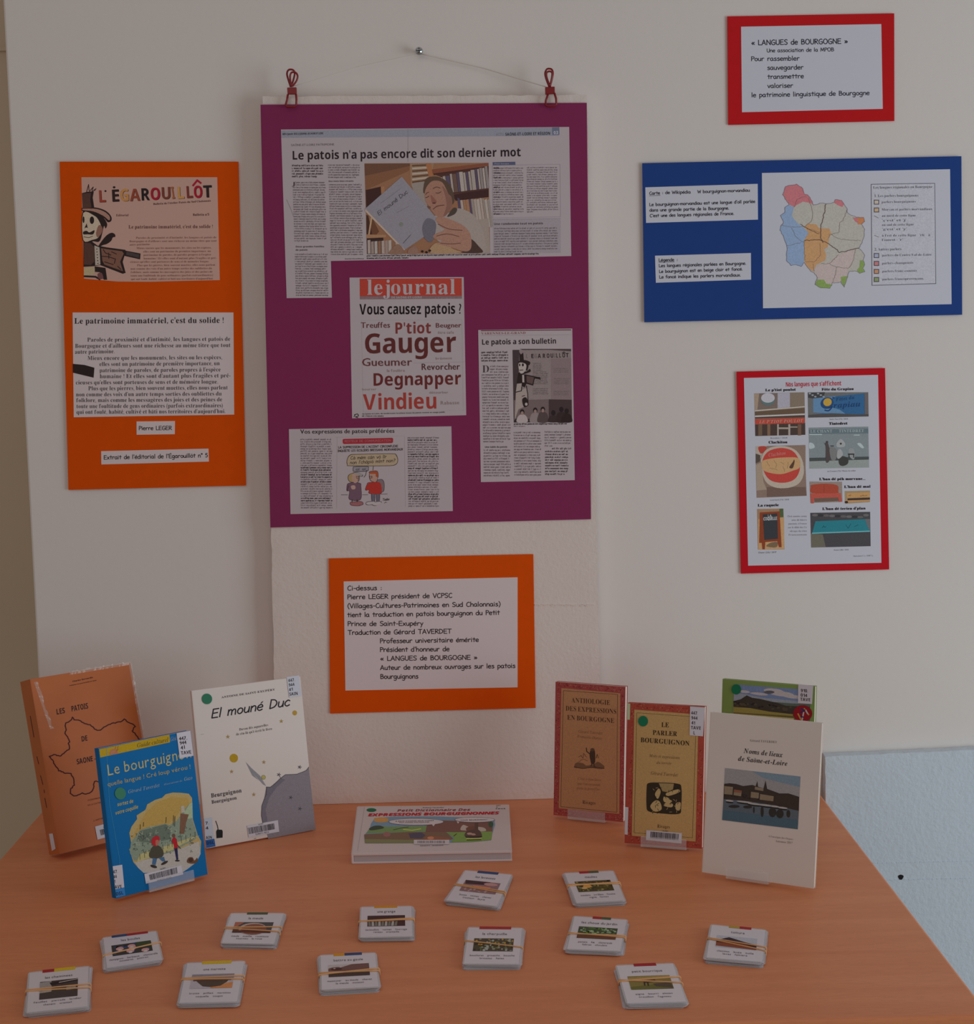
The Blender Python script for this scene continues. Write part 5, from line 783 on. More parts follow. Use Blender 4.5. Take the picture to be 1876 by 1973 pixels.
for (a, b_, y), ch, c in zip(xs, "LEGAROUILLOT", cols):
    p.text(ch, a, y, b_, y - 4, 108, c, 'sb'); p.text(ch, a + 4, y + 3, b_ + 4, y - 1, 108, K, 'sb', L=2)
p.ell(490, 322, 9, 9, K, 3); p.ell(568, 288, 12, 10, K, 3)
p.line([(1280, 272), (1318, 225), (1350, 250)], 17, cols[5], 4)
p.text("Bulletin de l'Atelier Patois du Sud Chalonnais", 922, 447, 1440, 416, 17, K, 'rb')
p.text("Editorial", 586, 550, 698, 548, 20, BR, 'rb'); p.text("Bulletin n'5", 1278, 545, 1425, 542, 20, K, 'rb')
p.text("Le patrimoine immat\u00e9riel, c'est du solide !", 698, 660, 1458, 655, 30, BR, 'rb')
tx = ["Paroles de proximit\u00e9 et d'intimit\u00e9, les langues et patois de", "Bourgogne et d'ailleurs sont une richesse au m\u00eame titre que tout", "autre patrimoine.", "Mieux encore que les monuments, les sites ou les esp\u00e8ces,",
      "elles sont un patrimoine de premi\u00e8re importance, un", "patrimoine de paroles, de paroles propres \u00e0 l'esp\u00e8ce", "humaine ! Et elles sont d'autant plus fragiles et pr\u00e9-", "cieuses qu'elles sont porteuses de sens et de m\u00e9moire longue.",
      "Plus que les pierres, bien souvent muettes, elles nous parlent", "non comme des voix d'un autre temps sorties des oubliettes du", "folklore, mais comme les messag\u00e8res des joies et des peines de", "toute une foultitude de gens ordinaires (parfois extraordinaires)", "qui ont foul\u00e9, habit\u00e9, cultiv\u00e9 et b\u00e2ti nos territoires d'aujourd'hui."]
ex = [(765, 1490), (706, 1492), (708, 895), (770, 1445), (830, 1440), (832, 1442), (834, 1492), (712, 1425), (775, 1480), (716, 1450), (718, 1455), (718, 1460), (720, 1462)]
for i, (s, (a, b_)) in enumerate(zip(tx, ex)):
    y = 750 + i * 31; p.text(s, a, y + 2, b_, y - 3, 17, C(96, 62, 58), 'r')
# scarecrow
p.poly([(278, 340), (330, 328), (385, 325), (375, 380), (388, 470), (410, 478), (285, 495)], K, 2)
p.poly([(284, 345), (360, 338), (352, 400), (364, 470), (284, 480)], BR, 3)
for pts in ([(320, 330), (338, 262), (342, 318)], [(345, 325), (380, 285), (368, 322)], [(372, 325), (405, 300), (392, 318)]): p.line(pts, 6, K, 3)
p.blob([(286, 470), (400, 470), (490, 498), (540, 548), (542, 590), (510, 602), (470, 560), (380, 520), (286, 505)], K, 2)
p.blob([(290, 482), (400, 482), (480, 508), (528, 552), (522, 585), (470, 545), (380, 505), (290, 494)], C(140, 104, 92), 3)
p.blob([(286, 505), (400, 520), (470, 560), (505, 620), (490, 660), (475, 640), (440, 770), (380, 775), (286, 770)], K, 2)
p.blob([(290, 520), (390, 545), (430, 590), (450, 650), (430, 735), (370, 762), (290, 762)], C(164, 148, 130), 3)
p.blob([(430, 630), (462, 650), (455, 700), (420, 740), (405, 700)], C(120, 84, 72), 4)
p.ell(368, 585, 20, 34, K, 4); p.ell(292, 580, 9, 30, K, 4); p.poly([(300, 660), (320, 612), (330, 655), (315, 650)], K, 4)
p.blob([(290, 690), (320, 680), (345, 695), (390, 675), (378, 712), (330, 712), (292, 712)], K, 4); p.line([(295, 735), (340, 742), (375, 730)], 5, K, 4)
p.blob([(455, 775), (500, 722), (545, 698), (575, 712), (577, 735), (556, 740), (540, 772), (500, 800), (470, 808), (425, 825)], K, 3)
p.poly([(290, 772), (365, 775), (420, 815), (450, 820), (505, 830), (670, 852), (672, 870), (645, 960), (672, 1060), (645, 1068), (470, 1000), (440, 990), (380, 1000), (292, 1005)], K, 2)
p.poly([(294, 788), (355, 792), (390, 830), (388, 960), (360, 988), (294, 985)], BR, 3)
p.poly([(390, 812), (436, 830), (444, 985), (398, 992)], C(150, 138, 128), 3)
for k in range(6): p.ell(412 + k * 2, 845 + k * 26, 5, 5, K, 4)
p.poly([(450, 838), (640, 865), (655, 885), (622, 960), (648, 1045), (480, 985), (462, 950)], C(104, 72, 60), 3)
for k in ([(470, 850), (490, 880), (540, 900)], [(460, 910), (520, 915), (580, 935), (570, 975)], [(545, 870), (590, 890)], [(480, 960), (560, 985)], [(600, 1000), (630, 1030)], [(520, 880), (520, 930)]): p.line(k, 7, K, 4)
p.poly([(665, 858), (806, 885), (802, 938), (655, 905)], K, 3); p.poly([(680, 868), (795, 892), (792, 926), (676, 896)], C(60, 50, 50), 4)
p.poly([(294, 1010), (395, 1005), (392, 1075), (294, 1085)], C(150, 136, 108), 3); p.poly([(392, 1000), (490, 1015), (505, 1122), (475, 1122), (440, 1055), (395, 1050)], K, 3)
p.line([(300, 1090), (400, 1095), (440, 1118)], 16, K, 4); p.blob([(420, 1070), (455, 1060), (470, 1110), (430, 1112)], C(96, 60, 60), 4)
p.done('page_print', s_)
q = V(100, 590, 4.69, (193, 57), (1643, 57), (1650, 978), (203, 1002))
s_, l_ = sheet(R1, WALL, q, L0, M_PAPER)
p = Print(WALL, l_, 100, 590, 4.69)
p.text("Le patrimoine immat\u00e9riel, c'est du solide !", 208, 158, 1556, 150, 50, INK, 'rb')
ex = [(325, 1615, 318), (215, 1617, 374), (214, 572, 430), (328, 1542, 484), (435, 1520, 538), (436, 1528, 594), (438, 1618, 648), (222, 1505, 704), (334, 1592, 757), (224, 1537, 812), (226, 1542, 864), (228, 1548, 918), (228, 1572, 970)]
for s, (a, b_, y) in zip(tx, ex): p.text(s, a, y + (2 if b_ - a > 500 else 0), b_, y - 6, 36, C(38, 30, 38), 'r')
p.poly([(195, 520), (300, 530), (390, 555), (383, 645), (196, 600)], K, 3)
p.done('lettering', s_)
for nm, quad, s, x0, x1, y0, y1, h in (('a', [(769, 1040), (1116, 1036), (1114, 1155), (770, 1160)], "Pierre LEGER", 790, 1088, 1117, 1115, 34),
                                  ('b', [(450, 1308), (1418, 1285), (1422, 1402), (452, 1428)], "Extrait de l'\u00e9ditorial de l'\u00c9garouill\u00f4t n\u00b0 5", 474, 1412, 1382, 1362, 35)):
    s_, l_ = sheet(R1, WALL, V(100, 590, 4.69, *quad), L0, M_PAPER)
    p = Print(WALL, l_, 100, 590, 4.69); p.text(s, x0, y0, x1, y1, h, INK, 'hand', sw=1.0); p.done('lettering', s_)

# --- purple poster on the polystyrene board
Q = [(502, 202), (1130, 198.5), (1138, 1000), (521, 1016)]
R2, L0 = poster('purple_poster', 'large purple poster with four pasted newspaper cuttings on the polystyrene board', 'poster', FOAM, Q, M_PURPLE, stand=0.0022, th=0.0008)
q = V(0, 0, 1, (541.5, 250), (1096, 245), (1100, 493.5), (637.5, 503), (639.5, 573.5), (552.5, 574.5))
s_, l_ = sheet(R2, FOAM, q, L0, M_NEWS, 'newspaper_cutting')
p = Print(FOAM, l_)
p.poly([(542, 252), (1076, 246), (1076, 262), (542.5, 266)], C(122, 122, 134), 1)
p.text("MER 4 janvier 2012 LE JOURNAL DE SAONE ET LOIRE", 544.5, 260.5, 623, 259, 3.6, C(40, 36, 44), 'sb')
p.text("ACTU", 955, 262, 970, 261.6, 5.2, C(110, 108, 116), 'n'); p.text("SA\u00d4NE-ET-LOIRE ET R\u00c9GION", 973, 262, 1059.5, 260, 5.6, C(40, 38, 46), 'sb')
p.poly([(1063, 246), (1077, 245.5), (1077.5, 260), (1063.5, 260.5)], C(88, 94, 112), 2); p.text("03", 1066, 259, 1075, 258.8, 6, C(160, 156, 164), 'sb')
p.text("SA\u00d4NE-ET-LOIRE PATRIMOINE", 561, 282, 644, 280.5, 4, C(86, 78, 84), 'n')
p.text("Le patois n'a pas encore dit son dernier mot", 562.5, 308, 1003, 301.5, 16.5, INK, 'sb')
p.view(530, 300, 6.2533)
D1 = C(56, 46, 52); D2 = C(92, 81, 87)
p.rows(205, 130, 590, 5, 33, 15, D1, 0.0, 11, last=.85, lw=13, wd=4.4)
p.text("J", 212, 360, 240, 360, 42, D1, 'n')
p.rows(248, 332, 612, 2, 29, 13, D2, 0, 12, lw=10)
p.rows(216, 392, 616, 23, 29.2, 13, D2, 0.003, 13, last=.45, lw=10.5, dx=.8)
p.text("Deux grandes familles", 248, 1106, 592, 1104, 19, D1, 'sb'); p.text("de patois", 248, 1146, 392, 1144, 19, D1, 'sb')
p.rows(240, 1196, 640, 18, 29, 13, D2, 0.003, 14, lw=10.5, dx=.8)
p.rows(640, 122, 1036, 6, 29.4, 13, D2, 0.003, 15, last=.9, lw=10.5)
p.text("Des mots bien vivants", 645, 318, 945, 315, 17, D1, 'sb')
p.rows(650, 358, 1050, 30, 28.9, 13, D2, 0.002, 16, lw=10.5, dx=.8)
p.text("Daniel Remillieux", 840, 1250, 1072, 1247, 12, D1, 'sb')
p.rows(1105, 1215, 3190, 2, 29, 12, D1, -0.012, 17, lw=11, last=.25, wd=4.5)
p.line([(140, 530), (190, 640), (225, 735)], 3, C(100, 92, 96), 4)
# panel texts on the right
p.view(820, 240, 6.2533)
p.poly([(805, 455), (1078, 450), (1080, 490), (807, 495)], C(72, 76, 98), 2); p.text("Petit lexique", 828, 482, 1000, 480, 17, C(140, 136, 148), 'n')
p.line([(802, 495), (1615, 480), (1622, 1112), (808, 1128)], 2.5, C(112, 106, 116), 2, closed=True)
p.rows(812, 535, 1185, 20, 29, 12, D2, -0.004, 21, lw=11, last=.7); p.rows(1218, 528, 1600, 20, 28, 12, D2, -0.004, 22, lw=11, last=.2)
for i in range(11): p.rows(822, 535 + [0, 58, 115, 231, 290, 348, 464, 493, 552][i % 9], 905, 1, 20, 14, D1, 0, 30 + i, lw=12, wd=4.4)
p.poly([(808, 1140), (1622, 1130), (1625, 1545), (815, 1560)], C(134, 126, 132), 1); p.line([(808, 1148), (1622, 1132)], 2.5, C(112, 106, 116), 2)
p.text("Une randonn\u00e9e tout en patois", 820, 1212, 1412, 1202, 25, D1, 'sb')
p.rows(825, 1262, 1600, 10, 31, 13, D2, -0.010, 23, last=.45, lw=11)
# the printed photograph of a reader
W_ = lambda r, g, b_: C(r, g, b_)
p.poly([(-738, 469), (757, 463), (775, 1550), (-706, 1563)], W_(126, 90, 68), 1)
p.poly([(-736, 475), (-190, 470), (-200, 560), (-722, 790)], W_(112, 76, 56), 2); p.poly([(-736, 475), (-190, 472), (-186, 500), (-730, 620)], W_(92, 64, 50), 3)
p.poly([(-722, 790), (-540, 750), (-515, 900), (-715, 1010)], W_(56, 34, 32), 3); p.poly([(-540, 750), (-500, 745), (-480, 900), (-530, 905)], W_(140, 100, 72), 4)
p.poly([(-715, 1090), (-690, 1100), (-640, 1340), (-712, 1345)], W_(62, 40, 34), 3); p.poly([(-660, 1110), (-640, 1120), (-675, 1330), (-692, 1330)], W_(160, 130, 104), 4)
p.poly([(-640, 1130), (-560, 1290), (-600, 1335), (-670, 1335)], W_(92, 60, 44), 3)
p.poly([(-712, 1325), (-480, 1330), (-478, 1360), (-712, 1372)], W_(142, 106, 80), 5)
p.poly([(-710, 1372), (-510, 1362), (-500, 1560), (-706, 1563)], W_(50, 34, 32), 3)
for k in range(9):
    x = -700 + k * 42; p.poly([(x, 1395 + (k * 37) % 20), (x + 34, 1390 + (k * 37) % 20), (x + 38, 1556), (x + 3, 1558)], [W_(146, 132, 126), W_(132, 116, 110), W_(150, 140, 136), W_(120, 88, 70)][k % 4], 4)
p.poly([(-190, 470), (100, 468), (60, 640), (-180, 720)], W_(132, 104, 82), 3)
for k in range(7): p.poly([(-165, 490 + k * 33), (65, 478 + k * 30), (62, 496 + k * 30), (-160, 508 + k * 33)], W_(156, 146, 136) if k % 2 else W_(84, 60, 48), 4)
p.poly([(-180, 700), (40, 660), (10, 1100), (-60, 1080)], W_(128, 118, 112), 3)
p.poly([(60, 545), (757, 463), (757, 502), (90, 592)], W_(112, 66, 50), 4); p.poly([(90, 592), (757, 502), (757, 520), (100, 612)], W_(66, 40, 36), 4)
p.poly([(0, 470), (62, 470), (90, 640), (40, 640)], W_(140, 92, 62), 5)
rn = random.Random(5)
p.poly([(100, 600), (757, 512), (757, 790), (340, 840), (250, 660)], W_(70, 44, 40), 3)
x = 120
while x < 735:
    w2 = rn.choice((18, 24, 30, 44)); yt = 640 - (x - 120) * .2 + rn.uniform(-8, 16)
    if x > 330: yt = 600 - (x - 330) * .22 + rn.uniform(-10, 10)
    p.poly([(x, yt), (x + w2, yt - 4), (x + w2 + 26, 815 - (x - 300) * .12), (x + 26, 820 - (x - 300) * .12)], rn.choice((W_(148, 138, 132), W_(140, 130, 124), W_(120, 112, 110), W_(92, 70, 64), W_(74, 66, 86))), 4); x += w2 + 6
p.poly([(330, 845), (757, 785), (757, 875), (360, 920)], W_(56, 34, 34), 5)
x = 380
while x < 740:
    w2 = rn.choice((20, 28, 34)); p.poly([(x, 900 + rn.uniform(-20, 14)), (x + w2, 895), (x + w2 + 44, 1230), (x + 44, 1240)], rn.choice((W_(146, 134, 128), W_(136, 100, 78), W_(150, 140, 134), W_(72, 62, 84), W_(128, 118, 112))), 5); x += w2 + 5
p.poly([(600, 1150), (757, 1130), (774, 1548), (640, 1548)], W_(134, 122, 116), 5)
p.blob([(250, 1080), (380, 1010), (560, 1080), (680, 1260), (720, 1540), (560, 1545), (380, 1500), (120, 1380), (60, 1130)], W_(138, 126, 122), 6)        # jumper
p.blob([(290, 1060), (340, 1005), (380, 1020), (350, 1080), (260, 1115)], W_(66, 56, 52), 7)
p.blob([(0, 660), (90, 628), (200, 650), (300, 740), (345, 880), (340, 940), (318, 960), (280, 900), (200, 800), (20, 760), (-10, 830), (-30, 800)], W_(76, 60, 50), 6)           # hair
p.blob([(20, 740), (90, 680), (200, 700), (270, 830), (310, 880), (315, 980), (260, 1080), (190, 1120), (110, 1090), (60, 1020), (0, 920), (-10, 820)], W_(136, 100, 86), 7) # face
p.blob([(200, 740), (270, 830), (310, 890), (312, 980), (262, 1075), (215, 1105), (250, 980), (235, 860)], W_(116, 82, 72), 8)
p.line([(88, 775), (130, 755), (175, 768)], 9, W_(84, 58, 50), 9, smooth=True); p.line([(0, 845), (20, 822), (38, 818)], 8, W_(84, 58, 50), 9)
p.line([(122, 825), (155, 828), (185, 812)], 7, W_(60, 40, 38), 9, smooth=True); p.line([(0, 882), (20, 878), (40, 864)], 7, W_(60, 40, 38), 9)
p.blob([(60, 850), (84, 868), (130, 925), (118, 950), (92, 955), (72, 935)], W_(120, 78, 68), 8); p.ell(100, 948, 22, 8, W_(74, 44, 42), 9)
p.line([(90, 1022), (140, 985), (222, 972)], 9, W_(86, 50, 48), 9, smooth=True); p.ell(36, 1000, 26, 16, W_(96, 66, 58), 8)
p.poly([(-728, 1015), (-288, 630), (130, 1130), (60, 1300), (-250, 1510)], W_(122, 118, 126), 8)                 # held book
p.poly([(-728, 1015), (-250, 1510), (-262, 1525), (-730, 1045)], W_(160, 140, 128), 8)
p.text("El moun\u00e9 Duc", -566, 1100, -212, 825, 46, W_(46, 42, 50), 'hand', 10, sw=.7, slant=.2)
p.line([(-540, 950), (-310, 780)], 4, W_(98, 94, 100), 9); p.line([(-350, 1065), (-200, 985)], 4, W_(98, 94, 100), 9); p.ell(-295, 1205, 28, 28, W_(110, 108, 104), 9); p.line([(-270, 1430), (-180, 1330)], 6, W_(62, 60, 68), 9)
p.blob([(20, 1130), (120, 1180), (110, 1330), (60, 1420), (-20, 1360), (-40, 1230)], W_(92, 88, 98), 9)          # planet on the held cover
p.blob([(120, 1130), (220, 1120), (420, 1200), (520, 1290), (550, 1400), (540, 1500), (470, 1530), (300, 1480), (180, 1450), (130, 1440), (200, 1400), (110, 1380), (100, 1330), (230, 1270), (170, 1220)], W_(140, 104, 90), 10)  # hand
for k in ([(150, 1200), (280, 1260), (440, 1275)], [(130, 1345), (260, 1320), (400, 1350)], [(180, 1430), (300, 1440), (420, 1430)]): p.line(k, 8, W_(86, 56, 50), 11, smooth=True)
p.blob([(540, 1380), (640, 1470), (680, 1545), (440, 1545), (500, 1500)], W_(66, 48, 44), 10)
p.blob([(-390, 1480), (-330, 1440), (-270, 1500), (-260, 1556), (-440, 1560)], W_(120, 92, 78), 9); p.blob([(-200, 1500), (-120, 1470), (-90, 1555), (-210, 1558)], W_(126, 96, 84), 10)
p.blob([(100, 1440), (220, 1430), (330, 1500), (420, 1545), (60, 1550)], W_(146, 118, 92), 10)
for k in ((-40, 1530), (10, 1540), (50, 1520)): p.ell(k[0], k[1], 16, 14, W_(36, 28, 28), 11)
p.view(0, 0, 1); p.line([(786, 247), (786, 312)], .5, C(120, 112, 116), 3); p.done('page_print', s_)

# le journal front page
q = V(660, 520, 6.576, (88, 98), (1533, 92), (1565, 1840), (121, 1880))
s_, l_ = sheet(R2, FOAM, q, L0, M_NEWS, 'newspaper_cutting')
p = Print(FOAM, l_, 660, 520, 6.576)
RD = C(150, 54, 44); PP = C(150, 140, 144)
p.poly([(217, 112), (1508, 106), (1510, 365), (220, 374)], C(112, 88, 92), 1)
p.poly([(217, 112), (1508, 106), (1510, 328), (219, 334)], RD, 2)
p.text("le", 305, 316, 510, 314, 192, PP, 'rb', 4); p.text("j", 536, 312, 600, 312, 185, PP, 'rb', 4); p.text("ournal", 606, 312, 1428, 308, 192, PP, 'rb', 4)
p.text("DE SA\u00d4NE-ET-LOIRE", 616, 363, 1002, 360, 26, PP, 'sb', 4); p.text("mercredi 4 janvier 2012", 236, 366, 450, 364, 16, C(140, 124, 128), 'n', 4); p.text("n. 4   janvier 2012   1,00", 1170, 362, 1500, 358, 16, C(140, 124, 128), 'n', 4)
p.text("Vous causez patois ?", 216, 566, 1504, 556, 132, C(18, 12, 14), 'sb')
B1 = C(84, 44, 44); B2 = C(70, 38, 40); G1 = C(112, 92, 92)
for s, a, y, b_, y2, h, c, st in (("Treuffes", 232, 736, 598, 732, 70, B1, 'n'), ("P'tiot", 655, 808, 1120, 803, 140, C(104, 44, 42), 'sb'), ("Beugner", 1174, 732, 1500, 728, 58, B1, 'n'),
    ("\u00eatre cafe", 1205, 810, 1410, 808, 34, G1, 'n'), ("Gauger", 268, 1060, 1442, 1040, 250, C(78, 34, 34), 'sb'), ("Gueumer", 240, 1218, 878, 1212, 98, B1, 'n'), ("br\u00e2ment", 1176, 1136, 1386, 1132, 30, G1, 'n'),
    ("la foul\u00e8re", 560, 1292, 790, 1290, 34, G1, 'n'), ("Revorcher", 994, 1268, 1484, 1262, 80, B2, 'n'), ("Degnapper", 376, 1468, 1502, 1450, 158, C(86, 34, 34), 'sb'), ("bourser", 248, 1526, 430, 1522, 26, G1, 'n'),
    ("d\u00e9tourber", 1096, 1568, 1338, 1564, 30, G1, 'n'), ("Vindieu", 262, 1772, 1190, 1756, 196, C(134, 48, 42), 'sb'), ("Rabasse", 1238, 1706, 1478, 1700, 44, G1, 'n')):
    p.text(s, a, y, b_, y2, h, c, st)
    if st == 'n' and h > 50: p.text(s, a + 4, y, b_ + 4, y2, h, c, st)
p.text("En Sa\u00f4ne-et-Loire, de nombreuses locutions issues du patois restent en usage public.", 250, 1832, 1302, 1808, 16, D1, 'sb'); p.rows(248, 1858, 530, 1, 20, 13, D1, 0, 3, lw=11)
p.line([(150, 1835), (190, 1825), (200, 1850), (165, 1862), (195, 1872)], 9, INK, 3, smooth=True); p.line([(145, 1860), (160, 1840)], 8, INK, 3)
p.line([(900, 1180), (1548, 1164)], 2.5, C(122, 112, 116), 2); p.line([(240, 640), (1510, 630), (1530, 1780), (262, 1800)], 1.6, C(132, 124, 128), 2, closed=True)
p.done('page_print', s_)

# small cutting with bulletin
q = V(910, 620, 6.1667, (68, 98), (1184, 80), (1214, 1880), (100, 1903))
s_, l_ = sheet(R2, FOAM, q, L0, M_NEWS, 'newspaper_cutting')
p = Print(FOAM, l_, 910, 620, 6.1667)
p.line([(104, 106), (1168, 96)], 10, C(84, 40, 46), 2); p.text("VARENNES-LE-GRAND", 106, 152, 632, 144, 26, C(116, 58, 62), 'r')
p.line([(106, 164), (1176, 154)], 2, C(120, 110, 114), 2)
p.text("Le patois a son bulletin", 108, 272, 992, 258, 62, INK, 'sb')
p.rows(106, 372, 436, 4, 33, 15, D1, -0.008, 41, lw=13, wd=4.4)
p.text("D", 114, 602, 198, 602, 84, D1, 'r')
p.rows(210, 538, 440, 3, 33, 14, D2, 0, 42, lw=12); p.rows(110, 638, 442, 25, 33, 14, D2, 0, 43, lw=12, dx=.8, last=.75)
p.text("Une table du patois", 146, 1496, 412, 1494, 20, D1, 'sb'); p.rows(134, 1532, 460, 10, 33.5, 14, D2, 0, 44, lw=12)
p.rows(490, 1322, 822, 16, 33.5, 14, D2, 0, 45, lw=12, dx=.6); p.rows(856, 1316, 1186, 6, 33, 14, D2, 0, 46, lw=12, last=.3)
p.rows(862, 1548, 1150, 9, 33.5, 14, D1, 0, 47, lw=13, wd=4.4, last=.85); p.rows(944, 1514, 1188, 1, 30, 14, D1, 0, 48, lw=13, wd=4.4)
p.rows(492, 1222, 1128, 1, 20, 13, D1, -.008, 49, lw=12, wd=5); p.rows(492, 1246, 640, 1, 20, 11, D2, 0, 50, lw=10)
p.poly([(475, 334), (1170, 322), (1182, 1188), (490, 1196)], C(118, 106, 106), 1)
p.poly([(475, 334), (556, 333), (530, 1180), (490, 1196)], C(58, 46, 48), 2); p.poly([(560, 322), (1170, 322), (1171, 350), (900, 332), (600, 335)], C(66, 52, 54), 3)
p.poly([(930, 440), (1172, 430), (1178, 930), (935, 930)], C(112, 96, 98), 2); p.poly([(490, 930), (910, 920), (905, 1190), (500, 1194)], C(96, 82, 82), 2)
p.poly([(905, 920), (1178, 925), (1182, 1188), (905, 1190)], C(60, 46, 48), 3); p.poly([(505, 1150), (1180, 1160), (1182, 1188), (492, 1196)], C(44, 36, 38), 3)
for i, (ch, a, y) in enumerate(zip("L'EGAROUILLOT", (636, 672, 694, 735, 778, 832, 880, 925, 966, 992, 1028, 1066, 1108), range(13))):
    if ch != "'": p.text(ch, a, 434 - i * 1, a + (34 if ch not in 'IL' else 22), 433 - i, 50, C(104, 92, 92) if i in (0, 3, 8) else K, 'sb', 4)
p.line([(1068, 372), (1085, 358), (1100, 370)], 8, K, 4)
for r_ in ((718, 500, 830, 5), (718, 600, 900, 8), (718, 800, 905, 4), (960, 560, 1150, 3), (965, 680, 1160, 4), (965, 830, 1150, 3)): p.rows(r_[0], r_[1], r_[2], r_[3], 20, 9, C(98, 86, 88), 0, r_[1], lw=9, wd=3)
p.poly([(556, 360), (575, 390), (602, 365), (610, 460), (560, 470)], K, 4); p.blob([(545, 470), (620, 455), (684, 478), (672, 515), (640, 500), (560, 500)], K, 4)
p.blob([(548, 490), (630, 500), (635, 560), (600, 610), (560, 600)], C(150, 140, 136), 5); p.ell(598, 512, 12, 18, K, 6); p.ell(560, 512, 8, 16, K, 6); p.line([(560, 575), (600, 572)], 9, K, 6); p.blob([(625, 500), (665, 505), (650, 580), (632, 560)], K, 5)
p.blob([(640, 590), (680, 560), (690, 590), (640, 612), (590, 625), (545, 628), (555, 600)], K, 4)
p.poly([(540, 625), (630, 625), (805, 660), (810, 688), (740, 672), (720, 758), (640, 735), (620, 780), (525, 730)], K, 4); p.poly([(640, 640), (730, 660), (712, 740), (644, 720)], C(80, 62, 60), 5)
p.poly([(590, 630), (612, 632), (615, 720), (592, 718)], C(150, 140, 136), 6); p.poly([(528, 735), (585, 730), (575, 830), (515, 830)], C(140, 128, 124), 5)
p.line([(515, 835), (580, 820), (585, 770)], 10, K, 6); p.line([(640, 760), (655, 860), (660, 990)], 10, K, 4); p.poly([(515, 840), (650, 780), (655, 990), (545, 1040), (500, 1170)], C(138, 126, 122), 3)
p.blob([(590, 920), (640, 900), (660, 990), (610, 1010)], K, 5); p.ell(638, 978, 16, 18, C(150, 140, 136), 6); p.line([(590, 885), (620, 875)], 8, K, 6)
for cx, cy, sh in ((590, 1070, 150), (745, 1050, 120), (835, 1040, 70), (960, 1080, 50), (1055, 1040, 46), (1118, 1060, 40)):
    p.blob([(cx - 62, 1190), (cx - 50, cy + 55), (cx - 15, cy + 30), (cx + 20, cy + 30), (cx + 55, cy + 60), (cx + 60, 1190)], C(sh, sh - 12, sh - 12), 4)
    p.ell(cx, cy, 26, 32, C(34, 26, 28), 5); 
    if sh > 60: p.ell(cx, cy + 14, 17, 22, C(128, 104, 98), 6)
p.done('page_print', s_)

# cartoon cutting
q = V(545, 810, 5.5176, (65, 92), (1790, 62), (1805, 962), (82, 994))
s_, l_ = sheet(R2, FOAM, q, L0, M_NEWS, 'newspaper_cutting')
p = Print(FOAM, l_, 545, 810, 5.5176)
p.text("Vos expressions de patois pr\u00e9f\u00e9r\u00e9es", 186, 140, 1184, 130, 44, C(46, 36, 42), 'n'); p.text("Vos expressions de patois pr\u00e9f\u00e9r\u00e9es", 189, 140, 1187, 130, 44, C(46, 36, 42), 'n')
for k in range(30):                                # some lines are set in bold
    p.rows(188 + .2 * k, 208 + 25 * k, 538 + .2 * k, 1, 25, 12, D1 if k in (12, 13, 15, 16, 18, 25, 26) else D2, 0, 61 + k, lw=10.5, wd=4.2 if k in (12, 13, 15, 16, 18, 25, 26) else 2.8, last=.98)
    p.rows(1326 + .3 * k, 190 + 25 * k, 1668 + .3 * k, 1, 25, 12, D1 if k in (1, 7, 8, 13, 16, 18, 24, 25, 26) else D2, 0, 91 + k, lw=10.5, wd=4.2 if k in (1, 7, 8, 13, 16, 18, 24, 25, 26) else 2.8, last=.98)
p.line([(560, 178), (1292, 164), (1302, 912)], 1.6, C(126, 116, 120), 2); p.line([(578, 180), (572, 930)], 1.6, C(126, 116, 120), 2)
p.poly([(636, 205), (645, 196), (1160, 184), (1172, 192), (1170, 232), (1158, 240), (650, 250), (638, 240)], C(134, 34, 44), 2); p.text("RESTEUX DE COMMUNICATION", 656, 232, 1150, 222, 22, C(146, 90, 96), 'hand', 4, sw=1)
p.text("LA SUPPRESSION DE L'ACCENT CIRCONFLEXE", 590, 296, 1224, 282, 22, K, 'hand', sw=1.1); p.text("INQUIETE LES ECOLIERS BRESSANS MORVANDIAUX", 584, 334, 1276, 316, 22, K, 'hand', sw=1.1)
p.blob([(680, 420), (712, 365), (800, 356), (1150, 350), (1205, 362), (1224, 420), (1200, 470), (1100, 484), (720, 484), (684, 470)], C(70, 58, 50), 2)
p.blob([(686, 420), (717, 371), (800, 362), (1150, 356), (1199, 368), (1218, 420), (1196, 464), (1100, 478), (724, 478), (690, 466)], C(146, 130, 108), 3)
p.text("C\u00e0 m\u00eam c\u00e2n v\u00f4 l\u00eer", 718, 414, 1102, 400, 34, K, 'hand', 5, sw=.8, slant=.15); p.text("non l'ch\u00e2pi\u00f4 m\u00eent non?", 712, 464, 1194, 440, 34, K, 'hand', 5, sw=.8, slant=.15)
p.blob([(746, 500), (760, 488), (900, 486), (912, 510), (895, 540), (760, 544), (744, 525)], C(70, 62, 64), 2); p.blob([(752, 502), (764, 494), (896, 492), (905, 510), (890, 533), (764, 537), (750, 524)], C(122, 116, 124), 3)
p.text("o\u00ef o\u00ef", 775, 530, 885, 526, 24, K, 'hand', 5, sw=1); p.line([(962, 484), (958, 528)], 5, K, 3); p.line([(890, 530), (880, 580), (862, 602)], 5, K, 3)
p.line([(620, 790), (690, 790)], 4, K, 2); p.line([(845, 790), (905, 788)], 4, K, 2); p.line([(1040, 782), (1110, 780)], 4, K, 2)
OUT = C(60, 44, 48)
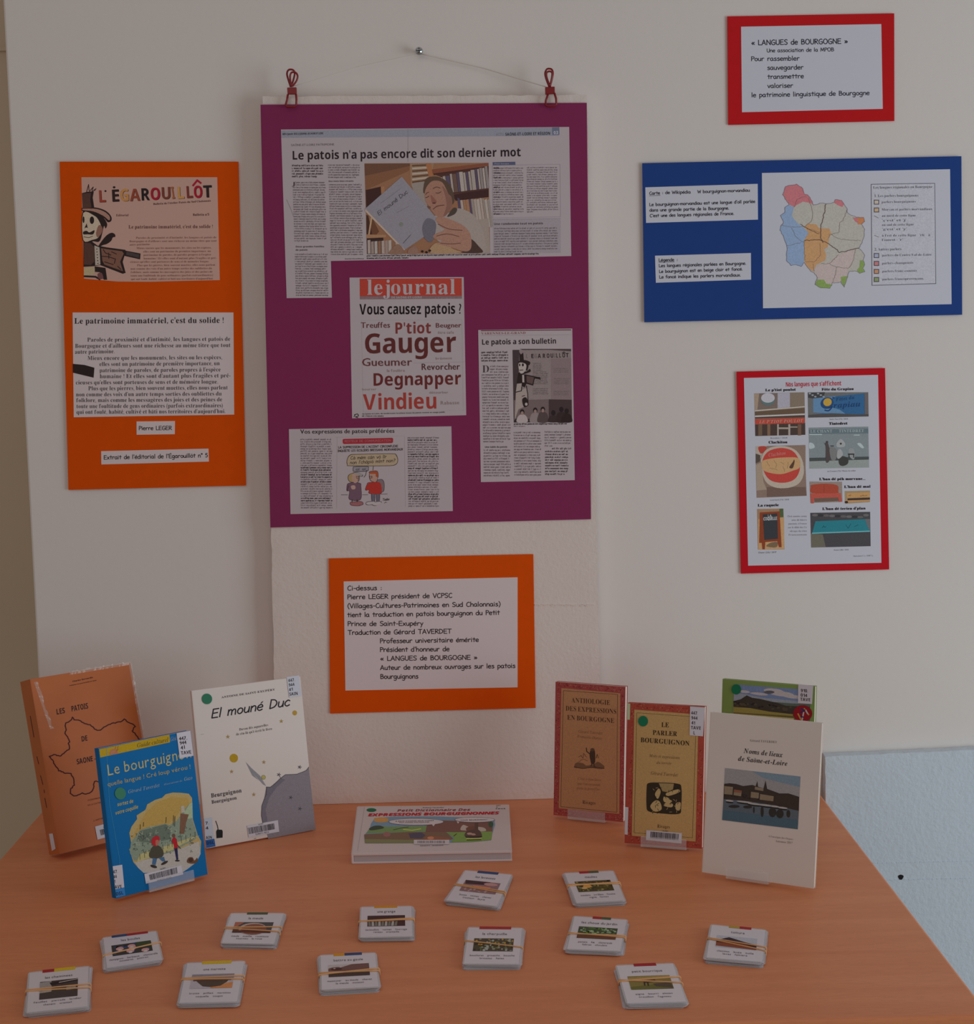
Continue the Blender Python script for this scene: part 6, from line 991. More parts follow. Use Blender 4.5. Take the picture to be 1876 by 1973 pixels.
for pts, c in (([(706, 640), (698, 590), (740, 560), (760, 580), (750, 650)], C(138, 116, 80)), ([(740, 570), (790, 565), (812, 600), (805, 640), (770, 665), (740, 640)], C(148, 120, 108)),
    ([(750, 560), (800, 552), (845, 570), (835, 592), (790, 575)], C(128, 122, 120)),
    ([(700, 670), (760, 660), (820, 670), (828, 700), (824, 836), (710, 836), (712, 750), (684, 745), (684, 700)], C(92, 68, 82)), ([(725, 695), (765, 690), (770, 725), (735, 730)], C(150, 122, 112)),
    ([(722, 870), (790, 868), (820, 895), (800, 905), (730, 898)], C(128, 80, 84)), ([(780, 862), (840, 866), (850, 888), (820, 896)], C(128, 80, 84)),
    ([(922, 600), (925, 560), (950, 545), (1000, 548), (1008, 590), (990, 650), (940, 640)], C(148, 116, 104)), ([(925, 565), (930, 544), (1000, 540), (1010, 600), (985, 590), (985, 568)], C(140, 66, 40)),
    ([(1000, 640), (1050, 628), (1075, 670), (1070, 745), (1040, 750), (1030, 680)], C(104, 90, 94)), ([(930, 660), (1020, 655), (1045, 690), (1040, 775), (922, 772), (920, 735), (888, 740), (880, 720), (905, 670)], C(146, 42, 36)),
    ([(900, 670), (925, 665), (925, 695), (905, 692)], C(150, 122, 112)), ([(970, 665), (1005, 668), (1000, 695), (975, 690)], C(150, 122, 112)),
    ([(944, 778), (975, 778), (972, 862), (950, 860)], C(84, 80, 92)), ([(996, 778), (1026, 778), (1022, 862), (1002, 866)], C(84, 80, 92)), ([(885, 885), (900, 866), (970, 862), (980, 880), (920, 895)], C(150, 142, 144)), ([(950, 890), (975, 870), (1035, 862), (1040, 880), (990, 902)], C(150, 142, 144))):
    cx = sum(a[0] for a in pts) / len(pts); cy = sum(a[1] for a in pts) / len(pts)
    p.blob([(cx + (x - cx) * 1 + (4 if x > cx else -4), cy + (y - cy) + (4 if y > cy else -4)) for x, y in pts], OUT, 3); p.blob(pts, c, 4)
for cx, cy in ((795, 600), (935, 598)): p.line([(cx - 14, cy - 8), (cx + 14, cy - 8), (cx + 12, cy + 14), (cx - 10, cy + 14)], 3, K, 7, closed=True); p.ell(cx + 4, cy + 2, 4, 4, K, 7)
p.line([(800, 640), (806, 615)], 5, K, 6); p.line([(700, 690), (684, 742)], 4, K, 6); p.line([(738, 840), (736, 868)], 6, K, 5); p.line([(790, 838), (792, 864)], 6, K, 5)
p.text("Tsubo", 1058, 852, 1130, 846, 24, K, 'hand', sw=1, slant=.3); p.line([(1080, 878), (1092, 866), (1104, 872)], 4, K, 3)
p.done('page_print', s_)

# --- orange notice in the middle, on the polystyrene
Q = V(620, 1050, 4.4667, (60, 115), (1818, 78), (1838, 1400), (72, 1448))
R3, L0 = poster('orange_notice', 'small orange notice under the purple poster, white sheet headed Ci-dessus', 'notice', FOAM, Q, M_ORANGE, stand=0.0022, th=0.0008)
s_, l_ = sheet(R3, FOAM, V(620, 1050, 4.4667, (188, 312), (1683, 276), (1683, 1222), (203, 1250)), L0, M_PAPER)
p = Print(FOAM, l_, 620, 1050, 4.4667)
for s, a, y, b_, y2 in (("Ci-dessus :", 220, 388, 518, 384), ("Pierre LEGER pr\u00e9sident de VCPSC", 220, 464, 1122, 450), ("(Villages-Cultures-Patrimoines en Sud Chalonnais)", 222, 541, 1535, 524), ("tient la traduction en patois bourguignon du Petit", 220, 618, 1530, 597),
    ("Prince de Saint-Exup\u00e9ry", 222, 694, 872, 690), ("Traduction de G\u00e9rard TAVERDET", 224, 770, 1114, 758), ("Professeur universitaire \u00e9m\u00e9rite", 500, 842, 1350, 830), ("Pr\u00e9sident d'honneur de", 500, 917, 1098, 910),
    ("\u00ab LANGUES de BOURGOGNE \u00bb", 502, 993, 1338, 982), ("Auteur de nombreux ouvrages sur les patois", 502, 1072, 1664, 1054), ("Bourguignons", 503, 1148, 830, 1145)):
    p.text(s, a, y, b_, y2, 38, INK, 'hand', sw=1.05)
p.done('lettering', s_)

# --- red notice top right
Q = V(1390, 20, 5.5176, (56, 68), (1828, 35), (1830, 1178), (66, 1220))
R4, L0 = poster('red_notice', 'red-bordered notice at the top right, seven lines of black print', 'notice', WALL, Q, M_RED, stand=0.003)
s_, l_ = sheet(R4, WALL, V(1390, 20, 5.5176, (202, 178), (1690, 150), (1706, 1050), (212, 1086)), L0, M_PAPER_W)
p = Print(WALL, l_, 1390, 20, 5.5176)
for s, a, y, b_, y2, h in (("\u00ab LANGUES de BOURGOGNE \u00bb", 310, 374, 1336, 356, 52), ("Une association de la MPOB", 474, 450, 1188, 438, 38), ("Pour rassembler", 308, 542, 822, 536, 46), ("sauvegarder", 480, 636, 864, 630, 46), ("transmettre", 482, 732, 868, 724, 46),
    ("valoriser", 482, 828, 754, 824, 46), ("le patrimoine linguistique de Bourgogne", 312, 926, 1566, 902, 46)):
    p.text(s, a, y, b_, y2, h, C(26, 26, 40), 'hand', sw=1.0)
p.done('lettering', s_)

# --- blue poster
Q = V(0, 0, 1, (1236.5, 315), (1850, 301.5), (1851.5, 606.5), (1240.5, 621))
R5, L0 = poster('blue_poster', 'wide blue poster with two small texts and a coloured map', 'poster', WALL, Q, M_BLUE, stand=0.0045)
NV = C(34, 32, 44)
s_, l_ = sheet(R5, WALL, V(1225, 290, 5.804, (100, 415), (1354, 376), (1357, 775), (108, 812)), L0, M_PAPER_W)
p = Print(WALL, l_, 1225, 290, 5.804)
for s, a, y, b_, y2 in (("Carte", 146, 498, 264, 493), (": de Wikip\u00e9dia", 288, 490, 606, 482), ("W bourguignon-morvandiau", 682, 480, 1266, 462), ("Le bourguignon-morvandiau est une langue d'o\u00efl parl\u00e9e", 146, 624, 1326, 588), ("dans une grande partie de la Bourgogne.", 148, 686, 1034, 662), ("C'est une des langues r\u00e9gionales de France.", 150, 748, 1090, 722)):
    p.text(s, a, y, b_, y2, 33, NV, 'hand', sw=1.15)
p.line([(146, 510), (266, 505)], 4, NV, 3); p.done('lettering', s_)
s_, l_ = sheet(R5, WALL, V(1225, 290, 5.804, (208, 1178), (1278, 1148), (1280, 1445), (218, 1480)), L0, M_PAPER_W)
p = Print(WALL, l_, 1225, 290, 5.804)
for s, a, y, b_, y2 in (("L\u00e9gende", 250, 1243, 422, 1238), (":", 450, 1236, 462, 1236), ("Les langues r\u00e9gionales parl\u00e9es en Bourgogne.", 252, 1306, 1224, 1278), ("Le bourguignon est en beige clair et fonc\u00e9.", 254, 1370, 1186, 1342), ("Le fonc\u00e9 indique les parlers morvandiaux.", 256, 1432, 1166, 1408)):
    p.text(s, a, y, b_, y2, 33, NV, 'hand', sw=1.15)
p.line([(250, 1252), (424, 1247)], 4, NV, 3); p.done('lettering', s_)
s_, l_ = sheet(R5, WALL, V(1460, 310, 4.69, (30, 112), (1726, 78), (1740, 1295), (40, 1332)), L0, M_PAPER_W, 'map_sheet')
p = Print(WALL, l_, 1460, 310, 4.69)
MB_, MO, MP, ML, MG, MPK = C(152, 148, 142), C(190, 146, 104), C(188, 112, 120), C(126, 146, 176), C(112, 134, 74), C(160, 146, 144)
outline = [(245, 232), (345, 214), (400, 250), (412, 300), (440, 308), (470, 345), (495, 400), (585, 380), (610, 392), (680, 380), (690, 352), (750, 360), (770, 395), (800, 430), (795, 470), (830, 490), (880, 515), (948, 510), (955, 550), (930, 575), (955, 620), (950, 690), (932, 740), (905, 790), (935, 820), (958, 850), (938, 900), (958, 935), (940, 970), (955, 1000), (912, 1018), (880, 995), (815, 1000), (790, 1080), (770, 1138), (740, 1095), (665, 1105), (640, 1150), (560, 1150), (510, 1120), (530, 1050), (498, 1010), (470, 1000), (430, 950), (410, 915), (385, 955), (330, 940), (290, 945), (252, 900), (255, 780), (230, 700), (196, 630), (200, 585), (225, 560), (196, 495), (235, 470), (240, 420), (275, 400), (240, 345), (220, 305)]
p.poly(outline, MB_, 2)
p.poly([(245, 232), (345, 214), (400, 250), (412, 300), (440, 308), (470, 345), (495, 400), (470, 385), (400, 370), (345, 400), (320, 420), (285, 400), (240, 345), (220, 305)], MP, 3)
p.poly([(690, 352), (750, 360), (770, 395), (755, 420), (720, 405), (680, 380)], MP, 3)
p.poly([(240, 420), (275, 400), (318, 420), (300, 500), (345, 560), (400, 600), (450, 650), (410, 720), (410, 915), (385, 955), (330, 940), (290, 945), (252, 900), (255, 780), (230, 700), (196, 630), (200, 585), (225, 560), (196, 495), (235, 470)], ML, 3)
p.poly([(410, 600), (440, 570), (520, 575), (545, 610), (640, 615), (655, 660), (635, 700), (625, 780), (590, 800), (610, 850), (600, 900), (520, 940), (490, 1000), (430, 950), (412, 900), (412, 720), (450, 650)], MO, 3)
p.poly([(630, 920), (720, 850), (870, 790), (860, 880), (815, 970), (790, 1060), (740, 1095), (665, 1105), (600, 1100), (530, 1050), (498, 1010), (520, 950), (580, 930)], MPK, 3)
p.poly([(880, 515), (948, 510), (955, 550), (930, 575), (895, 575)], C(188, 124, 84), 4); p.poly([(850, 515), (885, 515), (905, 565), (870, 550)], MP, 4)
p.poly([(510, 1120), (530, 1075), (590, 1075), (610, 1110), (665, 1120), (640, 1150), (560, 1150)], MG, 4); p.poly([(740, 1050), (800, 1040), (770, 1138), (745, 1090)], MG, 4); p.poly([(915, 900), (938, 900), (958, 935), (940, 970), (955, 1000), (912, 1018), (885, 990), (910, 960)], MG, 4)
LG = C(104, 92, 86)
rj = random.Random(8)
def jag(pts, a=5):
    out = []
    for (x0, y0), (x1, y1) in zip(pts, pts[1:]):
        n = max(2, int(math.hypot(x1 - x0, y1 - y0) / 14))
        for k in range(n): out.append((x0 + (x1 - x0) * k / n + rj.uniform(-a, a), y0 + (y1 - y0) * k / n + rj.uniform(-a, a)))
    return out + [pts[-1]]
p.line(jag(outline + outline[:1], 4), 3, C(92, 84, 92), 5)
for pts in ([(320, 418), (345, 350), (430, 320)], [(450, 340), (490, 470), (475, 550)], [(410, 600), (475, 550)], [(800, 440), (760, 540), (730, 560), (725, 650), (640, 670), (630, 700)], [(200, 580), (290, 600), (400, 595), (550, 650)], [(300, 610), (330, 680), (375, 720), (410, 735)], [(255, 770), (380, 740)], [(650, 670), (740, 710), (830, 720), (920, 720)],
            [(550, 750), (560, 850), (500, 915), (420, 910)], [(560, 930), (640, 930), (720, 850)], [(640, 930), (700, 960), (690, 1040), (665, 1100)], [(870, 800), (860, 890), (815, 970), (700, 960)], [(490, 930), (500, 1000)], [(410, 720), (420, 900)]): p.line(jag(pts, 4), 3, LG, 5)
p.line(jag([(605, 392), (600, 440), (560, 600), (560, 690), (580, 740)], 4), 6, C(82, 66, 60), 6); p.line(jag([(415, 720), (560, 715), (620, 745), (700, 800), (730, 830), (820, 810), (905, 790)], 4), 6, C(82, 66, 60), 6); p.line(jag([(375, 575), (470, 630), (545, 660)], 3), 5, C(90, 70, 60), 6)
p.poly([(1012, 212), (1590, 203), (1600, 1112), (1020, 1128)], C(62, 60, 72), 2); p.poly([(1017, 217), (1585, 208), (1595, 1107), (1025, 1123)], C(160, 159, 168), 3)
for s, a, y, b_, y2, h in (("Les langues r\u00e9gionales en Bourgogne", 1032, 254, 1566, 246, 22), ("1. Les parlers bourguignons", 1042, 330, 1440, 324, 22), ("parlers bourguignons", 1108, 384, 1416, 378, 20), ("Morvan et parlers morvandiaux", 1110, 452, 1566, 446, 20), ("au nord de cette ligne", 1110, 508, 1416, 504, 20),
    ("'\u00e7'est' et 'j'", 1112, 550, 1330, 546, 20), ("au sud de cette ligne", 1110, 590, 1398, 585, 20), ("'g'est' et 'y'", 1112, 630, 1335, 626, 20), ("\u00e0 l'est de cette ligne   'rh'   \u00e0", 1110, 686, 1546, 680, 20), ("l'ouest : 'r'", 1110, 726, 1300, 722, 20), ("2. Autres parlers", 1044, 812, 1286, 808, 22),
    ("parlers du Centre-Val-de-Loire", 1112, 864, 1560, 857, 20), ("parlers champenois", 1112, 936, 1394, 930, 20), ("parlers franc-comtois", 1114, 1008, 1426, 1002, 20), ("parlers francoproven\u00e7aux", 1114, 1080, 1486, 1073, 20)):
    p.text(s, a, y, b_, y2, h, C(50, 48, 60), 'r', 5)
for y, c in ((375, C(168, 158, 146)), (446, C(186, 160, 132)), (857, C(146, 152, 174)), (928, C(180, 116, 120)), (1000, C(190, 140, 104)), (1073, C(116, 132, 92))):
    p.rect(1038, y - 22, 1086, y + 22, C(70, 60, 66), 4); p.rect(1045, y - 15, 1079, y + 15, c, 5)
p.line([(1042, 498), (1078, 518)], 4, C(80, 70, 76), 5); p.line([(1044, 674), (1080, 690)], 4, C(80, 70, 76), 5)
p.done('map_print', s_)

# --- red poster lower right
Q = V(0, 0, 1, (1418, 716), (1703.5, 709), (1711.5, 1096.5), (1426.5, 1104.5))
R6, L0 = poster('crimson_poster', 'red-bordered poster with eight small colour photographs, right wall area', 'poster', WALL, Q, M_RED2, stand=0.0035)
q = V(1410, 700, 6.0516, (133, 170), (1694, 134)) + V(1410, 900, 6.0516, (1733, 1112), (182, 1145))
s_, l_ = sheet(R6, WALL, q, L0, M_PAPER_W, 'photo_page')
p = Print(WALL, l_, 1410, 700, 6.0516)
p.text("N\u00f4s langues que s'affichont", 618, 272, 1266, 256, 52, C(150, 30, 44), 'sb')
for s, a, y, b_, y2 in (("Le p'tiot poulot", 380, 326, 734, 318), ("F\u00eate du Grapiau", 1036, 318, 1408, 310), ("Tintedret", 1122, 716, 1336, 712), ("Clachitou", 418, 934, 636, 930)): 
    p.text(s, a, y, b_, y2, 30, INK, 'rb'); p.text(s, a + 4, y, b_ + 4, y2, 30, INK, 'rb')
p.poly([(252, 350), (838, 336), (848, 832), (265, 846)], C(112, 96, 88), 1)
p.poly([(285, 352), (525, 346), (522, 520), (290, 540)], C(104, 90, 84), 2); p.poly([(252, 352), (310, 350), (290, 540), (260, 545)], C(140, 122, 106), 2); p.poly([(525, 346), (668, 342), (668, 510), (524, 522)], C(146, 142, 154), 2); p.poly([(668, 342), (838, 338), (840, 500), (668, 514)], C(112, 98, 86), 2)
p.poly([(260, 545), (840, 498), (840, 510), (260, 560)], C(162, 154, 144), 3); p.poly([(260, 562), (840, 520), (842, 582), (262, 608)], C(88, 72, 58), 3); p.poly([(262, 608), (842, 584), (842, 600), (262, 625)], C(166, 162, 162), 3); p.poly([(262, 626), (842, 604), (842, 630), (262, 642)], C(72, 54, 48), 3)
p.ell(412, 425, 82, 66, C(80, 100, 100), 4); p.ell(412, 402, 80, 56, C(164, 162, 170), 5)
p.poly([(262, 650), (842, 632), (842, 690), (262, 704)], C(156, 62, 50), 3)
for k in range(14): p.ell(283 + k * 41, 702 - k * 1, 20, 10, C(156, 62, 50), 3)
p.text("LE P'TIOT POULOT", 312, 698, 824, 682, 34, C(176, 128, 116), 'rbi', 5)
p.poly([(262, 712), (846, 695), (848, 832), (265, 846)], C(64, 50, 46), 2)
for a, b_, c in ((300, 345, (96, 78, 62)), (405, 440, (110, 86, 66)), (520, 538, (150, 138, 132)), (650, 672, (150, 138, 132)), (760, 800, (100, 74, 62))): p.poly([(a, 708), (b_, 708), (b_, 838), (a, 840)], C(*c), 3)
p.rect(535, 745, 655, 766, C(140, 128, 120), 4); p.rect(672, 735, 756, 748, C(140, 128, 120), 4)
p.text("Bondon / 2014", 442, 878, 638, 874, 16, C(90, 86, 94), 'n'); 
p.poly([(875, 338), (1580, 336), (1584, 618), (880, 632)], C(92, 92, 92), 1); p.poly([(880, 340), (1075, 335), (1060, 400), (940, 410), (880, 400)], C(56, 56, 58), 2)
for k in range(6): p.ell(900 + k * 32, 352 + (k % 3) * 18, 14, 9, C(130, 134, 140), 3)
p.poly([(938, 408), (1578, 345), (1584, 615), (1330, 618), (938, 572)], C(44, 84, 122), 2); p.poly([(938, 408), (1200, 382), (1120, 500), (1250, 540), (1330, 600), (938, 572)], C(84, 116, 148), 3)
p.poly([(1536, 350), (1578, 345), (1582, 590), (1540, 600)], C(92, 84, 84), 4); p.poly([(885, 600), (1150, 580), (1480, 595), (1584, 590), (1584, 618), (880, 632)], C(70, 66, 66), 4)
p.ell(1100, 462, 78, 66, C(30, 62, 104), 4, rot=-.4); p.ell(1105, 452, 50, 46, C(196, 158, 66), 5, rot=-.4); p.line([(1160, 420), (1185, 400), (1165, 395)], 12, C(30, 62, 104), 5); p.line([(1120, 520), (1160, 505), (1120, 550), (1075, 545)], 14, C(24, 52, 96), 5, smooth=True)
p.text("rapiau", 1178, 520, 1490, 500, 62, C(26, 54, 96), 'rbi', 5); p.text("F\u00eates du", 1206, 440, 1420, 412, 40, C(28, 58, 100), 'rbi', 5)
p.text("Saint-Yan (71) / 2014", 1130, 658, 1344, 654, 16, C(90, 86, 94), 'n')
p.poly([(886, 748), (1580, 736), (1590, 1212), (895, 1226)], C(110, 118, 122), 1); p.poly([(888, 770), (1580, 758), (1582, 815), (890, 822)], C(84, 98, 104), 2); p.text("LE CHANT      TINTEDRET", 905, 808, 1530, 800, 34, C(136, 146, 150), 'rb', 4)
p.poly([(895, 1100), (1588, 1085), (1588, 1120), (895, 1140)], C(62, 66, 66), 2); p.poly([(895, 1140), (1588, 1120), (1590, 1212), (895, 1226)], C(124, 130, 128), 2); p.rect(892, 822, 1042, 834, C(168, 180, 184), 3); p.rect(1412, 830, 1480, 840, C(168, 180, 184), 3)
p.blob([(893, 925), (940, 935), (955, 980), (893, 992)], C(172, 184, 188), 3); p.blob([(1450, 935), (1490, 930), (1530, 980), (1500, 985)], C(172, 184, 188), 3)
for pts, c in (([(1082, 960), (1035, 900), (1075, 930), (1100, 905), (1115, 940), (1145, 1060), (1120, 1145), (1085, 1140)], (70, 62, 62)), ([(1130, 990), (1190, 980), (1215, 1030), (1200, 1120), (1150, 1120)], (104, 104, 104)), ([(1225, 1010), (1260, 1000), (1285, 1060), (1240, 1110), (1215, 1090)], (140, 140, 142)), ([(1240, 1100), (1290, 1080), (1345, 1110), (1340, 1170), (1280, 1195), (1240, 1170)], (54, 54, 52)), ([(1350, 1000), (1400, 990), (1425, 1050), (1410, 1120), (1360, 1080)], (124, 126, 128)), ([(1210, 930), (1260, 880), (1310, 930), (1300, 970), (1220, 975)], (138, 140, 142))): p.blob(pts, C(*c), 4)
p.ell(1100, 915, 14, 12, C(60, 52, 52), 5); p.ell(1260, 935, 12, 12, C(56, 50, 50), 5); p.ell(1160, 962, 24, 7, C(64, 60, 60), 5); p.rect(1345, 1050, 1418, 1064, C(44, 40, 40), 5); p.rect(1352, 1064, 1362, 1095, C(44, 40, 40), 5); p.rect(1405, 1064, 1415, 1098, C(44, 40, 40), 5)
p.text("au Creusot (71) / Mus\u00e9e du soldat", 1104, 1264, 1434, 1256, 16, C(86, 82, 90), 'n')
p.poly([(268, 965), (850, 950), (850, 1210), (864, 1542), (280, 1565), (272, 1180)], C(118, 98, 88), 1)
p.poly([(268, 965), (400, 962), (360, 1010), (330, 1100), (270, 1170)], C(150, 140, 130), 2); p.blob([(300, 975), (390, 968), (385, 1010), (330, 1050)], C(150, 56, 48), 3); p.poly([(270, 1050), (325, 1070), (320, 1140), (270, 1165)], C(72, 62, 56), 3)
p.blob([(330, 1130), (400, 1000), (560, 960), (720, 1000), (810, 1120), (830, 1280), (770, 1400), (640, 1450), (480, 1440), (370, 1350)], C(158, 146, 134), 3)
p.poly([(272, 1180), (340, 1150), (360, 1380), (400, 1470), (280, 1480)], C(140, 124, 110), 3)
p.blob([(345, 1150), (410, 1030), (560, 985), (700, 1020), (775, 1130), (780, 1250), (720, 1350), (600, 1390), (460, 1370), (380, 1290)], C(162, 58, 52), 4)
p.blob([(345, 1140), (440, 1110), (600, 1095), (770, 1105), (782, 1210), (700, 1250), (560, 1290), (400, 1265), (345, 1220)], C(170, 136, 98), 5)
for pts in ([(400, 1140), (430, 1200)], [(480, 1130), (520, 1180), (500, 1220)], [(560, 1150), (600, 1180)], [(590, 1200), (605, 1260)], [(430, 1220), (520, 1240)], [(650, 1150), (640, 1220)]): p.line(jag(pts, 5), 4, C(120, 90, 60), 6)
p.blob([(660, 1210), (700, 1150), (718, 1120), (722, 1150), (700, 1220)], C(76, 54, 42), 6); p.text("Clachitou", 420, 1088, 620, 1060, 40, C(184, 120, 112), 'rbi', 6)
p.poly([(400, 1440), (850, 1440), (862, 1540), (400, 1556)], C(98, 78, 70), 2)
p.view(1410, 900, 6.0516)
p.text("Lournand (71) / 2010", 438, 388, 658, 382, 16, C(90, 86, 94), 'n')
for s, a, y, b_, y2 in (("L'ban d\u00e9 p\u00e9h morvane...", 1008, 152, 1544, 146), ("L'ban d\u00e9 ma\u00ef", 1298, 242, 1604, 236), ("La raquele", 292, 458, 536, 452), ("L'ban d\u00e9 terien d'plan", 1044, 498, 1546, 490)):
    p.text(s, a, y, b_, y2, 30, INK, 'rb'); p.text(s, a + 4, y, b_ + 4, y2, 30, INK, 'rb')
p.poly([(895, 165), (1275, 168), (1280, 400), (1250, 405), (905, 415)], C(128, 112, 106), 1); p.blob([(912, 230), (925, 205), (1080, 190), (1220, 210), (1230, 280), (1210, 300), (930, 300)], C(146, 62, 46), 3); p.poly([(905, 305), (1260, 300), (1275, 400), (1240, 400), (1230, 350), (950, 360), (945, 420), (915, 420)], C(160, 72, 62), 4); p.poly([(950, 362), (1232, 350), (1235, 392), (955, 405)], C(96, 76, 66), 3); p.line([(1065, 200), (1065, 295)], 4, C(110, 50, 40), 4)
p.poly([(1305, 276), (1600, 270), (1600, 405), (1310, 425)], C(140, 120, 92), 1); p.poly([(1330, 300), (1598, 290), (1598, 345), (1330, 355)], C(176, 134, 86), 3); p.poly([(1340, 362), (1600, 352), (1600, 375), (1340, 386)], C(56, 40, 36), 3); p.poly([(1308, 385), (1600, 378), (1600, 395), (1310, 408)], C(184, 138, 92), 4); p.ell(1326, 405, 20, 14, C(44, 34, 32), 5); p.rows(1350, 335, 1580, 1, 10, 14, C(112, 76, 50), 0, 4, lw=22, wd=5)
p.poly([(285, 485), (592, 480), (606, 955), (295, 958)], C(136, 108, 84), 1); p.poly([(545, 482), (592, 480), (598, 690), (550, 700)], C(70, 82, 50), 2); p.poly([(300, 600), (600, 580), (604, 950), (300, 956)], C(170, 134, 94), 2)
p.poly([(318, 525), (548, 512), (572, 930), (540, 930), (520, 860), (382, 870), (376, 955), (348, 955), (340, 880), (310, 880)], C(118, 54, 32), 3); p.poly([(352, 548), (520, 535), (528, 832), (370, 845)], C(48, 50, 54), 4)
p.text("LA", 412, 578, 455, 576, 26, C(170, 170, 174), 'hand', 6, sw=1.2); p.text("COQUELLE", 360, 616, 520, 608, 32, C(176, 176, 180), 'hand', 6, sw=1.2); p.rows(378, 660, 510, 8, 22, 9, C(96, 98, 102), 0, 9, lw=8)
p.blob([(395, 920), (440, 880), (520, 870), (510, 930)], C(104, 86, 66), 3)
for i, s in enumerate(("Or\u00e9 sont\u00e9s cents", "ains d\u00e9 b\u00e2cro", "patoisés, d franco", "sur la d\u00e9b\u00e2 des Ce", "idrops du vieu", "Francomtois")): 
    p.text(s, [640, 688, 652, 646, 668, 654][i], 580 + i * 43, 864, 577 + i * 43, 20, C(98, 94, 102), 'n')
p.poly([(905, 530), (1602, 518), (1608, 918), (915, 934)], C(62, 60, 64), 1); p.poly([(912, 770), (1050, 780), (1085, 930), (915, 934)], C(92, 88, 78), 2)
for k in range(10): p.ell(960 + k * 66, 556 + (k * 29) % 26, 34, 15, [C(92, 88, 90), C(48, 46, 50), C(84, 80, 80)][k % 3], 2)
p.poly([(965, 628), (1560, 602), (1602, 660), (1600, 745), (925, 772)], C(36, 106, 118), 3); p.poly([(925, 760), (1600, 736), (1600, 750), (925, 774)], C(96, 150, 156), 4); p.poly([(1540, 602), (1602, 600), (1602, 740), (1575, 700)], C(92, 92, 96), 4)
p.line([(1045, 705), (1060, 680), (1075, 700), (1090, 685)], 5, C(20, 70, 84), 5); p.line([(1320, 670), (1345, 710), (1380, 655)], 5, C(20, 70, 84), 5); p.line([(1420, 690), (1460, 670)], 5, C(20, 70, 84), 5)
p.text("Dizier (21) / 2017", 302, 1002, 512, 996, 18, C(70, 66, 74), 'n'); p.text("Anost (58) / 2015", 1180, 970, 1352, 966, 16, C(90, 86, 94), 'n'); p.text("illustrations C. L. / 2018 T. J.", 1408, 1040, 1636, 1034, 15, C(90, 86, 94), 'n')
p.done('page_print', s_)

# ------------------------------------------------------------------ nail, strings and clips
CL = Plane((0, -0.006, 1), (0, -1, 0))
NP = Plane((0, 0.010, 1), (0, -1, 0)); c = NP.at(807, 98)
N = thing('nail', 'shiny metal nail in the wall above the purple poster', 'nail', c)
mb = MB()
rings = [(-.0032, .0), (-.003, .0022), (-.0018, .0044), (.0, .0058), (.0016, .0058), (.0022, .0035)]
for (y0, r0), (y1, r1) in zip(rings, rings[1:]):
    for k in range(16):
        a0, a1 = 2 * PI * k / 16, 2 * PI * (k + 1) / 16
        mb.face([c + Vector((r0 * math.cos(a0), y0, r0 * math.sin(a0))), c + Vector((r0 * math.cos(a1), y0, r0 * math.sin(a1))), c + Vector((r1 * math.cos(a1), y1, r1 * math.sin(a1))), c + Vector((r1 * math.cos(a0), y1, r1 * math.sin(a0)))])
build('nail_head', mb, M_CHROME, N, smooth=True)
mb = MB(); mb.box(c.x - .0042, c.x + .0042, c.y - .0037, c.y - .0029, c.z - .0006, c.z + .0006); mb.box(c.x - .0006, c.x + .0006, c.y - .0037, c.y - .0029, c.z - .0042, c.z + .0042)
build('cross_slot', mb, mat('slot_shadow', (0.05, 0.05, 0.055, 1), 0.4, metal=0.8), N)
mb = MB(); mb.tube([c + Vector((0, .001, 0)), (c.x, WY + .002, c.z)], .0022, 10); build('nail_shank', mb, M_CHROME, N)
SP = Plane((0, 0.014, 1), (0, -1, 0))
def strand(label, pts, r):
    P_ = [pl.at(x, y) for pl, x, y in pts]; q = []
    for a, b_ in zip(P_, P_[1:]): q += [a + (b_ - a) * k / 8 for k in range(8)]
    q.append(P_[-1]); mb = MB(); mb.tube(q, r, 6)
    o = build('string', mb, M_STRING, None, smooth=True); o['label'] = label; o['category'] = 'string'; return o
strand('thin string running from the nail down to the left red clip', [(SP, 806, 103), (SP, 690, 128), (CL, 566, 166)], .00035)
strand('thicker string running from the nail down to the right red clip', [(SP, 808, 103), (SP, 930, 131), (CL, 1051, 167)], .0008)

def clip(label, ox, oy, s, loops, body, jaw):
    c = CL.at(ox + body[0][0] / s, oy + body[3][1] / s); root = thing('wire_clip', label, 'clip', c, group='red wire clips')
    for pts, dy in loops:
        P_ = [CL.at(ox + x / s, oy + y / s, dy) for x, y in spline(pts, 5)]; mb = MB(); mb.tube(P_, .0014, 8); build('wire_loop', mb, M_CLIPW, root, smooth=True)
    mb = MB(); a = [CL.at(ox + x / s, oy + y / s, .0035) for x, y in body][::-1]; mb.hexa(a, [p_ + Vector((0, .008, 0)) for p_ in a]); build('spring_body', mb, M_CLIPW, root, bevel=.0008)
    P_ = [CL.at(ox + x / s, oy + y / s, .0025 if 0 < k < len(jaw) - 1 else .003) for k, (x, y) in enumerate(jaw)]; mb = MB(); mb.tube(P_, .0016, 8); build('jaw_wire', mb, M_CLIPW, root, smooth=True)
    P_ = [p_ + Vector((0, .0295, .004)) for p_ in P_]      # the second jaw goes behind the board
clip('red wire clip gripping the top left of the purple poster', 500, 60, 5.8625,
     [([(352, 632), (322, 540), (310, 480), (325, 442), (355, 434), (385, 445), (398, 480), (380, 560), (356, 632)], .001), ([(362, 628), (350, 550), (352, 500), (372, 472), (415, 478), (434, 515), (425, 560), (400, 600), (372, 632)], .006)],
     [(312, 640), (418, 636), (420, 715), (318, 716)], [(322, 716), (312, 780), (296, 838), (310, 856), (400, 856), (416, 838), (418, 780), (414, 716)])
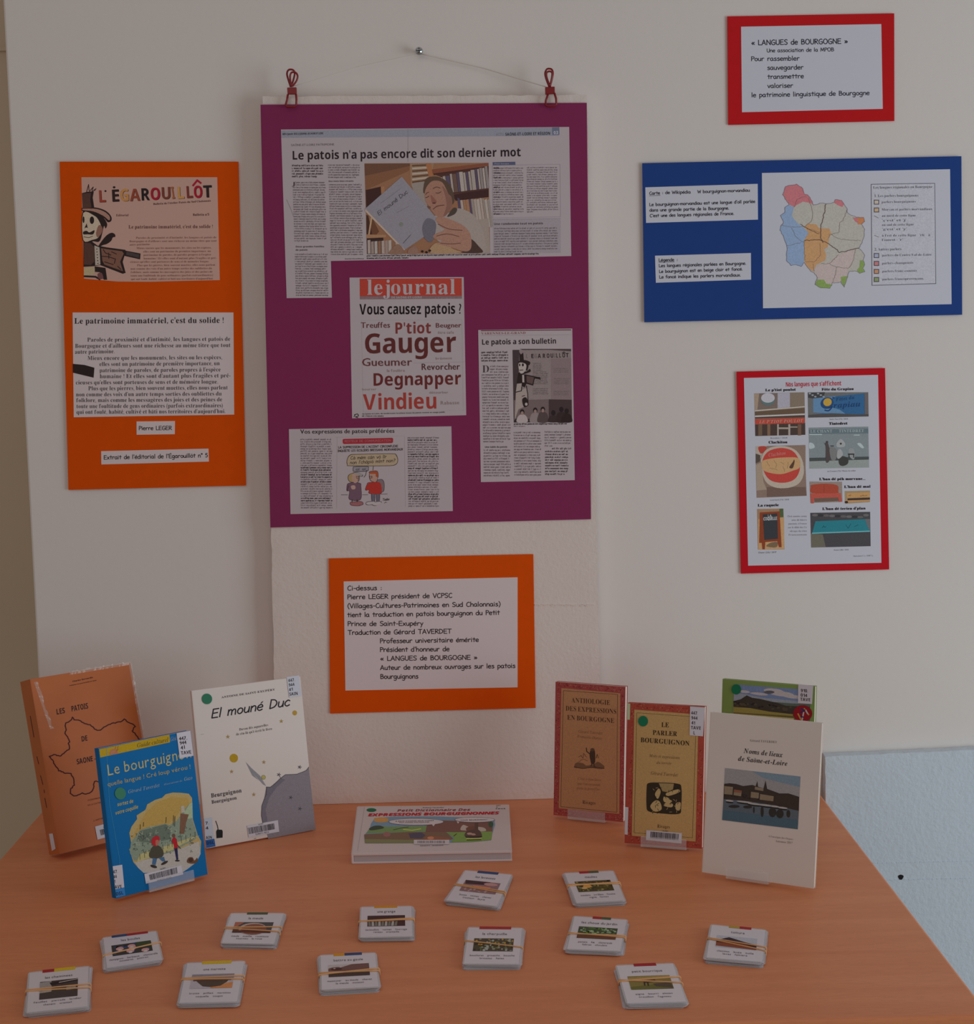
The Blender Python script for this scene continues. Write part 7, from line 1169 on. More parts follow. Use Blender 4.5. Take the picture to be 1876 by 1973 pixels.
clip('red wire clip gripping the top right of the purple poster', 820, 60, 5.5176,
     [([(1312, 592), (1280, 510), (1268, 450), (1285, 408), (1312, 400), (1340, 410), (1352, 450), (1340, 520), (1320, 592)], .001), ([(1316, 588), (1284, 500), (1284, 450), (1312, 434), (1340, 450), (1336, 510), (1318, 590)], .006)],
     [(1268, 596), (1370, 592), (1372, 668), (1270, 676)], [(1298, 672), (1276, 740), (1272, 785), (1290, 800), (1370, 800), (1388, 780), (1384, 720), (1366, 660)])

# ------------------------------------------------------------------ books
class Book:
    def __init__(self, name, label, x, y, yaw, lean, w_, h_, z0, th, cover, pages=M_PAGES, hard=0.0006, inset=0.0008, open_right=True):
        self.w, self.h, self.t = w_, h_, th
        self.u = Vector((math.cos(yaw), math.sin(yaw), 0)); nb = Vector((-math.sin(yaw), math.cos(yaw), 0))
        self.v = Vector((0, 0, 1)) * math.cos(lean) + nb * math.sin(lean); self.n = self.u.cross(self.v)
        self.o = Vector((x, y, z0)); self.lean = lean; self.nb = nb
        self.root = thing(name, label, 'book', self.P(w_ / 2, 0, th), yaw)
        c = hard
        self.cover = build('front_cover', self.box(0.001, w_, 0, h_, 0, c), cover, self.root, bevel=0.0002)
        build('back_cover', self.box(0.001, w_, 0, h_, th - c, th), cover, self.root)
        build('spine', self.box(0, 0.001, 0, h_, 0.0001, th - 0.0001), cover, self.root)
        build('page_block', self.box(0.0012, w_ - inset, inset, h_ - inset, c + .0001, th - c - .0001), pages, self.root)
        self.plane = Plane(self.o, self.n)
        self.spine_plane = Plane(self.o, -self.u)
    def P(self, u, v, d): return self.o + self.u * u + self.v * v - self.n * d
    def box(self, u0, u1, v0, v1, d0, d1):
        mb = MB(); mb.hexa([self.P(u0, v0, d0), self.P(u1, v0, d0), self.P(u1, v1, d0), self.P(u0, v1, d0)], [self.P(u0, v0, d1), self.P(u1, v0, d1), self.P(u1, v1, d1), self.P(u0, v1, d1)]); return mb
    def print(self, ox, oy, s, lift=0.00008): return Print(self.plane, lift, ox, oy, s, 0.72)
    def sticker(self, name, ox, oy, s, pts, lift=0.0009, material=None, label=None):
        return build(name, slab(self.plane, V(ox, oy, s, *pts), lift, 0.00015), material or M_LABEL, self.root, label=label), lift
    def stand(self, label, u0, u1, lip=0.012, back=0.55, prop=0.05, group=None):
        """bent clear plastic easel: ledge, lip and back plate, with a foot behind"""
        t = self.t; g = 0.0022
        st = thing('book_stand', label, 'book stand', self.P((u0 + u1) / 2, -g, t), 0, group)
        if lip: build('ledge', self.box(u0, u1, -g - .0004, -.0004, -.0035, t + .0035), M_ACRYL, st, bevel=.0003)
        if lip: build('front_lip', self.box(u0, u1, -g - .0004, lip, -.0035 - g, -.0036), M_ACRYL, st, bevel=.0004)
        build('back_plate', self.box(u0, u1, 0, self.h * back, t + .0014, t + .0036), M_ACRYL, st, bevel=.0003)
        a, b_ = self.P(u0, self.h * back * .9, t + .0042), self.P(u1, self.h * back * .9, t + .0042)
        z = TZ + .0003
        fa = Vector((a.x, a.y, z)) + self.nb * prop; fb = Vector((b_.x, b_.y, z)) + self.nb * prop; k = self.nb * .0024
        mb = MB(); mb.hexa([a, b_, fb, fa], [a + k, b_ + k, fb + k, fa + k]); build('back_prop', mb, M_ACRYL, st)
        return st
def barcode(b, ox, oy, s, quad, bars, cap=None):
    """white sticker with a bar code; bars = quad TL TR BR BL"""
    st, l = b.sticker('barcode_sticker', ox, oy, s, quad, 0.0010)
    p = Print(b.plane, l, ox, oy, s); p.quad = None
    a, b2, c_, d = bars; rnd = random.Random(int(a[0])); u = 0.0
    L_ = lambda A, B, t: (A[0] + (B[0] - A[0]) * t, A[1] + (B[1] - A[1]) * t)
    while u < .985:
        w_ = rnd.choice((.008, .012, .02)); p.poly([L_(a, b2, u), L_(a, b2, min(1, u + w_)), L_(d, c_, min(1, u + w_)), L_(d, c_, u)], C(28, 24, 32), 2); u += w_ + rnd.choice((.008, .012, .018))
    if cap:
        for s_t, x0, y0, x1, y1, h in cap: p.text(s_t, x0, y0, x1, y1, h, C(40, 36, 46), 'n', 2)
    p.done('barcode_print', st)
GREEN = C(0, 84, 56)
def dot(b, ox, oy, s, cx, cy, rx, ry, rot=0):
    pts = [(cx + rx * math.cos(t) * math.cos(rot) - ry * math.sin(t) * math.sin(rot), cy + rx * math.cos(t) * math.sin(rot) + ry * math.sin(t) * math.cos(rot)) for t in [2 * PI * k / 24 for k in range(24)]]
    b.sticker('round_sticker', ox, oy, s, pts, 0.0010, M_GREEN, 'green round sticker')
M_GREEN = mat('green_sticker', GREEN, 0.45, spec=0.4)
M_CLEAR = mat('clear_tape', (0.8, 0.84, 0.9, 1), 0.2, spec=0.6, alpha=0.45)

# orange-brown thick book
b = Book('thick_book', 'thick orange-brown book with a dark outline map at the far left', -0.5778, -0.2464, 0.7007, 0.268, 0.1572, 0.2467, 0.751, 0.034, M_KRAFT)
p = b.print(30, 1260, 4.9308); p.up = (-.17, -1)
DK = C(50, 28, 30)
p.text("Charles Bernardin", 540, 268, 735, 228, 13, DK, 'sb'); p.text("Professeur au Lyc\u00e9e de Chalon sur Saone", 512, 306, 768, 254, 9, DK, 'sb')
p.text("LES", 388, 577, 470, 561, 52, DK, 'sb', up=(-.12, -1)); p.text("PATOIS", 530, 548, 690, 517, 52, DK, 'sb', up=(-.12, -1)); p.text("DE", 626, 834, 684, 822, 50, DK, 'sb', up=(-.12, -1)); p.text("SAONE -", 582, 1050, 762, 1012, 50, DK, 'sb', up=(-.12, -1))
mapl = [(1175, 812), (1140, 760), (1105, 735), (1115, 712), (1138, 690), (1105, 668), (1065, 650), (1035, 617), (1010, 640), (960, 648), (880, 670), (820, 715), (780, 726), (740, 700), (705, 675), (640, 655), (600, 628), (560, 622), (538, 605), (520, 640), (480, 650), (466, 685), (480, 710), (470, 760), (500, 800), (518, 830), (500, 850), (515, 900), (420, 975), (378, 955), (320, 975), (350, 1005), (370, 1050), (410, 1108), (490, 1135), (525, 1140), (550, 1190), (560, 1245), (520, 1280), (518, 1325), (570, 1352), (630, 1325), (700, 1328), (735, 1290), (750, 1215), (770, 1210), (805, 1222)]
p.line(jag(mapl, 5), 10, C(62, 24, 30), 3)
p.text("LES DENOMINATIONS", 684, 1398, 830, 1368, 14, C(92, 52, 40), 'n'); p.text("DE LA CULTURE", 686, 1445, 820, 1415, 14, C(92, 52, 40), 'n'); p.text("2. ANTOINE", 740, 1592, 850, 1562, 14, C(92, 52, 40), 'n')
p.done('cover_print', b.cover)
barcode(b, 30, 1260, 4.9308, [(752, 1640), (1010, 1570), (1040, 1690), (775, 1765)], [(795, 1672), (980, 1624), (990, 1676), (808, 1724)], [("ELARN", 830, 1655, 900, 1636, 14)])
p = Print(b.spine_plane, .0001, 30, 1260, 4.9308)
for x0, y0, x1, y1 in ((140, 590, 175, 790), (203, 975, 220, 1045), (237, 1155, 260, 1240), (270, 1290, 275, 1318), (278, 1370, 296, 1460)): p.line([(x0, y0), (x1, y1)], 6, C(66, 36, 30), 2)
p.done('spine_print', b.root)
build('spine_label', slab(b.spine_plane, V(30, 1260, 4.9308, (320, 1708), (355, 1704), (382, 1850), (348, 1872)), .0005, .0002), M_LABEL, b.root)
mb = MB()                                              # crumpled clear jacket along the edges
rj2 = random.Random(2)
def crinkle(b, mb, u0, u1, v0, v1, n, amp, wd, horiz):
    pts = []
    for k in range(n + 1):
        t = k / n; uu = u0 + (u1 - u0) * t; vv = v0 + (v1 - v0) * t; e = rj2.uniform(0, wd)
        pts.append((b.P(uu, vv, -.0002 - rj2.uniform(0, amp)), b.P(uu + (0 if horiz else e), vv + (e if horiz else 0), .0004 - rj2.uniform(0, amp)), b.P(uu - (0 if horiz else wd), vv - (wd if horiz else 0), -.0001)))
    for a, c_ in zip(pts, pts[1:]): mb.face([a[2], c_[2], c_[0], a[0]]); mb.face([a[0], c_[0], c_[1], a[1]])
M_CRINK = mat('crinkled_clear_film', (1, .9, .8, 1), 0.08, spec=1.0, alpha=0.3)
for a_ in ((.06, b.w, b.h, b.h, 40, .0012, .003, True), (b.w, b.w, .0, b.h, 60, .0012, .003, False), (.008, .02, b.h * .98, b.h * .7, 22, .0012, .003, False)):
    mb = MB(); crinkle(b, mb, *a_); build('clear_jacket_fold', mb, M_CRINK, b.root)
b.stand('clear plastic stand behind the thick orange-brown book', .04, .12, lip=0, back=.5, group='clear plastic book stands')

# blue guide
b = Book('paperback', 'blue paperback with a yellow top band and cartoon street scene', -0.463, -0.4189, 0.6897, 0.1531, 0.1348, 0.1942, 0.746, 0.012, M_BLUECOV)
p = b.print(170, 1390, 5.636); p.up = (-.112, -1)
YB = C(206, 170, 16)
p.poly([(118, 302), (880, 143), (888, 226), (130, 392)], YB, 1); p.text("Guide culturel", 530, 284, 872, 218, 44, C(84, 70, 30), 'ri'); p.text("G\u00e9n\u00e9", 892, 216, 962, 200, 44, C(150, 170, 190), 'ri')
p.blob([(228, 350), (245, 308), (290, 300), (320, 330), (318, 352), (240, 362)], C(170, 112, 74), 2); p.blob([(240, 345), (262, 315), (285, 325), (270, 350)], C(196, 132, 100), 3); p.line([(290, 305), (298, 270)], 7, C(150, 96, 60), 3); p.line([(308, 315), (325, 268)], 7, C(150, 96, 60), 3); p.line([(300, 330), (328, 300)], 7, C(150, 96, 60), 3)
CR = C(206, 196, 140)
p.text("Le bourguignon", 205, 592, 1120, 388, 118, CR, 'n'); p.text("quelle langue ! Cr\u00e9 loup v\u00e9rou !", 208, 706, 1110, 512, 46, C(178, 160, 96), 'n')
p.text("G\u00e9rard Taverdet", 432, 782, 775, 708, 36, C(170, 190, 200), 'ri'); p.text("illustrations de", 820, 694, 1020, 650, 18, C(150, 176, 190), 'ri'); p.text("Gazo", 1040, 646, 1130, 626, 36, C(160, 176, 180), 'ri')
p.text("sortez de", 314, 922, 488, 882, 38, C(210, 196, 120), 'sb', slant=.1); p.text("votre coquille", 292, 1016, 540, 944, 38, C(210, 196, 120), 'sb', slant=.1)
art = [(445, 1210), (470, 1140), (530, 1060), (525, 1020), (620, 960), (640, 900), (730, 850), (800, 830), (840, 790), (920, 772), (1000, 775), (1090, 785), (1125, 830), (1130, 900), (1135, 1060), (1190, 1240), (1225, 1300), (1218, 1440), (1170, 1530), (1080, 1600), (1020, 1640), (600, 1645), (540, 1590), (490, 1530), (460, 1440), (445, 1390), (470, 1350)]
p.poly(art, C(206, 180, 116), 1)
p.poly([(620, 1000), (740, 880), (900, 820), (1080, 830), (1100, 900), (1010, 960), (930, 1060), (860, 1120), (640, 1150), (500, 1280), (480, 1250)], C(212, 176, 92), 2)
p.poly([(460, 1320), (560, 1180), (640, 1150), (840, 1110), (880, 1130), (960, 1080), (1040, 960), (1110, 880), (1128, 1060), (1150, 1130), (1185, 1240), (1160, 1280), (900, 1420), (700, 1480), (500, 1510), (450, 1430)], C(120, 134, 118), 3)
p.poly([(560, 1190), (840, 1115), (900, 1170), (880, 1280), (700, 1320), (520, 1300)], C(92, 104, 92), 4); p.poly([(1100, 890), (1128, 880), (1132, 1050), (1060, 1060), (1040, 990)], C(150, 166, 136), 4)
p.poly([(1000, 1000), (1090, 1010), (1060, 1100), (1040, 1220), (990, 1220)], C(110, 78, 58), 5); p.poly([(1004, 920), (1040, 912), (1046, 985), (1006, 992)], C(186, 178, 160), 6)
rq = random.Random(12)
for k in range(110):
    x = rq.uniform(470, 1160); y = rq.uniform(1130, 1430); 
    if y < 1130 + (900 - x) * .15 and x < 880: continue
    a = rq.uniform(0, 2 * PI); r_ = rq.uniform(10, 34); p.line([(x, y), (x + r_ * math.cos(a), y + r_ * math.sin(a)), (x + r_ * math.cos(a + 1.2), y + r_ * math.sin(a + 1.2))], 4, rq.choice((C(56, 60, 52), C(70, 76, 66), C(160, 168, 148))), 6)
for x, y0, y1 in ((565, 1120, 1170), (600, 1095, 1140), (845, 1040, 1100), (925, 1020, 1130), (940, 1030, 1140)): p.line([(x, y0), (x - 4, y1)], 6, C(50, 50, 44), 6)
p.poly([(1210, 1240), (1160, 1260), (900, 1400), (640, 1490), (520, 1530), (560, 1440), (900, 1330), (1150, 1250)], C(178, 172, 120), 5)
for k in range(13): x = 560 + k * 50; y = 1500 - k * 20; p.line([(x, y), (x - 3, y - 62)], 5, C(72, 72, 56), 6)
p.poly([(500, 1530), (640, 1495), (900, 1420), (1200, 1300), (1218, 1440), (1170, 1530), (1080, 1600), (1020, 1640), (600, 1645), (540, 1590)], C(176, 172, 166), 4)
p.blob([(690, 1370), (720, 1340), (780, 1360), (815, 1420), (800, 1470), (720, 1490), (660, 1470), (670, 1400)], C(66, 62, 50), 7); p.blob([(682, 1310), (705, 1255), (760, 1245), (770, 1290), (745, 1350), (705, 1345)], C(170, 30, 38), 8); p.blob([(730, 1290), (765, 1295), (755, 1340), (730, 1345)], C(200, 120, 100), 9)
p.poly([(700, 1480), (745, 1490), (728, 1560), (690, 1550)], C(60, 96, 130), 8); p.poly([(760, 1480), (820, 1470), (835, 1520), (800, 1520)], C(60, 96, 130), 8); p.ell(708, 1574, 38, 16, C(50, 40, 34), 9, rot=.3); p.ell(825, 1536, 42, 14, C(50, 40, 34), 9, rot=-.5)
p.blob([(905, 1290), (935, 1255), (960, 1300), (968, 1370), (935, 1390), (925, 1340)], C(176, 20, 34), 8); p.poly([(932, 1380), (965, 1372), (975, 1500), (955, 1505)], C(30, 28, 70), 8); p.ell(925, 1240, 18, 22, C(96, 70, 56), 8); p.line([(965, 1340), (1000, 1380)], 8, C(60, 50, 50), 8); p.ell(965, 1512, 26, 9, C(40, 34, 34), 9)
p.blob([(1070, 1530), (1085, 1480), (1130, 1475), (1150, 1510), (1180, 1480), (1185, 1520), (1140, 1545)], C(96, 66, 44), 7); p.ell(1110, 1505, 24, 22, C(64, 38, 30), 8)
p.line([(195, 290), (230, 900), (340, 1500), (345, 1700)], 4, C(60, 150, 190), 2)
p.done('cover_print', b.cover)
s_, l = b.sticker('call_number_sticker', 170, 1390, 5.636, [(955, 128), (1105, 100), (1138, 372), (990, 400)], .0009, M_LABEL)
p = Print(b.plane, l, 170, 1390, 5.636); p.up = (-.112, -1)
for s, a, y, x1 in (("447.", 982, 208, 1068), ("944", 990, 256, 1060), ("41", 1000, 308, 1044), ("TAVE", 1002, 362, 1114)): p.text(s, a, y, x1, y - 12, 38, INK, 'n', 2); p.text(s, a + 3, y, x1 + 3, y - 12, 38, INK, 'n', 2)
p.done('lettering', s_)
s_, l = b.sticker('call_number_sticker', 170, 1390, 5.636, [(262, 1572), (365, 1555), (388, 1800), (290, 1822)], .0009)
p = Print(b.plane, l, 170, 1390, 5.636); p.up = (-.112, -1)
for s, a, y, x1 in (("47.", 266, 1652, 318), ("44", 272, 1706, 308), ("1", 280, 1760, 292), ("AVE", 286, 1816, 360)): p.text(s, a, y, x1, y - 8, 36, INK, 'sb', 2)
p.done('lettering', s_)
s_, l = b.sticker('blue_spine_tape', 170, 1390, 5.636, [(290, 1822), (388, 1800), (402, 1890), (300, 1915)], .0009, mat('blue_tape', C(16, 92, 150), .4))
p = Print(b.plane, l, 170, 1390, 5.636); p.text("DSL", 296, 1893, 378, 1876, 36, C(14, 22, 50), 'sb', 2, up=(-.112, -1)); p.done('lettering', s_)
dot(b, 170, 1390, 5.636, 345, 782, 60, 66, -.2)
barcode(b, 170, 1390, 5.636, [(605, 1655), (1005, 1562), (1028, 1660), (622, 1762)], [(655, 1665), (965, 1580), (972, 1645), (668, 1722)], [("ALPET", 780, 1612, 838, 1598, 16), ("468076 2038", 745, 1738, 898, 1704, 20)])
b.stand('clear plastic stand under the blue paperback, its lip catching the light', .045, .112, lip=.012, group='clear plastic book stands')

# white book with grey hill
b = Book('paperback', 'white paperback with handwritten black title, yellow discs and grey hill', -0.3796, -0.2114, 0.5003, 0.1656, 0.1666, 0.2237, 0.7425, 0.008, M_WHITE_GLOSS)
p = b.print(360, 1290, 5.481); p.up = (-.11, -1)
p.text("ANTOINE DE SAINT-EXUP\u00c9RY", 366, 304, 930, 220, 20, C(60, 54, 58), 'rb')
p.text("El moun\u00e9 Duc", 252, 515, 1085, 380, 92, C(30, 28, 38), 'hand', sw=.85, slant=.18, up=(-.0, -1))
p.text("Davou d\u00e9s aquarelles", 552, 646, 858, 596, 26, C(66, 60, 62), 'r'); p.text("de ctu-l\u00e0 qu'\u00e9 \u00e9crit le livre", 520, 697, 900, 636, 26, C(66, 60, 62), 'r')
p.text("Beurguignon", 256, 1354, 578, 1296, 44, C(34, 30, 36), 'rb'); p.text("Bourguignon", 262, 1418, 526, 1370, 36, C(34, 30, 36), 'rb')
p.ell(495, 936, 44, 46, C(204, 166, 30), 3); p.ell(808, 1138, 23, 24, C(120, 112, 70), 3); p.ell(808, 1138, 19, 20, C(196, 188, 110), 4); p.ell(1138, 458, 24, 26, C(196, 158, 60), 3)
for cx, cy in ((432, 710), (472, 1078), (812, 978), (706, 1320), (996, 546)):
    pts = []
    for k in range(10): a = -PI / 2 + k * PI / 5; r_ = 24 if k % 2 == 0 else 9; pts.append((cx + r_ * math.cos(a), cy + r_ * math.sin(a)))
    p.poly(pts, C(150, 128, 78), 3)
hill = [(858, 1788), (835, 1700), (800, 1620), (785, 1540), (790, 1440), (815, 1370), (840, 1310), (838, 1240), (880, 1242), (930, 1205), (985, 1150), (1040, 1110), (1160, 1105), (1215, 1085), (1260, 1065), (1287, 1030), (1358, 1690)]
p.poly(hill, C(122, 116, 124), 2); p.poly([(838, 1240), (815, 1370), (790, 1440), (785, 1540), (800, 1620), (850, 1600), (830, 1480), (870, 1350), (950, 1240), (1040, 1160), (985, 1150), (880, 1242)], C(104, 100, 110), 3)
p.line(hill[2:-1], 5, C(60, 58, 66), 4); p.poly([(620, 975), (680, 1040), (770, 1120), (836, 1230), (800, 1210), (740, 1140), (680, 1080), (760, 1170), (690, 1120)], C(128, 130, 136), 2)
for cx, cy in ((1095, 1352), (1192, 1470), (970, 1110), (1190, 1030)):
    for a in range(5): p.line([(cx, cy), (cx + 20 * math.cos(a * 1.25), cy + 18 * math.sin(a * 1.25))], 6, C(62, 60, 68), 4)
p.line([(975, 1120), (995, 1155)], 4, C(62, 60, 68), 4)
p.poly([(308, 1712), (318, 1690), (370, 1692), (378, 1710), (376, 1775), (312, 1782)], C(26, 24, 26), 3); p.line([(304, 1600), (322, 1650), (330, 1695)], 8, C(30, 28, 30), 3)
p.text("x", 705, 1792, 735, 1786, 16, C(120, 100, 80), 'n')
p.line([(148, 686), (176, 682)], 6, C(200, 196, 196), 3)
p.done('cover_print', b.cover)
s_, l = b.sticker('call_number_sticker', 360, 1290, 5.481, [(1052, 80), (1180, 62), (1208, 276), (1078, 296)], .0009, mat('pale_blue_label', C(154, 156, 166), .5))
p = Print(b.plane, l, 360, 1290, 5.481); p.up = (-.11, -1)
for s, a, y, x1 in (("447.", 1068, 132, 1138), ("944", 1074, 180, 1134), ("41", 1076, 230, 1116), ("SAIN", 1080, 276, 1168)): p.text(s, a, y, x1, y - 9, 32, INK, 'sb', 2)
p.done('lettering', s_)
s_, l = b.sticker('call_number_sticker', 360, 1290, 5.481, [(178, 1575), (262, 1562), (284, 1785), (192, 1800)], .0009, mat('pale_blue_label_low', C(150, 156, 168), .5))
p = Print(b.plane, l, 360, 1290, 5.481); p.up = (-.11, -1)
for s, a, y, x1 in (("7.", 192, 1638, 232), ("4", 196, 1690, 226), ("AIN", 200, 1790, 262)): p.text(s, a, y, x1, y - 5, 30, INK, 'sb', 2)
p.done('lettering', s_)
s_, l = b.sticker('blue_spine_tape', 360, 1290, 5.481, [(194, 1802), (288, 1786), (300, 1866), (204, 1884)], .0009, mat('blue_tape_dark', C(18, 70, 130), .4))
p = Print(b.plane, l, 360, 1290, 5.481); p.text("DSL", 206, 1850, 286, 1838, 34, C(14, 22, 50), 'sb', 2); p.done('lettering', s_)
dot(b, 360, 1290, 5.481, 210, 310, 54, 56, -.2)
barcode(b, 360, 1290, 5.481, [(632, 1650), (958, 1590), (972, 1712), (650, 1772)], [(640, 1672), (922, 1622), (930, 1684), (652, 1738)], [("ALPET", 752, 1644, 806, 1634, 14), ("528071 1023", 722, 1748, 862, 1724, 18)])
b.stand('clear plastic stand behind the white paperback with the grey hill', .06, .12, lip=0, group='clear plastic book stands')

# slim red-bordered book (anthology)
b = Book('slim_book', 'slim tan-fronted book with pinkish red marbled border, nearest the white board', 0.1175, -0.1032, -0.417, 0.0877, 0.1086, 0.1984, 0.746, 0.011, mat('marbled_pink_cover', C(128, 52, 50), 0.35, spec=0.4, coat=0.15, noise=(120, 0.2)))
def marble(p, quad, inner, seed, cols, n=420):
    rnd = random.Random(seed)
    a, b2, c_, d = quad
    for k in range(n):
        t = rnd.random(); side = rnd.randrange(4)
        A, B = [(a, b2), (b2, c_), (d, c_), (a, d)][side]; I, J = [(inner[0], inner[1]), (inner[1], inner[2]), (inner[3], inner[2]), (inner[0], inner[3])][side]
        f = rnd.uniform(.2, .8); x = (A[0] + (B[0] - A[0]) * t) * (1 - f) + (I[0] + (J[0] - I[0]) * t) * f; y = (A[1] + (B[1] - A[1]) * t) * (1 - f) + (I[1] + (J[1] - I[1]) * t) * f
        r_ = rnd.uniform(4, 9); a0 = rnd.uniform(0, 2 * PI)
        p.line([(x + r_ * math.cos(a0 + q * .6), y + r_ * math.sin(a0 + q * .6)) for q in range(4)], rnd.uniform(3, 6), rnd.choice(cols), 2)
TN = C(172, 126, 90)
p = b.print(1050, 1300, 5.481); p.up = (-.01, -1)
outer = [(118, 78), (840, 125), (832, 1560), (80, 1480)]; inn = [(172, 140), (795, 195), (785, 1470), (145, 1410)]
marble(p, outer, inn, 4, [C(176, 110, 96), C(186, 132, 112), C(122, 34, 34), C(132, 40, 40)])
p.poly(inn, TN, 4)
p.line([(195, 168), (765, 208), (758, 1452), (165, 1392)], 4, C(76, 44, 30), 5, closed=True)
for s, a, y, x1, y1, h in (("ANTHOLOGIE", 280, 292, 686, 320, 50), ("DES EXPRESSIONS", 218, 378, 752, 414, 50), ("EN BOURGOGNE", 234, 474, 730, 510, 50)): p.text(s, a, y, x1, y1, h, C(56, 38, 30), 'r', 6)
for s, a, y, x1, y1, h in (("G\u00e9rard Taverdet", 352, 612, 608, 632, 30), ("Fran\u00e7oise Dumas", 344, 664, 600, 686, 30), ("C'est \u00e0 bon livre", 346, 1108, 590, 1124, 26), ("que l'on reconna\u00eet", 344, 1160, 586, 1176, 26), ("dans le persifler", 336, 1208, 580, 1222, 26)): p.text(s, a, y, x1, y1, h, C(124, 88, 62), 'ri', 6)
p.text("Rivages", 396, 1362, 532, 1372, 36, C(70, 48, 36), 'r', 6)
GY = C(66, 50, 40)
p.blob([(310, 960), (330, 930), (400, 935), (440, 960), (520, 940), (560, 920), (625, 965), (600, 995), (480, 985), (320, 985)], C(112, 82, 60), 5); p.line([(310, 970), (400, 990), (500, 975), (625, 990)], 6, GY, 6, smooth=True)
p.blob([(470, 850), (480, 800), (520, 790), (530, 860), (525, 930), (490, 940), (478, 900)], GY, 6); p.ell(500, 792, 22, 18, C(90, 66, 50), 7); p.line([(478, 840), (440, 810), (436, 772)], 10, GY, 6); p.line([(500, 930), (485, 965)], 10, GY, 6); p.line([(515, 930), (520, 970), (545, 980)], 8, GY, 6)
p.line([(540, 880), (550, 840), (565, 878)], 5, GY, 6); p.line(jag([(350, 870), (380, 850), (400, 880), (410, 830), (440, 870)], 4), 4, GY, 6); p.line(jag([(340, 930), (400, 890), (450, 910)], 4), 4, C(100, 76, 56), 6)
p.done('cover_print', b.cover)
b.stand('clear plastic stand under the slim pinkish red book', .024, .082, lip=.012, group='clear plastic book stands')

b = Book('slim_book', 'slim yellow-fronted book with orange-red marbled border and green dot', 0.2093, -0.243, -0.3181, 0.1555, 0.1091, 0.1958, 0.746, 0.013, M_MARBLE)
p = b.print(1050, 1300, 5.481); p.up = (.02, -1)
outer = [(905, 290), (1690, 345), (1650, 1840), (862, 1770)]; inn = [(942, 368), (1620, 420), (1588, 1762), (915, 1700)]
marble(p, outer, inn, 5, [C(176, 96, 66), C(160, 70, 46), C(112, 28, 24), C(134, 44, 32), C(190, 128, 96)], 520)
YN = C(184, 150, 98); p.poly(inn, YN, 4); p.line([(968, 402), (1596, 446), (1556, 1722), (940, 1668)], 4, C(90, 68, 40), 5, closed=True)
for s, a, y, x1, y1, h in (("LE", 1226, 552, 1304, 556, 50), ("PARLER", 1134, 634, 1392, 650, 50), ("BOURGUIGNON", 1006, 712, 1522, 750, 50)): p.text(s, a, y, x1, y1, h, C(56, 44, 30), 'r', 6); p.text(s, a + 3, y, x1 + 3, y1, h, C(56, 44, 30), 'r', 6)
for s, a, y, x1, y1, h in (("Mots et expressions", 1100, 868, 1424, 892, 30), ("du terroir", 1176, 940, 1336, 950, 28), ("G\u00e9rard Taverdet", 1116, 1054, 1400, 1076, 34)): p.text(s, a, y, x1, y1, h, C(96, 76, 48), 'ri', 6)
p.text("Rivages", 1184, 1614, 1316, 1624, 34, C(66, 50, 34), 'r', 6)
p.blob([(1072, 1200), (1090, 1145), (1200, 1138), (1400, 1150), (1440, 1200), (1436, 1400), (1410, 1470), (1200, 1462), (1090, 1440), (1070, 1380)], C(46, 38, 28), 5)
p.poly([(1200, 1145), (1360, 1150), (1350, 1210), (1290, 1240), (1240, 1230), (1220, 1190)], C(140, 120, 82), 6)
for pts in ([(1110, 1390), (1160, 1330), (1210, 1340), (1230, 1420), (1160, 1445)], [(1250, 1380), (1300, 1340), (1350, 1370), (1330, 1400)], [(1250, 1290), (1300, 1300), (1340, 1340), (1260, 1345)], [(1380, 1360), (1430, 1350), (1420, 1430), (1380, 1420)], [(1160, 1260), (1200, 1200), (1220, 1240), (1190, 1310)], [(1280, 1250), (1400, 1210), (1420, 1240), (1300, 1280)]): p.blob(pts, C(166, 144, 100), 6)
for k in range(40):
    x = rq.uniform(1085, 1425); y = rq.uniform(1180, 1450); a = rq.uniform(0, PI); p.line([(x, y), (x + 24 * math.cos(a), y + 24 * math.sin(a))], 5, rq.choice((C(34, 28, 22), C(150, 130, 92))), 7)
p.done('cover_print', b.cover)
dot(b, 1050, 1300, 5.481, 1035, 490, 52, 56)
s_, l = b.sticker('call_number_sticker', 1050, 1300, 5.481, [(1532, 334), (1690, 345), (1668, 650), (1526, 638)], .0009)
p = Print(b.plane, l, 1050, 1300, 5.481); p.up = (.02, -1)
for s, a, y, x1 in (("447.", 1542, 418, 1614), ("944", 1544, 470, 1610), ("41", 1546, 522, 1584), ("TAVE", 1540, 574, 1644), ("L", 1564, 628, 1584)): p.text(s, a, y, x1, y + 5, 34, INK, 'sb', 2)
p.done('lettering', s_)
barcode(b, 1050, 1300, 5.481, [(1070, 1640), (1445, 1672), (1440, 1782), (1066, 1745)], [(1116, 1655), (1412, 1680), (1406, 1748), (1112, 1724)], [("ALPET", 1240, 1654, 1300, 1660, 14)])
s_, l = b.sticker('spine_label', 1050, 1300, 5.481, [(868, 300), (900, 305), (896, 475), (868, 475)], .0009, mat('pale_green_label', C(140, 150, 120), .5))
s_, l = b.sticker('spine_label', 1050, 1300, 5.481, [(846, 1395), (880, 1400), (872, 1690), (842, 1685)], .0009, M_LABEL)
b.stand('clear plastic stand under the slim orange-red book', .024, .088, lip=.012, group='clear plastic book stands')

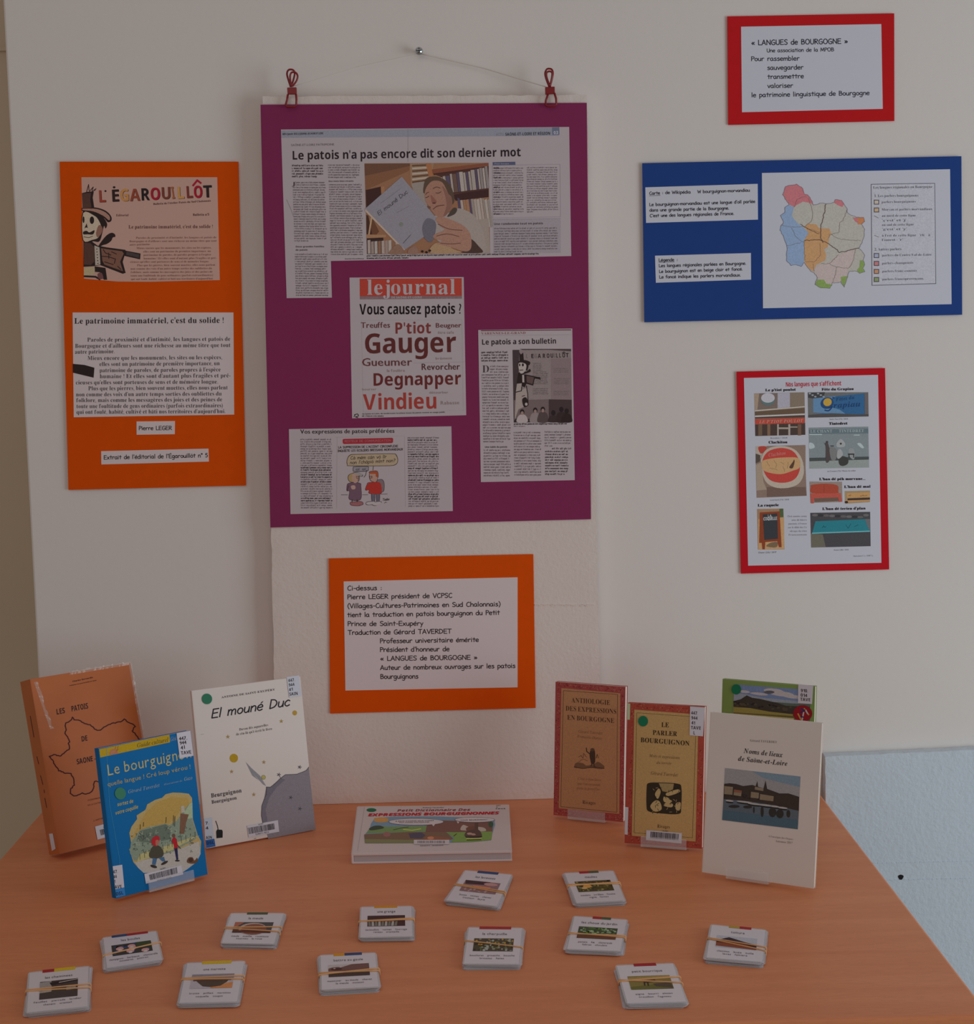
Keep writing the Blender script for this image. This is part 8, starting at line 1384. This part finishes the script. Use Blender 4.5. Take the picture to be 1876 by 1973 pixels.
# green book behind
b = Book('paperback', 'green book with a landscape photograph, standing half hidden behind the white booklet', 0.356, -0.148, -0.48, 0.1, 0.1372, 0.2104, 0.7422, 0.009, M_GREENCOV)
p = b.print(1340, 1290, 4.588)
p.poly([(338, 130), (1012, 182), (1010, 470), (330, 400)], C(104, 122, 158), 1); p.poly([(338, 200), (600, 250), (1012, 290), (1010, 470), (330, 400)], C(132, 140, 152), 2)
for cx, cy, rx, ry in ((690, 190, 90, 22), (760, 215, 110, 22), (860, 240, 90, 16), (560, 215, 80, 12), (430, 195, 50, 12)): p.ell(cx, cy, rx, ry, C(170, 166, 168), 3, rot=.1)
p.ell(650, 200, 46, 14, C(84, 84, 92), 4); p.poly([(334, 280), (400, 262), (452, 228), (500, 250), (560, 258), (700, 290), (860, 305), (1010, 310), (1010, 420), (334, 380)], C(56, 50, 44), 4)
p.poly([(700, 288), (860, 300), (1012, 305), (1012, 330), (800, 320)], C(80, 92, 84), 5); p.poly([(334, 330), (480, 340), (650, 372), (860, 395), (860, 440), (334, 395)], C(132, 122, 62), 5); p.poly([(334, 378), (860, 410), (1010, 420), (1010, 470), (330, 400)], C(92, 84, 46), 5)
for k in range(30): x = rq.uniform(345, 840); p.ell(x, 280 + (x - 340) * .1 + rq.uniform(0, 40), 14, 9, rq.choice((C(40, 36, 34), C(72, 66, 50))), 5, 8)
p.poly([(300, 385), (870, 430), (866, 465), (300, 410)], C(168, 160, 110), 6)
p.ell(946, 388, 84, 74, C(128, 18, 30), 7, 26)
for pts, c in (([(905, 390), (930, 440)], C(196, 150, 60)), ([(960, 345), (1000, 400)], C(196, 150, 60)), ([(930, 345), (965, 360), (925, 380)], C(40, 40, 90)), ([(955, 380), (940, 450)], C(180, 176, 176)), ([(975, 360), (990, 390)], C(180, 176, 176)), ([(915, 410), (950, 420)], C(40, 40, 90))): p.line(pts, 12, c, 8)
p.done('cover_print', b.cover)
dot(b, 1340, 1290, 4.588, 360, 175, 43, 45)
s_, l = b.sticker('call_number_sticker', 1340, 1290, 4.588, [(908, 128), (1040, 142), (1030, 305), (905, 296)], .0009)
p = Print(b.plane, l, 1340, 1290, 4.588); p.up = (0, -1)
for s, a, y, x1 in (("910.", 930, 198, 994), ("014", 928, 238, 988), ("TAVE", 926, 276, 1014)): p.text(s, a, y, x1, y + 5, 28, INK, 'sb', 2)
p.done('lettering', s_)
b.stand('clear plastic stand behind the green book, mostly hidden by the white booklet', .03, .1, lip=0, group='clear plastic book stands')

# white booklet
b = Book('booklet', 'white booklet with a riverside town photograph, rightmost on the table', 0.2989, -0.3734, -0.5073, 0.1639, 0.1515, 0.2113, 0.746, 0.006, M_CREAM)
p = b.print(1340, 1290, 4.588); p.up = (.04, -1)
p.text("G\u00e9rard TAVERDET", 480, 636, 718, 652, 20, C(110, 100, 98), 'r'); p.text("Noms de lieux", 426, 738, 768, 776, 42, C(44, 38, 42), 'rbi'); p.text("de Sa\u00f4ne-et-Loire", 376, 806, 810, 852, 42, C(44, 38, 42), 'rbi')
p.poly([(258, 870), (926, 946), (902, 1412), (234, 1330)], C(140, 142, 146), 1); p.poly([(500, 898), (926, 946), (922, 1040), (600, 960)], C(112, 134, 152), 2)
p.poly([(252, 1010), (300, 1005), (360, 1012), (420, 1030), (500, 1020), (530, 1030), (545, 985), (552, 1035), (600, 1050), (618, 980), (632, 1055), (700, 1080), (740, 1095), (820, 1095), (915, 1125), (912, 1250), (700, 1200), (470, 1165), (246, 1145)], C(58, 50, 46), 3)
for q_ in ([(255, 1030), (330, 1038), (325, 1108), (252, 1100)], [(340, 1060), (408, 1070), (402, 1120), (335, 1110)], [(490, 1080), (560, 1090), (556, 1140), (486, 1132)], [(570, 1100), (690, 1120), (686, 1165), (566, 1150)], [(525, 1035), (600, 1050), (598, 1075), (522, 1060)]): p.poly(q_, C(128, 116, 98), 4)
p.poly([(340, 1060), (408, 1070), (402, 1090), (338, 1085)], C(130, 84, 66), 5)
p.poly([(246, 1145), (470, 1165), (700, 1200), (912, 1250), (902, 1412), (234, 1330)], C(84, 96, 106), 4); p.poly([(240, 1240), (905, 1330), (902, 1412), (234, 1330)], C(70, 94, 110), 5)
for cx, cy, rx in ((300, 1160, 36), (430, 1170, 70), (520, 1188, 60), (620, 1200, 60), (770, 1222, 44), (700, 1210, 40)): p.ell(cx, cy, rx, 8, C(160, 160, 160), 6, 12, rot=.12); p.ell(cx, cy + 14, rx, 7, C(34, 34, 36), 5, 12, rot=.12)
for cx, cy, rx, ry in ((588, 1255, 14, 50), (680, 1262, 34, 44), (745, 1275, 34, 40), (820, 1275, 18, 34), (515, 1240, 8, 30), (340, 1210, 50, 14), (460, 1215, 40, 14)): p.ell(cx, cy, rx, ry, C(50, 48, 46), 6, 12)
p.rows(256, 1100, 700, 2, 18, 12, C(44, 38, 36), .12, 71, lw=16, wd=7)
p.text("A l'enseigne des Orgues", 642, 1480, 862, 1508, 16, C(120, 110, 108), 'r'); p.text("Automne 2017", 706, 1524, 858, 1542, 18, C(120, 110, 108), 'r')
p.done('cover_print', b.cover)
b.stand('clear plastic stand under the white booklet at the right', .035, .092, lip=.012, group='clear plastic book stands')

# flat hardback
TP = Plane((0, 0, TZ + 0.0155), (0, 0, 1)); TB = Plane((0, 0, TZ), (0, 0, 1))
top = [(689, 1553.5), (980.5, 1550), (986, 1638.5), (678, 1644)]
P_ = [TP.at(x, y) for x, y in top]
root = thing('hardback', 'white landscape-format hardback with red title lying flat in the middle of the table', 'book', ((P_[0].x + P_[2].x) / 2, (P_[0].y + P_[2].y) / 2, TZ), 0)
def flat(q, z1, z0): mb = MB(); mb.hexa([Vector((p_.x, p_.y, z1)) for p_ in q][::-1], [Vector((p_.x, p_.y, z0)) for p_ in q][::-1]); return mb
def shrink(q, l, r, t_, bt):
    a, b_, c_, d = q; L_ = lambda A, B, t: A + (B - A) * t
    a2, b2, c2, d2 = L_(a, b_, l), L_(b_, a, r), L_(c_, d, r), L_(d, c_, l)
    return [L_(a2, d2, t_), L_(b2, c2, t_), L_(c2, b2, bt), L_(d2, a2, bt)]
M_HB = mat('glossy_white_board', C(158, 148, 148), .3, spec=.5, coat=.3)
cover = build('front_cover', flat(P_, TZ + .0155, TZ + .0118), M_HB, root, bevel=.0006)
build('back_cover', flat(P_, TZ + .003, TZ + .0002), M_HB, root, bevel=.0006)
build('page_block', flat(shrink(P_, .012, .010, .012, .012), TZ + .0124, TZ + .0031), mat('white_page_edges', C(132, 124, 126), .8), root)
build('spine', flat(shrink(P_, -.006, .99, 0, 0), TZ + .0152, TZ + .0004), M_HB, root, bevel=.001)
p = Print(TP, .0001, 660, 1530, 5.5176)
p.text("Robert Taverdet", 850, 150, 1075, 148, 9, C(70, 64, 66), 'sb')
p.text("Petit Dictionnaire Des", 574, 188, 1350, 178, 24, C(120, 30, 40), 'sb', slant=.5); p.text("EXPRESSIONS BOURGUIGNONNES", 262, 236, 1650, 214, 28, C(150, 20, 34), 'sb', slant=.5); p.text("EXPRESSIONS BOURGUIGNONNES", 268, 238, 1656, 216, 28, C(150, 20, 34), 'sb', 2, slant=.5)
p.poly([(300, 320), (340, 255), (560, 240), (1000, 238), (1610, 262), (1620, 330), (1590, 420), (1580, 490), (1380, 510), (1000, 520), (236, 524), (226, 440), (262, 400), (290, 360)], C(96, 120, 138), 1)
p.poly([(262, 400), (330, 345), (400, 340), (480, 350), (700, 345), (900, 340), (900, 400), (250, 420)], C(96, 120, 74), 2); p.poly([(900, 300), (1020, 280), (1600, 300), (1590, 410), (1060, 405), (880, 410)], C(98, 68, 60), 2)
p.poly([(230, 430), (700, 405), (1100, 405), (1180, 480), (1000, 515), (236, 524)], C(100, 78, 62), 2); p.poly([(1100, 410), (1590, 400), (1580, 490), (1380, 510), (1150, 515), (1190, 470)], C(100, 126, 62), 3); p.poly([(236, 480), (760, 490), (756, 522), (238, 524)], C(104, 104, 70), 3)
p.blob([(280, 370), (330, 342), (400, 338), (440, 362), (380, 378), (300, 388)], C(50, 62, 48), 3); p.poly([(700, 420), (840, 410), (880, 440), (840, 475), (720, 470)], C(66, 62, 76), 4); p.ell(470, 430, 40, 26, C(124, 84, 82), 3)
p.ell(410, 276, 80, 28, C(190, 140, 70), 2); p.ell(412, 276, 46, 16, C(204, 150, 96), 3); p.line([(645, 378), (740, 388), (830, 372)], 9, C(178, 180, 80), 4); p.line([(540, 382), (640, 360), (700, 352)], 6, C(50, 60, 40), 4)
p.ell(782, 298, 294, 38, C(60, 54, 56), 4, 28); p.ell(782, 298, 289, 34, C(164, 156, 158), 5, 28); p.poly([(945, 322), (985, 320), (965, 346)], C(164, 156, 158), 5)
p.ell(1405, 276, 215, 30, C(60, 54, 56), 4, 28); p.ell(1405, 276, 210, 26, C(164, 156, 158), 5, 28); p.poly([(1210, 292), (1240, 298), (1226, 318)], C(164, 156, 158), 5)
p.text("A BEUX D'CHANS QU'A VIGNES", 560, 298, 970, 290, 10, K, 'sb', 6); p.text("FAUT LAISSER SON DINGLAND", 600, 312, 920, 306, 10, K, 'sb', 6); p.text("TOUT BEURDINOU !", 1250, 288, 1545, 280, 11, K, 'sb', 6)
p.blob([(1250, 380), (1280, 330), (1340, 350), (1420, 350), (1500, 360), (1525, 390), (1480, 400), (1400, 395), (1300, 390)], C(150, 138, 130), 4); p.blob([(1310, 370), (1340, 350), (1400, 345), (1440, 380), (1400, 400), (1330, 400)], C(92, 60, 50), 5)
p.blob([(1300, 455), (1320, 400), (1440, 380), (1480, 455), (1400, 470)], C(70, 54, 50), 5); p.ell(1350, 425, 30, 12, C(150, 120, 104), 6); p.ell(1390, 432, 26, 10, C(150, 120, 104), 6); p.line([(1310, 462), (1480, 456)], 9, K, 6); p.line([(1315, 480), (1475, 474)], 9, C(160, 160, 80), 6); p.line([(1320, 492), (1470, 488)], 7, K, 6); p.rect(1405, 310, 1440, 430, C(74, 54, 46), 6)
p.blob([(860, 470), (940, 450), (1060, 460), (1160, 480), (1080, 495), (900, 492)], C(120, 76, 56), 4); p.ell(935, 470, 36, 16, C(170, 110, 80), 5); p.line([(1180, 450), (1210, 426)], 6, K, 5); p.ell(1575, 325, 26, 30, C(44, 70, 50), 4)
p.rect(756, 490, 1134, 538, C(162, 154, 158), 6)
x = 795
while x < 1090: p.rect(x, 500, x + 4, 526, C(34, 28, 36), 7); x += rq.choice((8, 11, 14))
p.text("404071  1038404", 820, 556, 1070, 550, 8, C(60, 54, 60), 'sb', 6)
p.text("447.", 1630, 128, 1682, 127, 8, K, 'sb'); p.text("9", 1632, 144, 1646, 144, 8, K, 'sb'); p.text("TAVE", 1622, 162, 1730, 160, 9, K, 'sb'); p.ell(306, 171, 52, 19, GREEN, 3); p.line([(232, 140), (160, 600)], 4, C(140, 130, 130), 2)
p.done('cover_print', cover)
FP = Plane((0, (P_[3].y + P_[2].y) / 2, TZ), (0, -1, 0))

# ------------------------------------------------------------------ bundles of laminated cards
CH = 0.0062
CP = Plane((0, 0, TZ + CH), (0, 0, 1))
def bundle(label, quad, strips, pic, cap, bands, seed, picrect=(.13, .30, .87, .66), tc=None):
    rnd = random.Random(seed)
    W4 = [CP.at(x, y) for x, y in quad]; c = sum(W4, Vector()) / 4
    root = thing('card_bundle', label, 'card bundle', (c.x, c.y, TZ), 0, 'bundles of laminated picture cards')
    n = 6; h = CH / n; top_o = None
    for k in range(n):
        rot = rnd.uniform(-.035, .035) if k < n - 1 else 0; dx = rnd.uniform(-.0022, .0022) if k < n - 1 else 0; dy = rnd.uniform(-.0022, .0015) if k < n - 1 else 0
        R_ = Matrix.Rotation(rot, 4, 'Z')
        def tr(p_, f): return c + R_ @ ((p_ - c) * f) + Vector((dx, dy, 0))
        z0 = TZ + .0002 + k * h; z1 = z0 + h * .55
        ring = []                                       # rounded film corners
        F4 = [tr(p_, 1.055) for p_ in W4]
        for i in range(4):
            A, B, D = F4[i], F4[i - 1], F4[(i + 1) % 4]; ring += [A + (B - A).normalized() * .004, A + ((B - A).normalized() + (D - A).normalized()) * .0012, A + (D - A).normalized() * .004]
        mb = MB(); mb.hexa([Vector((p_.x, p_.y, z1)) for p_ in ring][::-1], [Vector((p_.x, p_.y, z0)) for p_ in ring][::-1]); card = build('card', mb, M_FILM, root)
        ins = [tr(p_, 1.0) for p_ in W4]; mb = MB(); mb.hexa([Vector((p_.x, p_.y, z1 + (.0001 if k == n - 1 else .00002))) for p_ in ins][::-1], [Vector((p_.x, p_.y, z0 + .0001)) for p_ in ins][::-1]); po = build('paper_insert', mb, M_LAM, card); top_o = root
    zt = TZ + .0002 + (n - 1) * h + h * .55 + .0001
    p = Print(Plane((0, 0, zt), (0, 0, 1)), .00006); p.quad = quad
    for u0, u1, col in strips: p.poly([(u0, -.035), (u1, -.035), (u1, .04), (u0, .04)], C(*col), 1)
    p.quad = quad; q = p
    x0, y0, x1, y1 = picrect
    def PP_(u, v): return (x0 + (x1 - x0) * u, y0 + (y1 - y0) * v)
    class S:                                            # unit square of the little photograph
        def poly(self, pts, c_, L=2): q.poly([PP_(*t) for t in pts], C(*c_), L)
        def ell(self, cx, cy, rx, ry, c_, L=3, n=14): q.poly([PP_(cx + rx * math.cos(2 * PI * k / n), cy + ry * math.sin(2 * PI * k / n)) for k in range(n)], C(*c_), L)
        def spots(self, n, cols, r=.03, seed=1, L=3, y0=0, y1=1):
            r2 = random.Random(seed)
            for _ in range(n): self.ell(r2.uniform(.03, .97), r2.uniform(y0 + .06, y1 - .06), r * r2.uniform(.5, 1.3), r * 2.2 * r2.uniform(.4, 1.2), r2.choice(cols), L, 7)
    pic(S())
    (a, b2, c_, d) = quad
    def UV(u, v): return tuple((a[k] * (1 - u) + b2[k] * u) * (1 - v) + (d[k] * (1 - u) + c_[k] * u) * v for k in (0, 1))
    p.quad = None
    def tt(s, u0, u1, v, h):
        A, B = UV(u0, v), UV(u1, v); U_ = UV(.5, 0); D_ = UV(.5, 1); p.text(s, *A, *B, h, C(66, 60, 66), 'n', 2, up=(U_[0] - D_[0], U_[1] - D_[1]))
    hw = .018 * len(cap[0]); tt(cap[0], .5 - hw, .5 + hw, .20, 4.2)
    ws = cap[1:]
    rows_ = [ws[:3], ws[3:]]
    for r_, v in zip(rows_, (.80, .88)):
        m_ = len(r_)
        wd_ = [min(.26, .026 * len(t_) + .02) for t_ in r_]; gap = .07; u = .5 - (sum(wd_) + gap * (m_ - 1)) / 2
        for t_, w_ in zip(r_, wd_): tt(t_, u, u + w_, v, 3.2); u += w_ + gap
    p.done('card_print', po)
    for (v0, v1) in bands:                              # rubber band: over the top and down both sides
        A, B = UV(-.035, v0), UV(1.035, v1); pa, pb = CP.at(*A), CP.at(*B); pts = []
        e = (pb - pa).normalized() * .0009; zlow = TZ + .0012
        pts.append(Vector((pa.x, pa.y, zlow)) - e); pts.append(Vector((pa.x, pa.y, TZ + CH * .9)) - e)
        for k in range(9): t = k / 8; m_ = pa + (pb - pa) * t; pts.append(Vector((m_.x, m_.y, TZ + CH + .0007)))
        pts.append(Vector((pb.x, pb.y, TZ + CH * .9)) + e); pts.append(Vector((pb.x, pb.y, zlow)) + e)
        mb = MB(); mb.tube(pts, .00095, 6); build('rubber_band', mb, M_BAND, root, smooth=True)
RDs, BLs, YLs, GNs = (128, 30, 34), (36, 56, 92), (196, 154, 20), (60, 70, 50)
def pc1(s): s.poly([(0, 0), (1, 0), (1, 1), (0, 1)], (110, 84, 88)); s.poly([(0, 0), (.72, 0), (.62, .28), (.05, .34)], (52, 34, 40), 3); s.poly([(.3, .4), (.8, .45), (.75, .7), (.25, .62)], (166, 96, 70), 4); s.ell(.75, .2, .2, .14, (150, 110, 108), 4); s.spots(26, [(86, 66, 74), (140, 112, 112), (120, 84, 76)], .035, 3, 4, .5, 1)
def pc2(s): s.poly([(0, 0), (1, 0), (1, 1), (0, 1)], (62, 54, 26)); s.spots(60, [(94, 92, 50), (44, 40, 24), (120, 112, 66), (76, 70, 30)], .035, 4, 3); s.ell(.3, .5, .12, .16, (166, 122, 62), 4); s.ell(.2, .66, .08, .1, (174, 140, 90), 4); s.poly([(.0, 0), (1, 0), (1, .12), (0, .1)], (72, 58, 34), 3)
def pc3(s): s.poly([(0, 0), (1, 0), (1, 1), (0, 1)], (60, 54, 42)); s.spots(80, [(110, 112, 96), (44, 40, 32), (132, 136, 128), (84, 88, 54), (146, 112, 40)], .035, 5, 3)
def pc4(s): s.poly([(0, 0), (1, 0), (1, 1), (0, 1)], (54, 62, 44)); s.spots(80, [(104, 126, 92), (62, 92, 36), (40, 48, 34), (128, 142, 116), (84, 118, 44)], .035, 6, 3, 0, .72); s.poly([(0, .76), (1, .7), (1, 1), (0, 1)], (84, 50, 32), 4)
def pc5(s): s.poly([(0, 0), (1, 0), (1, 1), (0, 1)], (60, 60, 60)); s.poly([(0, 0), (.25, 0), (.05, .5), (0, .6)], (140, 84, 66), 3); s.ell(.5, .62, .36, .55, (150, 128, 118), 3, 20); s.ell(.54, .68, .33, .5, (110, 66, 52), 4, 20); s.poly([(0, .8), (1, .72), (1, 1), (0, 1)], (76, 40, 30), 5)
def pc6(s):
    s.poly([(0, 0), (1, 0), (1, 1), (0, 1)], (54, 34, 34)); s.poly([(0, .42), (.7, .46), (.7, .56), (0, .56)], (120, 66, 40), 3)
    for k in range(9): s.poly([(.02 + k * .09, .56), (.08 + k * .09, .56), (.1 + k * .085, .98), (.03 + k * .085, .98)], (136, 132, 128) if k % 2 else (96, 92, 84), 3)
def pc7(s): s.poly([(0, 0), (1, 0), (1, 1), (0, 1)], (150, 142, 142)); s.poly([(0, .3), (.1, .22), (.25, .2), (.3, .26), (.58, .02), (1, 0), (1, .62), (0, .62)], (92, 64, 60), 3); s.poly([(0, .62), (1, .6), (1, .74), (0, .76)], (120, 70, 44), 4); s.poly([(0, .74), (1, .68), (1, 1), (0, 1)], (58, 44, 40), 4); s.ell(.2, .38, .14, .1, (60, 36, 36), 4); s.ell(.15, .33, .03, .04, (160, 130, 120), 5)
def pc8(s): s.poly([(0, 0), (1, 0), (1, 1), (0, 1)], (56, 48, 46)); s.poly([(0, .05), (.3, 0), (.32, .6), (0, .65)], (124, 118, 116), 3); s.poly([(.1, .45), (.3, .42), (.3, .62), (.05, .65)], (132, 124, 118), 4); s.poly([(.25, .1), (1, .0), (1, .12), (.3, .26)], (32, 26, 28), 4); s.poly([(.7, .45), (.95, .42), (.95, .6), (.7, .62)], (116, 108, 100), 4); s.poly([(.5, .12), (1, .03), (1, .07), (.5, .17)], (140, 130, 124), 5)
def pc9(s):
    s.poly([(0, 0), (1, 0), (1, 1), (0, 1)], (46, 44, 42)); s.spots(30, [(40, 56, 92), (60, 72, 100), (36, 30, 30)], .05, 7, 3); s.poly([(.6, 0), (1, 0), (1, .6), (.65, .5)], (48, 58, 34), 4)
    for cx, cy in ((.2, .42), (.5, .3), (.45, .75), (.82, .85), (.52, .5)): s.ell(cx, cy, .1, .17, (164, 122, 122), 5); s.ell(cx, cy + .12, .05, .1, (172, 160, 158), 6)
def pc10(s): s.poly([(0, 0), (1, 0), (1, 1), (0, 1)], (146, 138, 146)); s.poly([(0, 0), (1, 0), (1, .3), (0, .34)], (112, 106, 116), 3); s.poly([(.45, .8), (1, .6), (1, 1), (.5, 1)], (176, 116, 70), 3); s.poly([(.1, .4), (.9, .4), (.85, .6), (.72, .84), (.5, .92), (.3, .86), (.18, .6)], (66, 54, 46), 4); s.poly([(.62, .6), (.8, .5), (.95, .5), (.8, .72)], (150, 146, 144), 3); s.poly([(.05, .4), (.95, .38), (.95, .46), (.05, .48)], (74, 48, 44), 5)
def pc11(s): s.poly([(0, 0), (1, 0), (1, 1), (0, 1)], (140, 140, 148)); s.poly([(0, .45), (.2, .2), (.3, .1), (.42, .18), (.7, .4), (1, .55), (1, 1), (0, .9)], (46, 32, 38), 3); s.poly([(0, .6), (.4, .62), (1, .8), (1, 1), (0, .9)], (110, 56, 38), 4); s.poly([(.2, .45), (.6, .5), (.9, .75), (.3, .62)], (84, 40, 30), 5)
def pc12(s): s.poly([(0, 0), (1, 0), (1, 1), (0, 1)], (104, 92, 50)); s.poly([(0, .1), (1, 0), (1, .25), (0, .4)], (128, 108, 60), 3); s.poly([(0, .8), (1, .55), (1, 1), (0, 1)], (84, 80, 36), 3); s.poly([(.55, .6), (.95, .55), (1, .95), (.6, .8)], (66, 54, 46), 4); s.poly([(.3, .36), (.62, .3), (.66, .48), (.36, .52)], (54, 36, 28), 5); s.poly([(.34, .5), (.37, .5), (.36, .74), (.33, .74)], (44, 30, 26), 5); s.poly([(.42, .5), (.45, .5), (.44, .76), (.41, .76)], (44, 30, 26), 5)
W3 = ("une fourche", "pioche", "cheneve", "torchere", "foret")
BD = [
 ('card bundle whose top card has a blue tab and pinkish stone picture', [(896.3, 1677.4), (984.7, 1685.6), (956.5, 1745.2), (859.9, 1734)], [(.27, .72, BLs)], pc1, ("les laveuses", "buses", "vannes", "cheveu", "traumann", "layis"), [(.47, .55), (.5, .6)]),
 ('card bundle with dark red tab and yellow-green foliage picture, behind the green-hedge one', [(1087.7, 1682.7), (1180.4, 1678), (1203, 1734), (1110.4, 1738.9)], [(.3, .5, RDs), (.5, .7, GNs)], pc2, ("meuliau", "meulats", "vrilles", "fouine", "vigne", "faviou"), [(.40, .46), (.44, .40)]),
 ('card bundle with full red tab and grey leafy thicket picture', [(903.3, 1787.2), (1005, 1788.5), (999, 1856.5), (893.4, 1856)], [(.2, .8, (132, 36, 38))], pc3, ("la charpuille", "bouchures", "grouache", "bouiche", "broussas", "haies"), [(.38, .55)]),
 ('card bundle with red and green tab and bright green leafy bank picture', [(1106.4, 1765.5), (1207, 1772.4), (1194, 1831.6), (1092.6, 1827.6)], [(.35, .52, RDs), (.52, .7, GNs)], pc4, ("les choux du jardin", "panais", "la", "chamarande", "fabros", "choulats"), [(.53, .58), (.55, .53)]),
 ('card bundle with dark tab and brown curved object picture, strongly slanted', [(445.9, 1760), (546, 1760), (527, 1817.6), (427.5, 1816)], [(.3, .7, GNs)], pc5, ("la meule", "meule", "meille", "roueteuse", "tourniau", "la roue"), [(.5, .46), (.52, .62)]),
 ('card bundle with yellow tab and dark picture with pale pegs', [(696, 1748), (792, 1746), (794, 1803), (694, 1805)], [(.26, .72, (184, 122, 30))], pc6, ("une grange", "barbouillots", "vannat", "fourrage", "rateau", "cramaille"), [(.49, .42), (.49, .46)]),
 ('card bundle with yellow and navy tab and brown barn wall picture', [(617.5, 1841), (722, 1836), (729, 1900), (620, 1906)], [(.24, .44, (170, 116, 26)), (.44, .76, BLs)], pc7, ("battre au gaule", "messouner", "au meule", "chavat", "la meule", "moisson"), [(.53, .55), (.58, .48)]),
 ('card bundle with red and yellow tab and small dark hearth picture, bottom left corner', [(57, 1874.4), (170, 1862.1), (168.5, 1938), (52, 1950)], [(.22, .42, RDs), (.42, .78, (190, 160, 30))], pc8, ("les cheminees", "feuillet", "pierrade", "landier", "chenets", "cramail"), [(.45, .46), (.47, .55)], (.19, .27, .83, .72)),
 ('card bundle with blue and red tab and picture of pale pink mushrooms', [(199, 1807), (300, 1794), (312, 1848), (206, 1864)], [(.16, .45, BLs), (.45, .85, RDs)], pc9, ("les boulas", "champignons", "barbeaux", "chanterelle", "mousseron", "potiron"), [(.60, .42)]),
 ('card bundle with yellow tab and picture of a dark cauldron', [(361, 1856), (470, 1852.3), (456.5, 1929), (345.5, 1931.5)], [(.26, .78, (190, 160, 30))], pc10, ("une marmite", "bronze", "pillat", "marmitou", "coquelle", "toupin"), [(.40, .37), (.42, .45)]),
 ('card bundle with dark sloping roof picture, rightmost on the table', [(1371, 1782), (1474, 1792), (1468, 1853), (1361, 1844)], [(.32, .52, (140, 110, 50)), (.52, .74, RDs)], pc11, ("toiture", "cheminot", "lauze", "tuile", "laves", "faitiere"), [(.42, .55), (.44, .66)]),
 ('card bundle whose top card pictures a dark animal in a field, at the front', [(1188, 1860.7), (1296, 1856.5), (1321, 1929), (1208.5, 1932)], [(.3, .7, (126, 30, 36))], pc12, ("petit bourrique", "aigne", "bourri", "alezan", "trouillon", "l'agneau"), [(.43, .36), (.40, .52)]),
]
for i, d in enumerate(BD): bundle(d[0], d[1], d[2], d[3], d[4], d[5], 20 + i, *(d[6:7]))
